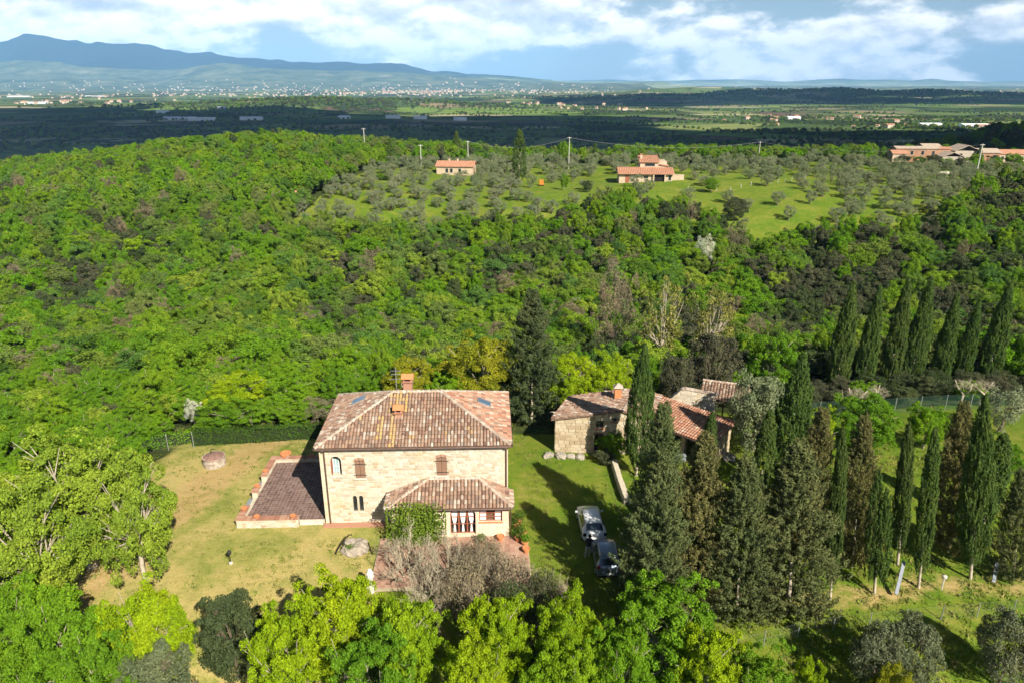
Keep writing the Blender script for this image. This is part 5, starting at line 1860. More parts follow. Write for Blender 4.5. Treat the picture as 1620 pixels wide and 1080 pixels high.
Lq = (q[0] - q[3]).length
tiles(mb, q[3], u, v, [(0, 0), (Lq, 0), (a, b), ((q[2] - q[3]).dot(u), b)], seed=93, col=0.25)
u, v, a, b = slope(q2[1], q2[2], q2[3])
tiles(mb, q2[1], u, v, [(0, 0), ((q2[2] - q2[1]).length, 0), (a, b), ((q2[0] - q2[1]).dot(u), b)], seed=94, col=0.25)
ridge(mb, q[1], q[2], 3, mi=1)
o = mb.build('roof_tiles', [M_TILE, M_TILE_L], rf)
o['kind'] = 'stuff'
cx, cy = bp(4.75, 2.9, 0)[:2]
ch = MB().box(cx - 0.3, cx + 0.3, cy - 0.3, cy + 0.3, 3.5, 5.15).build('chimney', M_TERRA, bx)
z = 5.25
mb = MB()
mb.add([(cx - 0.45, cy - 0.45, z), (cx + 0.45, cy - 0.45, z), (cx + 0.45, cy + 0.45, z), (cx - 0.45, cy + 0.45, z), (cx, cy, z + 0.4)], [(0, 1, 4), (1, 2, 4), (2, 3, 4), (3, 0, 4), (3, 2, 1, 0)])
for sx in (-1, 1):
    for sy in (-1, 1):
        mb.box(cx + sx * 0.24 - 0.06, cx + sx * 0.24 + 0.06, cy + sy * 0.24 - 0.06, cy + sy * 0.24 + 0.06, 5.15, 5.25)
mb.build('chimney_cap', M_TILE_L, ch)
dr = MB().box(3.55, 4.35, 0.36, 0.4, 0.0, 1.9).build('door', M_DARK, bx)
mb = MB()
for xx in (3.58, 3.93, 4.28):
    mb.box(xx, xx + 0.05, 0.2, 0.25, 0.05, 1.85)
for zz in (0.35, 0.75, 1.2, 1.6):
    mb.box(3.63, 3.93, 0.21, 0.24, zz, zz + 0.04)
    mb.box(3.98, 4.28, 0.21, 0.24, zz, zz + 0.04)
mb.build('frame', M_WOOD, dr)
MB().box(3.45, 4.45, -0.06, 0.3, 1.9, 2.05).build('lintel', M_WOOD_L, dr)
wd = MB().box(3.62, 4.3, 0.3, 0.34, 2.45, 3.2).build('window', M_GLASS, bx)
mb = MB()
for k in range(1, 4):
    mb.tube([(3.62 + 0.17 * k, 0.12, 2.46), (3.62 + 0.17 * k, 0.12, 3.19)], 0.012, 5)
mb.build('grille', M_IRON, wd)
MB().box(3.5, 4.42, -0.12, 0.25, 2.36, 2.448).build('sill', M_TERRA, wd)
MB().obox((5.2, -0.08, 3.1), X, Yv, UP, 0.32, 0.06, 0.06).build('beam', M_WOOD_L, bx)
MB().lathe([(0.02, -0.09), (0.2, -0.07), (0.22, 0), (0.15, 0.07), (0.02, 0.09)], (5.25, -0.2, 3.45), 10).build('lamp', M_IRON, bx)
# ivy bush before the barn and the rough stone edge
tree('ivy_bush', 'near_green', 9.0, 56.0, 2.7, 1.35, 'rounded green bush against the barn front', 'bush', z=-0.2)
tree('ivy_bush', 'near_dark', 8.2, 55.1, 1.6, 0.9, 'low dark bush at the barn corner in shade', 'bush', z=-0.2)
rk = random.Random(3)


def rock(loc, r, label, mat=M_ROCK, seed=1, flat=0.6, cat='rock', group=None, name='rock'):
    bm = bmesh.new()
    bmesh.ops.create_icosphere(bm, subdivisions=3, radius=1)
    for v_ in bm.verts:
        c = v_.co
        n_ = gnoise(np.array(c.x * 2.0 + seed), np.array(c.y * 2.0 + c.z * 1.7), 1.0, seed)
        f_ = 1 + 0.22 * float(n_) + 0.06 * math.sin(9 * c.x + seed) * math.cos(8 * c.z)
        v_.co = c * f_
    me_ = bpy.data.meshes.new(name)
    bm.to_mesh(me_)
    bm.free()
    me_.materials.append(mat)
    o_ = link(name, me_, None, loc)
    o_.scale = (r, r * 0.8, r * flat)
    o_.rotation_euler = (0, 0, seed * 1.3)
    return tag(o_, label, cat, group)


for i, (x, y, r) in enumerate(((3.3, 56.4, 0.5), (4.4, 56.3, 0.6), (5.3, 56.2, 0.45), (6.1, 56.1, 0.5))):
    rock((x, y, 0.05), r, 'rough grey stone before the barn front, %s from the lawn' % nth[i], seed=i + 3, group='stones before the barn')
rock(at(1152, 722, 0.2), 0.7, 'pale boulder on the grass below the red shed roof', M_ROCK, 9)

# barrel beside the barn
br_ = empty('barrel', (8.0, 55.6, 0))
tag(br_, 'brown barrel beside the barn bush', 'barrel')
MB().lathe([(0.27, 0), (0.34, 0.25), (0.36, 0.45), (0.34, 0.65), (0.27, 0.9)], sides=16).build('body', M_WOOD, br_, True)
for z in (0.2, 0.7):
    MB().lathe([(0.345, z), (0.35, z + 0.03), (0.345, z + 0.06)], sides=16, cap=False).build('hoop', M_IRON, br_)

# ------------------------------------------------------------------ red-roofed shed, ruined wall and open shelter
sh = empty('tool_shed', (17.2, 54.6, 0), R(-44))
tag(sh, 'low open shed under a big reddish tiled lean-to roof', 'shed')
SL, SD = 8.2, 3.6            # runs to the left along -x of its own frame
mb = MB()
mb.box(-SL, 0, SD - 0.35, SD, -0.3, 2.95)
mb.box(-0.35, 0, 0.0, SD - 0.35, -0.3, 2.2)
mb.box(-SL, -SL + 0.35, 0.0, SD - 0.35, -0.3, 2.2)
for k in (2.7, 5.4):
    mb.box(-k - 0.2, -k + 0.2, 0.0, 0.4, -0.3, 2.2)
mb.build('wall', M_MORTAR_R, sh)
mb = MB()
stones(mb, (-0.002, 0, -0.1), Yv, X, SD, lambda s: 2.35 + 0.18 * s, [], ch=(0.2, 0.32), seed=95)
o = mb.build('wall_stones', M_STONE_R, sh)
o['kind'] = 'stuff'
q = [Vector((-SL - 0.3, -0.4, 2.2)), Vector((0.35, -0.4, 2.2)), Vector((0.35, SD + 0.3, 3.05)), Vector((-SL - 0.3, SD + 0.3, 3.05))]
rf = MB().prism(q, (0, 0, -0.1)).build('roof', M_UNDER, sh)
mb = MB()
u, v, a, b = slope(q[0], q[1], q[3])
tiles(mb, q[0], u, v, [(0, 0), ((q[1] - q[0]).length, 0), ((q[1] - q[0]).length, b), (0, b)], seed=96, col=0.26, mi=0)
o = mb.build('roof_tiles', [M_TILE_R], rf)
o['kind'] = 'stuff'
MB().tube([q[0] + Vector((0, -0.05, -0.05)), q[1] + Vector((0, -0.05, -0.05))], 0.06, 8).build('gutter', M_COPPER, sh)
mb = MB()
for k in range(7):
    mb.box(-SL + 0.6 + k * 1.2, -SL + 0.72 + k * 1.2, -0.35, SD - 0.3, 2.0, 2.1)
mb.build('rafters', M_WOOD, sh)
tag(MB().box(-0.5, 0.5, -0.2, 0.2, 0, 0.55).build('crate', M_GREYWOOD, None, loc=(14.9, 55.6, 0)), 'pale grey chest in the dark mouth of the shed', 'chest')

rw = empty('ruined_wall', (0, 0, 0))
tag(rw, 'tall roofless stone wall with a sloping top behind the red shed roof', 'wall')
W0, W1 = Vector((14.6, 62.3, -0.4)), Vector((19.3, 61.2, -0.4))
uu = (W1 - W0).normalized()
oo = Vector((uu.y, -uu.x, 0))


def wtop(s):
    return 2.6 + min(s, 1.7) * 1.1 - max(0, s - 1.7) * 0.10


WL = (W1 - W0).length
mb = MB()
mb.prism([W0 + uu * s + UP * z for s, z in ((0, 0), (WL, 0), (WL, wtop(WL)), (1.7, wtop(1.7)), (0, wtop(0)))], -oo * 0.5)
mb.build('core', M_MORTAR, rw)
mb = MB()
stones(mb, W0 + oo * 0.002, uu, oo, WL, wtop, [], seed=97)
o = mb.build('wall_stones', M_STONE, rw)
o['kind'] = 'stuff'
mb = MB()
for s in np.arange(0, WL, 0.4):
    a_, b_ = W0 + uu * s + UP * (wtop(s) + 0.04), W0 + uu * min(WL, s + 0.39) + UP * (wtop(min(WL, s + 0.39)) + 0.04)
    c_ = (a_ + b_) / 2 - oo * 0.25
    dd = (b_ - a_).normalized()
    mb.obox(c_, dd, oo, dd.cross(oo), 0.19, 0.32, 0.03)
o = mb.build('coping_stones', M_TILE_L, rw)
o['kind'] = 'stuff'

sl = empty('open_shelter', (21.0, 64.0, -0.3), R(-20))
tag(sl, 'open timber shelter with a small tiled roof on posts', 'shelter')
mb = MB()
for (x, y) in ((-1.9, -1.2), (0, -1.2), (1.9, -1.2), (-1.9, 1.3), (1.9, 1.3)):
    p_ = MB().box(x - 0.07, x + 0.07, y - 0.07, y + 0.07, -0.3, 2.75 if y < 0 else 3.25)
    p_.build('post', M_WOOD, sl)
q = [Vector((-2.3, -1.6, 2.78)), Vector((2.3, -1.6, 2.78)), Vector((2.3, 1.6, 3.45)), Vector((-2.3, 1.6, 3.45))]
rf = MB().prism(q, (0, 0, -0.08)).build('roof', M_UNDER, sl)
mb = MB()
u, v, a, b = slope(q[0], q[1], q[3])
tiles(mb, q[0], u, v, [(0, 0), (4.6, 0), (4.6, b), (0, b)], seed=98, col=0.29)
ridge(mb, q[3], q[2], 4, mi=1)
o = mb.build('roof_tiles', [M_TILE, M_TILE_L], rf)
o['kind'] = 'stuff'
for z in (0.5, 1.0):
    MB().box(-1.83, 1.83, -1.24, -1.2, z, z + 0.1).build('rail', M_WOOD, sl)
MB().box(1.75, 2.05, 0.9, 1.2, -0.3, 2.6).build('pillar', M_PLASTER, sl)

# low garden walls
for (pts, h, nm, lab) in (([(8.7, 54.6), (8.75, 51.5), (8.9, 48.5)], 0.7, 'garden_wall', 'low stone garden wall between the drive and the dark cypresses'),
                          ([(3.6, 66.3), (6.8, 67.4)], 0.8, 'garden_wall', 'short pale wall in front of the green fence behind the barn')):
    e = empty(nm, (0, 0, 0))
    tag(e, lab, 'wall')
    mbw, mbs = MB(), MB()
    for (p0, p1) in zip(pts[:-1], pts[1:]):
        a_, b_ = Vector((*p0, Hs(*p0) - 0.2)), Vector((*p1, Hs(*p1) - 0.2))
        u_ = (b_ - a_)
        u_.z = 0
        L_ = u_.length
        u_.normalize()
        o_ = Vector((u_.y, -u_.x, 0))
        mbw.prism([a_, b_, b_ + UP * (h + 0.2), a_ + UP * (h + 0.2)], -o_ * 0.4)
        stones(mbs, a_ + o_ * 0.002, u_, o_, L_, lambda s: h + 0.2, [], seed=int(p0[1]))
        stones(mbs, b_ - o_ * 0.402, -u_, -o_, L_, lambda s: h + 0.2, [], seed=int(p0[1]) + 2)
    mbw.build('core', M_MORTAR, e)
    o = mbs.build('wall_stones', M_STONE, e)
    o['kind'] = 'stuff'
# ------------------------------------------------------------------ cars
def loft(secs):
    """secs: (y, w, zb, zs, zt, wt) -> vertex rings of 14 points"""
    rings = []
    for (y, w, zb, zs, zt, wt) in secs:
        half = [(w * 0.86, zb), (w * 0.985, zb + 0.14), (w, (zb + zs) * 0.52), (w * 0.985, zs - 0.07), (w * 0.955, zs), (wt, zt - 0.05), (wt * 0.72, zt), (0.0, zt + 0.015)]
        ring = [(x, y, z) for x, z in half] + [(-x, y, z) for x, z in half[-2::-1]]
        rings.append(ring)
    return rings


def car(loc, rz, paint, secs, cab, label, wheel_y, r=0.31, tail=(0.06, 0.86, 0.5), estate=False, roofrack=False):
    e = empty('parked_car', loc, rz)
    tag(e, label, 'car', 'cars parked on the grass drive')
    rings = loft(secs)
    n = len(rings[0])
    mb = MB()
    for a, b in zip(rings[:-1], rings[1:]):
        mb.add(a + b, [(k, k + 1, n + k + 1, n + k) for k in range(n - 1)] + [(n - 1, 0, n, 2 * n - 1)])
    mb.add(rings[0], [tuple(range(n))])
    mb.add(rings[-1], [tuple(range(n))[::-1]])
    me_ = mb.mesh('body', paint, True)
    bm = bmesh.new()
    bm.from_mesh(me_)
    bmesh.ops.remove_doubles(bm, verts=bm.verts, dist=0.0005)
    bmesh.ops.recalc_face_normals(bm, faces=bm.faces)
    bm.to_mesh(me_)
    bm.free()
    body = link('body', me_, e)
    md = body.modifiers.new('bevel', 'BEVEL')
    md.width = 0.03
    md.segments = 2
    md.limit_method = 'ANGLE'
    md.angle_limit = R(25)

    def glass(name, quads):
        m2 = MB()
        for qd in quads:
            c = sum((Vector(p) for p in qd), Vector()) / 4
            vs = [c + (Vector(p) - c) * 0.92 for p in qd]
            nn = (vs[1] - vs[0]).cross(vs[2] - vs[0]).normalized()
            ctr = Vector((0, secs[len(secs) // 2][0], 0.9))
            if nn.dot(c - ctr) < 0:
                nn = -nn
            m2.add([p + nn * 0.012 for p in vs], [(0, 1, 2, 3)])
        return m2.build(name, M_GLASS, e)
    i0, i1, i2, i3 = cab            # rear glass foot, roof rear, roof front, windscreen foot
    # rear window and windscreen span the top points
    for nm_, ia, ib in (('rear_window', i0, i1), ('windscreen', i3, i2)):
        m2 = MB()
        lo = [Vector(rings[ia][k]).lerp(Vector(rings[ib][k]), 0.08) for k in range(5, 10)]
        hi = [Vector(rings[ia][k]).lerp(Vector(rings[ib][k]), 0.90) for k in range(5, 10)]
        for p in lo + hi:
            p.x *= 0.93
        nn = (lo[4] - lo[0]).cross(hi[0] - lo[0]).normalized()
        if nn.z < 0:
            nn = -nn
        m2.add([p + nn * 0.022 for p in lo + hi], [(k, k + 1, 6 + k, 5 + k) for k in range(4)])
        m2.build(nm_, M_GLASS, e)
    for sd in (0, 1):
        qs = []
        for k in range(i1, i2):
            p, q = (4, 5) if sd == 0 else (10, 9)
            qs.append((rings[k][p], rings[k + 1][p], rings[k + 1][q], rings[k][q]))
        glass('side_window', qs)
    W_ = max(s[1] for s in secs)
    for wy in wheel_y:
        for sx in (-1, 1):
            wh = empty('wheel', (sx * (W_ - 0.10), wy, r))
            wh.parent = e
            wh.rotation_euler = (0, R(90), 0)
            MB().lathe([(r * 0.62, -0.11), (r * 0.95, -0.10), (r, -0.06), (r, 0.06), (r * 0.95, 0.10), (r * 0.62, 0.11)], sides=20).build('tyre', M_RUB, wh, True)
            MB().lathe([(r * 0.1, -0.118), (r * 0.6, -0.112), (r * 0.6, 0.112), (r * 0.1, 0.118)], sides=12).build('rim', M_GALV, wh)
    mred = MATS.get('tail_red') or plain('tail_red', (0.30, 0.01, 0.01), 0.3, 0.1)
    for sx in (-1, 1):
        yv, zv, ww = tail
        MB().obox((sx * (W_ - 0.14), yv, zv), X, Yv, UP, 0.11, 0.07, 0.09).build('tail_light', mred if estate else M_DARK, e)
        MB().obox((sx * (W_ + 0.09), secs[i3][0] - 0.35, 0.98), X, Yv, UP, 0.09, 0.05, 0.06).build('wing_mirror', paint, e)
    MB().box(-0.26, 0.26, -0.03, 0.02, 0.52, 0.64).build('number_plate', M_WHITE, e)
    MB().tube([(0, secs[i1][0] + 0.15, secs[i1][4]), (0, secs[i1][0] - 0.05, secs[i1][4] + 0.18)], 0.012, 5).build('aerial', M_RUB, e)
    MB().box(-W_ * 0.8, W_ * 0.8, 0.0, 0.06, 0.30, 0.42).build('bumper_trim', M_RUB, e)
    if roofrack:
        for sx in (-1, 1):
            MB().tube([(sx * 0.56, secs[i1][0] + 0.1, secs[i1][4] + 0.05), (sx * 0.57, secs[i2][0] - 0.1, secs[i2][4] + 0.05)], 0.02, 6).build('roof_rail', M_GALV, e)
    return e


HATCH = [(0.0, 0.74, 0.42, 0.70, 0.74, 0.62), (0.07, 0.83, 0.30, 0.90, 0.94, 0.70), (0.24, 0.87, 0.24, 0.97, 1.03, 0.69), (0.72, 0.88, 0.22, 0.98, 1.44, 0.585), (1.15, 0.885, 0.22, 0.98, 1.50, 0.60), (1.9, 0.885, 0.22, 0.97, 1.51, 0.605),
         (2.45, 0.88, 0.22, 0.96, 1.45, 0.58), (3.2, 0.87, 0.22, 0.93, 0.98, 0.72), (3.75, 0.83, 0.24, 0.83, 0.88, 0.66), (4.02, 0.72, 0.30, 0.64, 0.70, 0.55)]
WAGON = [(0.0, 0.76, 0.42, 0.78, 0.82, 0.66), (0.06, 0.84, 0.30, 0.98, 1.02, 0.74), (0.14, 0.87, 0.26, 1.02, 1.08, 0.72), (0.48, 0.88, 0.24, 1.03, 1.56, 0.62), (0.95, 0.885, 0.24, 1.02, 1.61, 0.63), (1.6, 0.885, 0.24, 1.01, 1.61, 0.63),
         (2.15, 0.88, 0.24, 1.0, 1.55, 0.61), (2.75, 0.87, 0.24, 0.98, 1.03, 0.72), (3.35, 0.83, 0.26, 0.90, 0.95, 0.66), (3.6, 0.72, 0.32, 0.68, 0.74, 0.55)]
car((6.0, 43.3, 0.0), R(3), carpaint('paint_white', (0.72, 0.73, 0.74), 0.0), HATCH, (2, 3, 6, 7), 'white hatchback parked on the grass drive in the cypress shade', (0.75, 3.25))
car((6.55, 39.35, 0.0), R(1), carpaint('paint_blue_grey', (0.17, 0.21, 0.27), 0.5), WAGON, (2, 3, 6, 7), 'dark blue-grey car with roof rails parked behind the white hatchback', (0.7, 2.9), estate=True, roofrack=True, tail=(0.09, 1.05, 0.5))

# ------------------------------------------------------------------ person at the cars
def person(loc, rz, label):
    J = {'pelvis': (0, 0, 0.95), 'spine': (0.02, 0.04, 1.15), 'chest': (0.05, 0.12, 1.36), 'neck': (0.06, 0.17, 1.50), 'head0': (0.07, 0.20, 1.58), 'head1': (0.08, 0.22, 1.70),
         'sl': (-0.13, 0.14, 1.42), 'el': (-0.22, 0.22, 1.17), 'wl': (-0.14, 0.44, 1.06), 'hl': (-0.10, 0.52, 1.03),
         'sr': (0.23, 0.13, 1.42), 'er': (0.31, 0.26, 1.18), 'wr': (0.22, 0.46, 1.08), 'hr': (0.18, 0.54, 1.05),
         'pl': (-0.09, 0, 0.90), 'kl': (-0.13, -0.06, 0.50), 'al': (-0.17, -0.22, 0.10), 'fl': (-0.17, -0.06, 0.04),
         'pr': (0.09, 0, 0.90), 'kr': (0.10, 0.10, 0.49), 'ar': (0.09, 0.02, 0.09), 'fr': (0.10, 0.19, 0.04)}
    Rr = {'pelvis': 0.15, 'spine': 0.14, 'chest': 0.155, 'neck': 0.06, 'head0': 0.085, 'head1': 0.095, 'sl': 0.07, 'el': 0.048, 'wl': 0.035, 'hl': 0.04, 'sr': 0.07, 'er': 0.048, 'wr': 0.035, 'hr': 0.04,
          'pl': 0.10, 'kl': 0.065, 'al': 0.045, 'fl': 0.045, 'pr': 0.10, 'kr': 0.065, 'ar': 0.045, 'fr': 0.045}
    E = [('pelvis', 'spine'), ('spine', 'chest'), ('chest', 'neck'), ('neck', 'head0'), ('head0', 'head1'), ('chest', 'sl'), ('sl', 'el'), ('el', 'wl'), ('wl', 'hl'), ('chest', 'sr'), ('sr', 'er'), ('er', 'wr'), ('wr', 'hr'),
         ('pelvis', 'pl'), ('pl', 'kl'), ('kl', 'al'), ('al', 'fl'), ('pelvis', 'pr'), ('pr', 'kr'), ('kr', 'ar'), ('ar', 'fr')]
    nm = list(J)
    me_ = bpy.data.meshes.new('body')
    me_.from_pydata([J[k] for k in nm], [(nm.index(a), nm.index(b)) for a, b in E], [])
    o_ = link('body', me_)
    md = o_.modifiers.new('skin', 'SKIN')
    sv = me_.skin_vertices[0].data
    for i, k in enumerate(nm):
        sv[i].radius = (Rr[k], Rr[k] * (0.72 if k in ('chest', 'spine', 'pelvis') else 1.0))
        sv[i].use_root = (k == 'pelvis')
    sb = o_.modifiers.new('sub', 'SUBSURF')
    sb.levels = sb.render_levels = 2
    dg = bpy.context.evaluated_depsgraph_get()
    new = bpy.data.meshes.new_from_object(o_.evaluated_get(dg))
    bpy.data.objects.remove(o_, do_unlink=True)
    skin = plain('skin', (0.45, 0.27, 0.19), 0.6, 0.05)
    top = plain('dark_sweater', (0.02, 0.02, 0.024), 0.9, 0.15)
    trs = plain('grey_trousers', (0.40, 0.40, 0.43), 0.9, 0.1)
    shoe = plain('pale_shoe', (0.55, 0.53, 0.50), 0.8, 0.1)
    new.materials.clear()
    for m_ in (skin, top, trs, shoe):
        new.materials.append(m_)
    for p in new.polygons:
        c = p.center
        p.use_smooth = True
        arm = abs(c.x - 0.05) > 0.12 and c.z > 1.0
        if c.z > 1.50:
            p.material_index = 0
        elif arm and c.y > 0.45:
            p.material_index = 0
        elif c.z > 0.93 or arm:
            p.material_index = 1
        elif c.z > 0.09:
            p.material_index = 2
        else:
            p.material_index = 3
    e = empty('person', loc, rz)
    tag(e, 'person in dark top and light grey trousers standing between the cars', 'person')
    new.name = 'body'
    link('body', new, e)
    # hair cap, nose and ears keep the head readable
    mb = MB()
    mb.lathe([(0.112, -0.02), (0.118, 0.04), (0.10, 0.10), (0.05, 0.135), (0.01, 0.14)], (0.075, 0.20, 1.63), 12)
    mb.build('hair', plain('dark_hair', (0.03, 0.022, 0.016), 0.8, 0.2), e, True)
    for sd in (-1, 1):
        base = Vector((J['hl'] if sd < 0 else J['hr']))
        mb = MB()
        for k in range(4):
            a = base + Vector((-0.03 + 0.02 * k, 0.01, 0.0))
            Lf = (0.065, 0.078, 0.074, 0.058)[k]
            mb.tube([a, a + Vector((0, Lf * 0.6, -0.01)), a + Vector((0, Lf, -0.04))], [0.010, 0.009, 0.007], 6)
        a = base + Vector((0.035 * -sd, -0.02, 0))
        mb.tube([a, a + Vector((-sd * 0.03, 0.03, 0)), a + Vector((-sd * 0.03, 0.06, -0.015))], [0.011, 0.010, 0.008], 6)
        mb.build('fingers', skin, e, True)
    return e


person((5.35, 41.9, 0.0), R(-12), '')

# ------------------------------------------------------------------ lawn things
wl = empty('garden_well', (-26.1, 54.9, 0))
tag(wl, 'round low stone well with a dark top on the dry lawn', 'well')
MB().lathe([(0.86, -0.2), (0.86, 0.72), (0.5, 0.72), (0.5, 0.3)], sides=24, cap=False).build('shaft', M_MORTAR_R, wl)
mb = MB()
rq = random.Random(4)
z = -0.05
while z < 0.72:
    h = rq.uniform(0.14, 0.2)
    k = 16
    off = rq.random()
    for i in range(k):
        t = 2 * PI * (i + off) / k
        d = Vector((math.cos(t), math.sin(t), 0))
        mb.obox(d * (0.86 + rq.uniform(0, 0.03)) + UP * (z + h / 2), Vector((-d.y, d.x, 0)), d, UP, 0.15, 0.05, h / 2 - 0.01)
    z += h
o = mb.build('ring_stones', island('well_stone', [(0, (0.30, 0.24, 0.19)), (0.5, (0.42, 0.35, 0.28)), (1, (0.50, 0.44, 0.37))], nscale=4, namt=0.25), wl)
o['kind'] = 'stuff'
MB().lathe([(0.95, 0.735), (0.95, 0.80), (0.45, 0.98), (0.15, 1.02)], sides=20).build('lid', plain('well_lid', (0.24, 0.14, 0.11), 0.9, 0.3, 4), wl)
mb = MB()
mb.tube([(-0.25, 0.1, 0.95), (-0.2, 0.1, 1.45), (0.15, 0.1, 1.42)], 0.03, 6)
mb.build('pump_handle', M_IRON, wl)

rs = empty('stone_bed', (-11.3, 42.9, 0))
tag(rs, 'low heap-like stone planting bed with a dark hose on the lawn', 'planting bed')
bm = bmesh.new()
bmesh.ops.create_icosphere(bm, subdivisions=4, radius=1)
for v_ in bm.verts:
    c = v_.co
    n_ = float(gnoise(np.array(c.x * 2.3 + 4), np.array(c.y * 2.3 + c.z), 1.0, 2.0)) + 0.5 * float(gnoise(np.array(c.x * 6), np.array(c.y * 6 + c.z * 4), 1.0, 1.0))
    rad = math.hypot(c.x, c.y)
    dip = 0.25 * max(0, 0.55 - rad)
    v_.co = Vector((c.x * 1.05 * (1 + 0.13 * n_), c.y * 0.95 * (1 + 0.13 * n_), max(-0.2, c.z * 0.65 * (1 + 0.15 * n_) - dip)))
me_ = bpy.data.meshes.new('stone')
bm.to_mesh(me_)
bm.free()
me_.materials.append(plain('bed_rock', (0.33, 0.28, 0.225), 0.95, 0.3, 3.5, bstr=0.8))
link('stone', me_, rs)
rg = np.random.default_rng(6)
Pq = np.stack([rg.normal(-0.25, 0.2, 260), rg.normal(-0.45, 0.12, 260), rg.uniform(0.42, 0.62, 260)], 1)
Vq, Fq = leaves(Pq, np.tile([0, 0, 1.0], (260, 1)), 0.12, rg, 0.3, jit=0.8)
link('grass_tuft', fastmesh('grass_tuft', Vq, Fq, M_VINE), rs)
tag(MB().tube([(-12.55, 42.2, 0.03), (-12.45, 42.5, 0.2), (-12.1, 43.1, 0.55), (-11.85, 43.5, 0.72), (-11.6, 43.55, 0.7)], 0.045, 7).build('hose_pipe', M_RUB, None, True), 'dark hose running over the stone planting bed', 'hose')
tag(MB().tube([(-10.35, 43.1, 0.35), (-10.1, 42.6, 0.06), (-9.9, 42.2, 0.04)], 0.035, 7).build('hose_pipe', M_RUB, None, True), 'dark stake end leaning beside the stone planting bed', 'hose')

gl = empty('garden_lamp', (-19.6, 41.2, 0))
tag(gl, 'small dark garden lamp on a pale foot in the middle of the lawn', 'lamp')
MB().lathe([(0.13, 0), (0.13, 0.10), (0.06, 0.14)], sides=12).build('foot', M_PALE, gl)
MB().tube([(0, 0, 0.12), (0, 0, 0.75)], 0.028, 6).build('stem', M_IRON, gl)
MB().lathe([(0.05, 0.74), (0.13, 0.80), (0.15, 0.98), (0.10, 1.06), (0.02, 1.1)], sides=10).build('head', M_IRON, gl)
st = empty('stone_pedestal', (-9.35, 38.6, 0))
tag(st, 'weathered white stone pedestal beside the bare shrubs', 'pedestal')
MB().lathe([(0.30, -0.2), (0.30, 0.18), (0.2, 0.26), (0.17, 0.75), (0.24, 0.85), (0.26, 0.95)], sides=12).build('shaft', M_PALE, st)
MB().lathe([(0.1, 0.95), (0.22, 1.02), (0.24, 1.22), (0.15, 1.42), (0.12, 1.5)], sides=10).build('finial', M_WHITE, st)


# ------------------------------------------------------------------ hedge and fences
def hedge(name, pts, h, w, label, dens=260, mat=M_HEDGE):
    rg_ = np.random.default_rng(len(pts) + 3)
    PP, NN_ = [], []
    for p0, p1 in zip(pts[:-1], pts[1:]):
        a, b = np.array(p0), np.array(p1)
        L = np.linalg.norm(b - a)
        n_ = int(dens * L)
        s = rg_.random(n_)
        dirv = (b - a) / L
        side = np.array([dirv[1], -dirv[0]])
        which = rg_.random(n_)
        off = np.where(which < 0.45, 1.0, np.where(which < 0.6, -1.0, rg_.uniform(-1, 1, n_)))
        zz_ = np.where(which < 0.6, rg_.random(n_), 1.0) * h * (1 + 0.07 * np.sin(s * L * 2.3) + 0.04 * np.sin(s * L * 7))
        off2 = off * w / 2 * (1 + 0.12 * np.sin(s * L * 3 + zz_ * 4))
        xy = a + (b - a) * s[:, None] + side * off2[:, None] + rg_.normal(0, 0.05, (n_, 2))
        z_ = np.array([Hs(q[0], q[1]) for q in xy]) + zz_ + rg_.normal(0, 0.05, n_)
        PP.append(np.column_stack([xy, z_]))
        nv_ = np.column_stack([side[0] * off, side[1] * off, np.where(which < 0.6, 0.25, 1.0)])
        NN_.append(nv_)
    Vq, Fq = leaves(np.concatenate(PP), unit(np.concatenate(NN_)), 0.17, rg_, 0.6, jit=0.6)
    e = empty(name, (0, 0, 0))
    link('leaves', fastmesh('leaves', Vq, Fq, mat), e)
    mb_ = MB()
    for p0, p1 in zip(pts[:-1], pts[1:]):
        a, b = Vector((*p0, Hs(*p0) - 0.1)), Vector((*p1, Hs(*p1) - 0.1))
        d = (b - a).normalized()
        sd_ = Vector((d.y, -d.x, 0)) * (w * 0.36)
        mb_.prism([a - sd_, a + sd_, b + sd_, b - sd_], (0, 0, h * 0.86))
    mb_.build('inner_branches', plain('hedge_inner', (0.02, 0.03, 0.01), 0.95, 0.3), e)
    return tag(e, label, 'hedge')


hedge('clipped_hedge', [(-29.6, 58.9), (-24.0, 59.6), (-18.2, 60.6), (-15.5, 61.0)], 1.45, 0.9, 'clipped dark green hedge along the back of the lawn')
hedge('ivy_hedge', [(-35.5, 58.0), (-30.0, 59.6)], 1.2, 0.9, 'rough green hedge behind the wire fence posts', 200, M_LEAF)


def netmat(name, c, alpha):
    m_, T_ = newmat(name)
    p_ = T_.n('ShaderNodeBsdfDiffuse', {0: (*c, 1)})
    t_ = T_.n('ShaderNodeBsdfTransparent')
    x_ = T_.n('ShaderNodeMixShader', {0: alpha, 1: t_.outputs[0], 2: p_.outputs[0]})
    T_.n('ShaderNodeOutputMaterial', {0: x_.outputs[0]})
    return m_


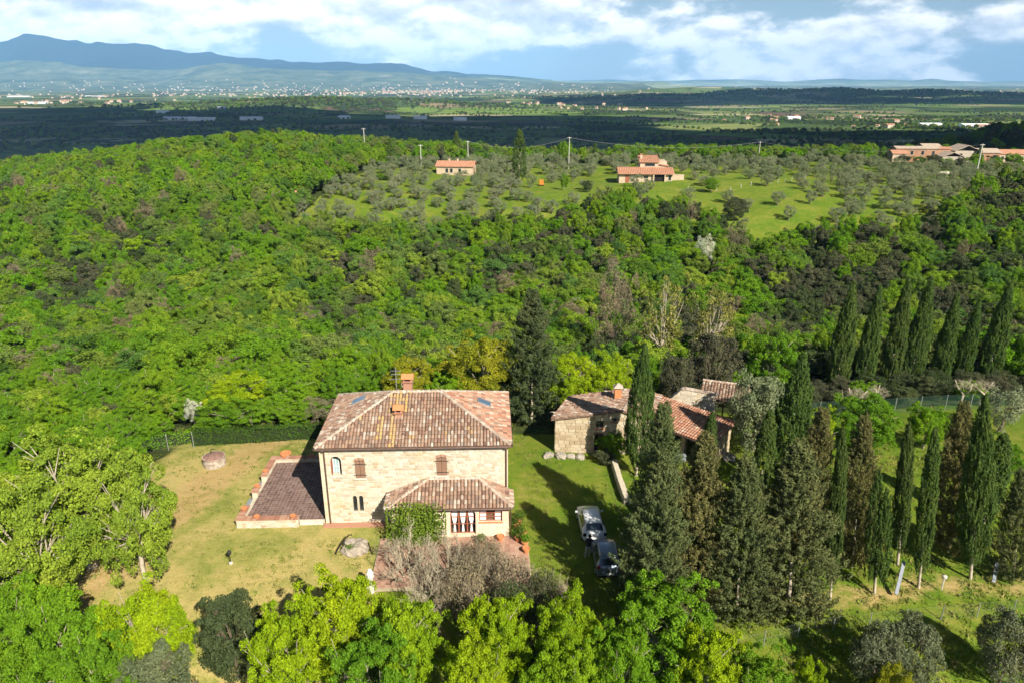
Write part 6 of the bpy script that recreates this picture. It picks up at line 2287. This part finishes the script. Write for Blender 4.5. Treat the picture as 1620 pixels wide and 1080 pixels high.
def fence(name, pts, n, h, label, postmat, net, pr=0.035, thick=True):
    e = empty(name, (0, 0, 0))
    tag(e, label, 'fence')
    P_ = [Vector((*p, 0)) for p in pts]
    Ls = [(b - a).length for a, b in zip(P_[:-1], P_[1:])]
    tot = sum(Ls)
    Q = []
    for k in range(n + 1):
        s = tot * k / n
        for a, b, L in zip(P_[:-1], P_[1:], Ls):
            if s <= L + 1e-6:
                q_ = a.lerp(b, s / L)
                break
            s -= L
        q_.z = Hs(q_.x, q_.y)
        Q.append(q_)
    for q_ in Q:
        MB().tube([q_ - UP * 0.3, q_ + UP * (h + 0.08)], pr, 6).build('post', postmat, e)
    for a, b in zip(Q[:-1], Q[1:]):
        if net is not None:
            MB().add([a + UP * 0.03, b + UP * 0.03, b + UP * h, a + UP * h], [(0, 1, 2, 3)])
            m2 = MB()
            m2.add([a + UP * 0.03, b + UP * 0.03, b + UP * h, a + UP * h], [(0, 1, 2, 3)])
            m2.build('netting', net, e)
        m3 = MB()
        for z_ in (0.05, h * 0.5, h):
            m3.tube([a + UP * z_, b + UP * z_], 0.0025, 3, cap=False)
        m3.build('wire', M_GALV, e)
    return e


NET_G = netmat('green_netting', (0.06, 0.13, 0.09), 0.2)
NET_W = netmat('wire_netting', (0.16, 0.19, 0.15), 0.04)
fence('garden_fence', [(27.0, 67.2), (34, 67.8), (50.5, 68.3), (62, 68.0)], 13, 1.75, 'green netting fence across the top of the garden', M_GALV, NET_G)
fence('wire_fence', [(-36, 57.2), (-29.3, 58.1)], 3, 1.6, 'wire fence with pale posts at the lawn corner', M_GALV, NET_W)
fence('field_fence', [(13.0, 33.6), (18.8, 35.3), (26, 36.2), (34.5, 37.0)], 9, 1.05, 'low wire fence along the foot of the cypress row', M_GALV, NET_W, 0.03)
fence('barn_fence', [(1.5, 68.6), (7.5, 69.4), (12, 70)], 5, 1.6, 'green wire fence behind the barn', M_GREENPOST, NET_W)
pf = aty(1560, 265, 225)
fence('hill_fence', [(88, 148), (118, 176), (138, 205)], 12, 1.7, 'green netting fence running up the far hillside', M_GREENPOST, NET_G, 0.05)
pf0 = (52.0, 203.0)
fence('meadow_fence', [(48, 196), (58, 192), (72, 200), (86, 212)], 12, 1.1, 'fence of pale posts around the villa meadow', M_POLE, None, 0.06)

for (p0, p1, lab) in ((at(1418, 938, 0), Vector((26.25, 39.6, 1.35)), 'grey-blue board leaning on a stake beside the cypress row'), (at(1572, 919, 0), Vector((32.75, 39.9, 1.05)), 'shorter grey-blue board near the split cypress trunk')):
    d = (p1 - p0).normalized()
    s_ = d.cross(Vector((0, -1, 0.4))).normalized()
    e = empty('leaning_board', p0)
    tag(e, lab, 'board', 'boards along the cypress row')
    MB().obox((p1 - p0) * 0.5, d, s_, d.cross(s_), (p1 - p0).length / 2 + 0.05, 0.12, 0.02).build('plank', M_GREYWOOD, e)
    MB().tube([(p1 - p0) * 0.85 + Vector((0, 0.12, -0.1)), Vector(((p1 - p0).x * 0.85, (p1 - p0).y + 0.25, -0.1))], 0.035, 6).build('stake', M_WOOD, e)
e = empty('garden_tap', at(1490, 930, 0))
tag(e, 'small pale post with a round top between two cypresses', 'post')
MB().tube([(0, 0, -0.1), (0, 0, 0.8)], 0.04, 6).build('stem', M_POLE, e)
MB().lathe([(0.05, 0.78), (0.15, 0.86), (0.15, 1.0), (0.04, 1.06)], sides=10).build('head', M_PALE, e)
for i, (px, py) in enumerate(((1200, 962), (1245, 958))):
    rock(at(px, py, 0.02), 0.17, 'pale stone lying at the foot of the front cypresses, %s one' % ('left' if i == 0 else 'right'), M_PALE, i + 1, group='stones under the cypresses')

# bare pollard trees along the fence
for i, (x, y) in enumerate(((36.6, 69.0), (39.0, 69.2), (48.2, 69.3), (50.3, 69.4), (57.5, 69.6))):
    e = empty('bare_tree', (x, y, Hs(x, y)), i * 1.1)
    tag(e, 'pale-trunked bare tree behind the green garden fence, %s from the olive tree' % nth[i], 'tree', 'bare trees at the fence')
    mb = MB()
    mb.tube([(0, 0, -0.3), (0.05, 0, 0.7), (-0.1, 0.1, 1.5)], [0.16, 0.13, 0.12], 7)
    mb.tube([(-0.1, 0.1, 1.4), (-0.6, 0.1, 2.1), (-0.7, 0.3, 2.9)], [0.11, 0.08, 0.04], 6)
    mb.tube([(-0.1, 0.1, 1.4), (0.7, 0, 2.0), (1.1, -0.1, 2.7)], [0.11, 0.08, 0.04], 6)
    mb.build('trunk', M_BARK_P, e, True)
    c_ = link('crown', PROTO['shrub'][i % 2][0], e, (0, 0, 2.0))
    c_.scale = (0.55, 0.55, 0.35)

# ------------------------------------------------------------------ far houses on the hill
M_FWALL = plain('far_wall', (0.50, 0.38, 0.27), 0.9, 0.12, 0.8)
M_FWALL_O = plain('far_wall_brick', (0.36, 0.20, 0.12), 0.9, 0.15, 0.8)
M_FWALL_G = plain('far_wall_grey', (0.42, 0.36, 0.29), 0.9, 0.15, 0.8)
M_FROOF = plain('far_roof', (0.42, 0.21, 0.13), 0.9, 0.2, 1.2)
M_FROOF_G = plain('far_roof_grey', (0.40, 0.32, 0.25), 0.9, 0.2, 1.2)


def gable(mb, x0, x1, y0, y1, z, rise, ov=0.4, axis='x', th=0.18):
    if axis == 'x':
        ym = (y0 + y1) / 2
        pr_ = [(x0 - ov, y0 - ov, z), (x0 - ov, ym, z + rise), (x0 - ov, y1 + ov, z), (x0 - ov, y1 + ov, z - th), (x0 - ov, ym, z + rise - th), (x0 - ov, y0 - ov, z - th)]
        mb.prism(pr_[::-1], (x1 - x0 + 2 * ov, 0, 0))
    else:
        xm = (x0 + x1) / 2
        pr_ = [(x0 - ov, y0 - ov, z), (xm, y0 - ov, z + rise), (x1 + ov, y0 - ov, z), (x1 + ov, y0 - ov, z - th), (xm, y0 - ov, z + rise - th), (x0 - ov, y0 - ov, z - th)]
        mb.prism(pr_[::-1], (0, y1 - y0 + 2 * ov, 0))


def tile_strips(mb, x0, x1, y0, y1, z0, z1, step=0.5):
    """rows of tiles as low ribs on a mono-pitch slope rising from y0 to y1"""
    k = x0
    while k < x1:
        mb.prism([(k + 0.05, y0, z0), (k + step * 0.5, y0, z0 + 0.12), (k + step - 0.05, y0, z0)], (0, y1 - y0, z1 - z0))
        k += step


def win(par, x0, x1, y, z0, z1, mat=None, out=-1):
    w_ = MB().box(x0, x1, y + out * 0.03, y + out * 0.005, z0, z1).build('window', mat or M_GLASS, par)
    mbf = MB()
    for (a, b, c, d) in ((x0 - 0.08, x0, z0, z1), (x1, x1 + 0.08, z0, z1), (x0 - 0.12, x1 + 0.12, z0 - 0.12, z0), (x0 - 0.08, x1 + 0.08, z1, z1 + 0.1)):
        mbf.box(a, b, y + out * 0.08, y + out * 0.004, c, d)
    mbf.build('frame', M_FWALL_G, w_)
    return w_


vz = Hs(39.0, 211.0)
vl = empty('hillside_villa', (30.9, 208.5, vz - 0.1), R(-4))
tag(vl, 'two-storey villa with red roofs on the open meadow', 'house')
MB().box(0, 15.2, 0, 7, -1, 2.75).build('wall', M_FWALL, vl)
MB().box(6.2, 13.8, 3.6, 9.5, 2.75, 5.6).build('upper_wall', M_FWALL, vl)
mb = MB()
mb.prism([(-0.5, -0.9, 2.62), (15.6, -0.9, 2.62), (15.6, 3.8, 3.9), (-0.5, 3.8, 3.9)], (0, 0, -0.2))
tile_strips(mb, -0.5, 15.5, -0.9, 3.8, 2.63, 3.91)
mb.prism([(-0.5, 7.4, 2.62), (6.2, 7.4, 2.62), (6.2, 3.8, 3.9), (-0.5, 3.8, 3.9)][::-1], (0, 0, -0.2))
mb.build('roof', M_FROOF, vl)
mb = MB()
mb.prism([(5.8, 3.1, 5.55), (11.6, 3.1, 5.55), (11.6, 9.9, 6.7), (5.8, 9.9, 6.7)], (0, 0, -0.2))
tile_strips(mb, 5.8, 11.5, 3.1, 9.9, 5.56, 6.71)
mb.build('upper_roof', M_FROOF, vl)
mb = MB()
mb.prism([(11.62, 3.2, 4.9), (14.3, 3.2, 4.5), (14.3, 9.8, 4.5), (11.62, 9.8, 4.9)], (0, 0, -0.2))
mb.build('side_roof', M_FROOF, vl)
win(vl, 7.6, 10.4, 3.6, 4.25, 4.95)
MB().box(1.8, 2.9, -0.06, 0.0, 0, 2.1).build('door', M_WOOD_R, vl)
win(vl, 7.0, 8.3, 0, 1.2, 1.9)
win(vl, 3.6, 4.4, 0, 0.9, 2.0, M_FWALL_G)
MB().box(9.9, 12.9, -0.04, 0.0, 0, 2.3).build('porch_opening', M_DARK, vl)
for x in (9.8, 13.0):
    MB().box(x - 0.15, x + 0.15, -0.75, -0.45, -0.4, 2.45).build('porch_pillar', M_FWALL, vl)
win(vl, 14.1, 14.8, 0, 0.7, 2.1)
c_ = MB().box(6.3, 6.9, 6.0, 6.6, 5.5, 7.3).build('chimney', M_FWALL, vl)
MB().box(6.15, 7.05, 5.85, 6.75, 7.3, 7.5).build('chimney_cap', M_FROOF, c_)
MB().box(15.21, 18.6, 1.0, 1.4, -1, 2.2).build('garden_wall', M_FWALL, vl)
# low red-roofed house
vz = Hs(-17.6, 222.0)
lh = empty('low_house', (-23.0, 221.0, vz), R(-7))
tag(lh, 'long low house with a pale red gable roof above the olive terraces', 'house')
MB().box(0, 11.2, 0, 6, -1, 2.7).build('wall', M_FWALL, lh)
mb = MB()
gable(mb, 0, 11.2, 0, 6, 2.7, 1.3)
k = -0.4
while k < 11.5:
    mb.prism([(k, -0.4, 2.71), (k + 0.25, -0.4, 2.83), (k + 0.45, -0.4, 2.71)], (0, 3.4, 1.3))
    k += 0.5
mb.build('roof', M_FROOF, lh)
mb = MB()
mb.prism([(11.2, 0, 2.7), (11.2, 6, 2.7), (11.2, 3, 3.85)], (-0.3, 0, 0))
mb.build('gable', M_FWALL, lh)
for x in (2.8, 4.2, 6.8):
    win(lh, x, x + 0.8, 0, 0.8, 2.0)
w_ = MB().box(11.2, 11.25, 1.6, 2.7, 0.2, 2.1).build('door', M_WOOD, lh)
for x in (3.2, 5.8):
    MB().box(x, x + 0.5, 2.8, 3.3, 3.7, 4.6).build('chimney', M_FWALL, lh)
# little shed among the olives
p_ = aty(460, 330, 190)
zs_ = Hs(p_.x, 190)
p_ = aty(460, 330, 183)
zs_ = Hs(p_.x, 183)
for (dx, dy, w_, lab) in ((0, 0, 2.6, 'tiny orange-roofed hut among the olive trees'), (3.2, -1.5, 1.8, 'smaller tumbledown hut beside the tiny orange-roofed one')):
    e = empty('garden_hut', (p_.x + dx, 183 + dy, Hs(p_.x + dx, 183 + dy)), 0.3)
    tag(e, lab, 'hut')
    MB().box(-w_ / 2, w_ / 2, -1, 1, -0.6, 1.7).build('wall', M_FWALL_G, e)
    mb = MB()
    gable(mb, -w_ / 2, w_ / 2, -1, 1, 1.7, 0.8, 0.25)
    mb.build('roof', M_FROOF, e)
    MB().box(-0.35, 0.35, -1.04, -1.0, 0, 1.5).build('door', M_DARK, e)
# orange digger on the meadow
e = empty('small_digger', (0, 0, 0))
p_ = aty(857, 268, 205)
e.location = (p_.x, 205, Hs(p_.x, 205))
e.scale = (0.75, 0.75, 0.75)
tag(e, 'small orange digger standing on the meadow near the lone cypress', 'digger')
MO = plain('orange_paint', (0.62, 0.20, 0.03), 0.5, 0.1)
mb = MB()
for sx in (-1, 1):
    mb.box(sx * 0.6 - 0.18, sx * 0.6 + 0.18, -0.9, 0.9, 0, 0.5)
mb.build('track', M_RUB, e)
MB().box(-0.8, 0.8, -0.9, 0.6, 0.55, 1.2).build('body', MO, e)
MB().box(-0.7, 0.1, -0.3, 0.6, 1.21, 2.3).build('cab', MO, e)
MB().tube([(0.45, 0.6, 1.0), (0.6, 1.3, 2.2), (0.7, 2.2, 1.6), (0.7, 2.3, 0.6)], 0.14, 6).build('arm', MO, e)

# hamlet on the right
for (px, w_, d_, h_, Y, wm, rm, ax, rise, lab, nw) in (
        (1448, 14.5, 5, 232, 262, M_FWALL_O, M_FROOF_G, 'x', 0.6, 'orange-walled three-storey building of the hamlet', 4),
        (1470, 6.0, 5, 228, 268, M_FWALL_G, M_FROOF_G, 'x', 0.7, 'grey-roofed taller block behind the orange-walled building', 2),
        (1492, 4.0, 4, 233, 262, M_FWALL_O, M_FROOF, 'x', 0.5, 'narrow orange-walled end block of the hamlet', 1),
        (1507, 7.0, 7, 241, 255, M_FWALL_G, M_FROOF_G, 'y', 1.5, 'small grey gabled house of the hamlet', 2),
        (1528, 8.5, 8, 230, 264, M_FWALL_G, M_FROOF_G, 'y', 2.0, 'steep grey-roofed gabled house of the hamlet', 2),
        (1562, 8.0, 7, 236, 266, M_FWALL_O, M_FROOF_G, 'x', 1.2, 'red-roofed house behind the pale roadside pole', 2),
        (1600, 10.0, 7, 240, 266, M_FWALL, M_FROOF, 'x', 1.3, 'pale low house at the hamlet end', 3),
        (1423, 5.0, 5, 241, 258, M_FWALL, M_FROOF, 'x', 1.0, 'little pale annex left of the orange-walled building', 1)):
    p_ = aty(px, 250, Y)
    z_ = Hs(p_.x, Y) - 0.2
    h_ = max(3.2 + rise, aty(px, h_, Y).z - z_)
    e = empty('hamlet_house', (p_.x - w_ / 2, Y, z_), R(-6))
    tag(e, lab, 'house', 'houses of the hamlet')
    MB().box(0, w_, 0, d_, -2, h_ - rise).build('wall', wm, e)
    mb = MB()
    gable(mb, 0, w_, 0, d_, h_ - rise, rise, 0.3, ax)
    mb.build('roof', rm, e)
    for k in range(nw):
        x0 = w_ * (k + 0.5) / nw - 0.45
        win(e, x0, x0 + 0.9, 0, h_ - rise - 2.2, h_ - rise - 0.9)

for i, (px, yt, Y, r, kd) in enumerate(((1432, 246, 252, 2.4, 'oak_dark'), (1456, 248, 250, 2.2, 'oak'), (1478, 245, 252, 2.4, 'oak_dark'), (1500, 250, 248, 2.0, 'oak'), (1545, 244, 252, 2.6, 'oak'), (1575, 246, 250, 2.2, 'oak_dark'), (1605, 243, 250, 2.8, 'oak'), (1520, 249, 249, 1.8, 'oak_dark'))):
    tree_px('hamlet_tree', kd, px, yt, Y, r, '%s tree in front of the hamlet houses, counted as %s from the little annex' % ('dark' if kd == 'oak_dark' else 'green', (nth + ['eighth'])[i]), 'tree', 'trees before the hamlet')
# roadside and field poles with their wires
M_WIRE = plain('line_wire', (0.30, 0.30, 0.30), 0.6, 0.05)
poles = []
for (px, yt, yb, Y, lab) in ((575, 203, 222, 255, 'thin grey pole above the bright wood'), (665, 229, 250, 232, 'thin pale pole left of the low red-roofed house'), (740, 223, 246, 246, 'pale pole behind the low red-roofed house'),
                             (901, 217, 245, 243, 'pale concrete pole on the crest near the lone cypress'), (1203, 224, 246, 262, 'pale pole right of the villa roofs'), (1555, 228, 268, 215, 'thick pale pole at the road end')):
    p_ = aty(px, yt, Y)
    zb = Hs(p_.x, Y)
    e = empty('utility_pole', (p_.x, Y, zb))
    tag(e, lab, 'pole', 'utility poles on the hill')
    h_ = p_.z - zb
    MB().tube([(0, 0, -0.5), (0, 0, h_)], [0.2 if px > 1500 else 0.15, 0.13 if px > 1500 else 0.1], 8).build('shaft', M_POLE, e)
    MB().box(-0.7, 0.7, -0.06, 0.06, h_ - 0.35, h_ - 0.22).build('cross_arm', M_POLE, e)
    poles.append(Vector((p_.x, Y, p_.z - 0.2)))
for a, b, lab in ((3, 4, 'wire sagging from the crest pole to the pole right of the villa'), (4, 5, 'wire sagging from the villa side pole to the road end pole'), (2, 3, 'wire between the low house pole and the crest pole')):
    A_, B_ = poles[a], poles[b]
    pts = []
    for k in range(13):
        t = k / 12
        q_ = A_.lerp(B_, t)
        q_.z -= 4 * t * (1 - t) * 2.6
        pts.append(q_)
    tag(MB().tube(pts, 0.03, 4).build('power_line', M_WIRE), lab, 'wire', 'power lines')
# pale road edge wall by the hamlet
ra = aty(1450, 271, 232)
e = MB()
pts = [(118, 226), (135, 231), (160, 233), (185, 232)]
for p0, p1 in zip(pts[:-1], pts[1:]):
    a, b = Vector((*p0, Hs(*p0) - 0.3)), Vector((*p1, Hs(*p1) - 0.3))
    e.prism([a, b, b + UP * 1.0, a + UP * 1.0], (0, 0.4, 0))
tag(e.build('road_wall', M_PALE), 'pale low wall along the road below the hamlet', 'wall')

# ------------------------------------------------------------------ the far plain: houses, sheds, trees
M_TOWN = island('town_wall', [(0, (0.50, 0.45, 0.37)), (0.5, (0.53, 0.42, 0.32)), (1, (0.58, 0.55, 0.50))], nscale=0.05, namt=0.1)
fhm = []
for i, (w_, d_, h_, rs_) in enumerate(((14, 9, 6.5, 2.4), (20, 10, 6, 2.2), (10, 9, 8.5, 2.0))):
    mb = MB()
    mb.box(-w_ / 2, w_ / 2, -d_ / 2, d_ / 2, -4, h_)
    y_ = d_ / 2 + 0.5
    mb.prism([(-w_ / 2 - 0.5, -y_, h_ + 0.02), (-w_ / 2 - 0.5, y_, h_ + 0.02), (-w_ / 2 - 0.5, 0, h_ + rs_)], (w_ + 1, 0, 0), 1)
    fhm.append(mb.mesh('far_house', [M_TOWN, M_FROOF]))
rngf = np.random.default_rng(17)
clusters = [  # photo place of the middle, spread in x and depth, how many, words
    (470, 133, 900, 700, 60, 'in the hillside town under the mountains'), (150, 131, 1500, 900, 30, 'in the long village at the mountain foot'),
    (1380, 155, 420, 180, 55, 'in the hilltop town on the distant rise'), (640, 147, 700, 420, 36, 'in the scattered village on the sunlit plain'),
    (480, 160, 600, 300, 16, 'beside the sunlit fields left of the middle'), (880, 163, 350, 200, 14, 'among the sunlit fields in the middle distance'),
    (70, 160, 420, 200, 24, 'in the village at the left edge of the shaded land'), (960, 170, 260, 90, 10, 'along the road through the sunlit fields'),
    (1240, 186, 300, 150, 14, 'by the bright strip of fields right of the middle'), (1520, 196, 380, 120, 22, 'in the shaded works area on the right'), (800, 141, 1500, 900, 21, 'dotted over the far hazy plain')]
nfar = 0
for (px, py, sx, sy, n_, words_) in clusters:
    c = at(px, py, PLAIN_Z + 8)
    for k in range(n_):
        x, y = c.x + rngf.normal() * sx * 0.5, c.y + rngf.normal() * sy * 0.5
        if y < 900:
            continue
        z_ = float(HP(x, y))
        if y > 8600 and x < 2000:
            z_ = max(z_, float(RANGE_H['foothills'](np.array(x), np.array(y))))
        o = link('far_house', fhm[int(rngf.integers(0, 3))], None, (x, y, z_))
        o.rotation_euler = (0, 0, rngf.uniform(-0.9, 0.9))
        s = rngf.uniform(0.7, 1.25) * (0.85 if y < 3000 else (1.1 if y < 5000 else 1.7))
        o.scale = (s, s, s)
        tag(o, 'tiny far house ' + words_, 'house', 'far houses on the plain')
        nfar += 1
M_SHED = plain('white_shed', (0.78, 0.80, 0.82), 0.5, 0.05, 0.05)
sheds = [(285, 190, 90, 14), (320, 191, 70, 14), (258, 180, 40, 18), (352, 176, 26, 22), (398, 190, 60, 16), (545, 188, 30, 20), (622, 187, 40, 18), (665, 188, 36, 16), (728, 190, 34, 18), (1540, 201, 60, 25), (1470, 200, 50, 20),
         (1255, 189, 36, 18), (30, 153, 160, 30), (60, 163, 90, 26), (1590, 205, 80, 30), (150, 154, 120, 30)]
for i, (px, py, w_, d_) in enumerate(sheds):
    c = at(px, py, PLAIN_Z + 2)
    c.z = float(HP(c.x, c.y))
    mb = MB()
    h_ = 7.0
    mb.box(-w_ / 2, w_ / 2, -d_ / 2, d_ / 2, -3, h_)
    mb.prism([(-w_ / 2 - 0.5, -d_ / 2 - 0.5, h_ + 0.02), (-w_ / 2 - 0.5, d_ / 2 + 0.5, h_ + 0.02), (-w_ / 2 - 0.5, 0, h_ + 2.5)], (w_ + 1, 0, 0), 0)
    o = mb.build('farm_shed', M_SHED, None, loc=c)
    o.rotation_euler = (0, 0, R(-3 + 5 * math.sin(i * 2.1)))
    side = 'left' if px < 420 else ('middle' if px < 900 else 'right')
    tag(o, 'long white shed on the far plain, %s part of the picture' % side, 'shed', 'white sheds on the plain')

# beyond the counted houses, the far towns read as one sprinkle of pale walls and red roofs
mb = MB()
spr = [(470, 133, 1500, 400, 90), (120, 132, 2200, 400, 60), (330, 132, 2500, 400, 40), (700, 131, 2200, 600, 90), (640, 148, 1000, 500, 160), (860, 146, 1500, 700, 140), (1100, 141, 2500, 1500, 140), (1390, 156, 420, 130, 130), (1500, 146, 1600, 900, 90), (300, 150, 1200, 700, 120)]
for (px, py, sx, sy, n_) in spr:
    c = at(px, py, PLAIN_Z + 6)
    c.y = min(c.y, 9400)
    c.x = (px - 810) / FOCAL * c.y * 1.06
    for k in range(n_):
        x, y = c.x + rngf.normal() * sx * 0.6, c.y + rngf.normal() * sy * 1.5
        if y < 3200 or y > 10600:
            continue
        z_ = float(HP(x, y))
        if y > 8600 and x < 2000:
            z_ = max(z_, float(RANGE_H['foothills'](np.array(x), np.array(y))))
        w_, d_, h_ = rngf.uniform(8, 18) * (y / 7000) ** 0.5, rngf.uniform(8, 12), rngf.uniform(6, 11) * (y / 7000) ** 0.4
        ca, sa = math.cos(k * 1.7), math.sin(k * 1.7)
        ux, uy = Vector((ca, sa * 0.4, 0)).normalized(), None
        uy = Vector((-ux.y, ux.x, 0))
        mb.obox((x, y, z_ + h_ / 2 - 6), ux, uy, UP, w_ / 2, d_ / 2, h_ / 2 + 6, 0)
        b0 = Vector((x, y, z_ + h_ + 0.05))
        mb.prism([b0 - ux * w_ / 2 - uy * d_ / 2, b0 - ux * w_ / 2 + uy * d_ / 2, b0 - ux * w_ / 2 + UP * 2.5], ux * w_, 1)
o = mb.build('distant_towns', [M_TOWN, M_FROOF])
o['kind'] = 'stuff'
o['label'] = 'sprinkle of pale houses of the far towns across the hazy plain'

# trees of the plain: hedgerows, copses and the wooded rises
PT = []
for k in range(420):
    y0 = 1000 * math.exp(rngf.uniform(0.05, 2.1))
    x0 = rngf.uniform(-0.85, 0.9) * y0
    ang = 0.35 + rngf.choice([0, PI / 2]) + rngf.normal() * 0.15
    L = rngf.uniform(60, 420)
    stp = rngf.uniform(7, 16)
    for s in np.arange(0, L, stp):
        PT.append((x0 + s * math.cos(ang) + rngf.normal() * 3, y0 + s * math.sin(ang) + rngf.normal() * 3, rngf.uniform(0.7, 1.5)))
for k in range(60):
    y0 = 1100 * math.exp(rngf.uniform(0.0, 1.6))
    x0 = rngf.uniform(-0.85, 0.9) * y0
    for s in range(int(rngf.uniform(20, 90))):
        PT.append((x0 + rngf.normal() * 70, y0 + rngf.normal() * 35, rngf.uniform(0.8, 1.6)))
for (hx, hy, sx, sy, n_) in ((1900, 4250, 1400, 330, 2600), (-700, 2960, 620, 190, 1300)):
    for s in range(n_):
        PT.append((hx + rngf.normal() * sx * 0.62, hy + rngf.normal() * sy * 0.62, rngf.uniform(1.2, 2.2)))
PT = np.array([p for p in PT if p[1] > 950])
zt_ = HP(PT[:, 0], PT[:, 1])
cc2 = proto_collection('plain_crowns', ['far', 'far_dark'])
gn_scatter('plain_woods', cc2, np.column_stack([PT[:, :2], zt_]), rngf.uniform(0, 6, len(PT)), np.column_stack([PT[:, 2] * 1.05, PT[:, 2] * 1.05, PT[:, 2] * 0.85]),
           rngf.integers(0, 6, len(PT)), 'hedgerows, copses and wooded rises on the far plain')
print('far houses', nfar, 'plain trees', len(PT))

# ---- grass tufts on the lawns and under the cypresses
rngt = np.random.default_rng(23)
tuft = bpy.data.collections.new('grass_tufts')
M_TUFT = foliage('grass_blade', [(0.12, 0.20, 0.02), (0.20, 0.23, 0.04), (0.30, 0.27, 0.09), (0.09, 0.16, 0.02)], trans=0.2)
for k in range(4):
    nb_ = 12
    P_ = rngt.normal(0, 0.09, (nb_, 3))
    P_[:, 2] = rngt.uniform(0.02, 0.07, nb_)
    Vq, Fq = leaves(P_, np.tile([0, -0.5, 0.6], (nb_, 1)), 0.15, rngt, 0.22, along=np.column_stack([rngt.normal(0, 0.5, nb_), rngt.normal(0, 0.5, nb_), np.ones(nb_)]), jit=0.9)
    tuft.objects.link(bpy.data.objects.new('tuft_%02d' % k, fastmesh('tuft', Vq, Fq, M_TUFT)))
nt_ = 16000
tx, ty = rngt.uniform(-33, 45, nt_), rngt.uniform(29, 66, nt_)
dn = gnoise(tx, ty, 3.0, 2) + 0.6 * gnoise(tx, ty, 1.1, 5)
kp = (dn > -0.1) | (rngt.random(nt_) < 0.15)
kp &= ~((tx > -20.9) & (tx < 0.8) & (ty > 44.0) & (ty < 56.2)) & ~((tx > -10) & (tx < 1.4) & (ty > 38.0) & (ty < 46)) & ~((tx > 3.5) & (tx < 13) & (ty > 57) & (ty < 62.5))
tx, ty = tx[kp], ty[kp]
wild_ = np.where(tx > 12, 1.5, 1.0)
sc_ = rngt.uniform(0.6, 1.5, len(tx)) * wild_
gn_scatter('grass', tuft, np.column_stack([tx, ty, H(tx, ty)]), rngt.uniform(0, 6, len(tx)), np.column_stack([sc_, sc_, sc_]), rngt.integers(0, 4, len(tx)), 'tufts of grass and weeds on the lawn and garden')
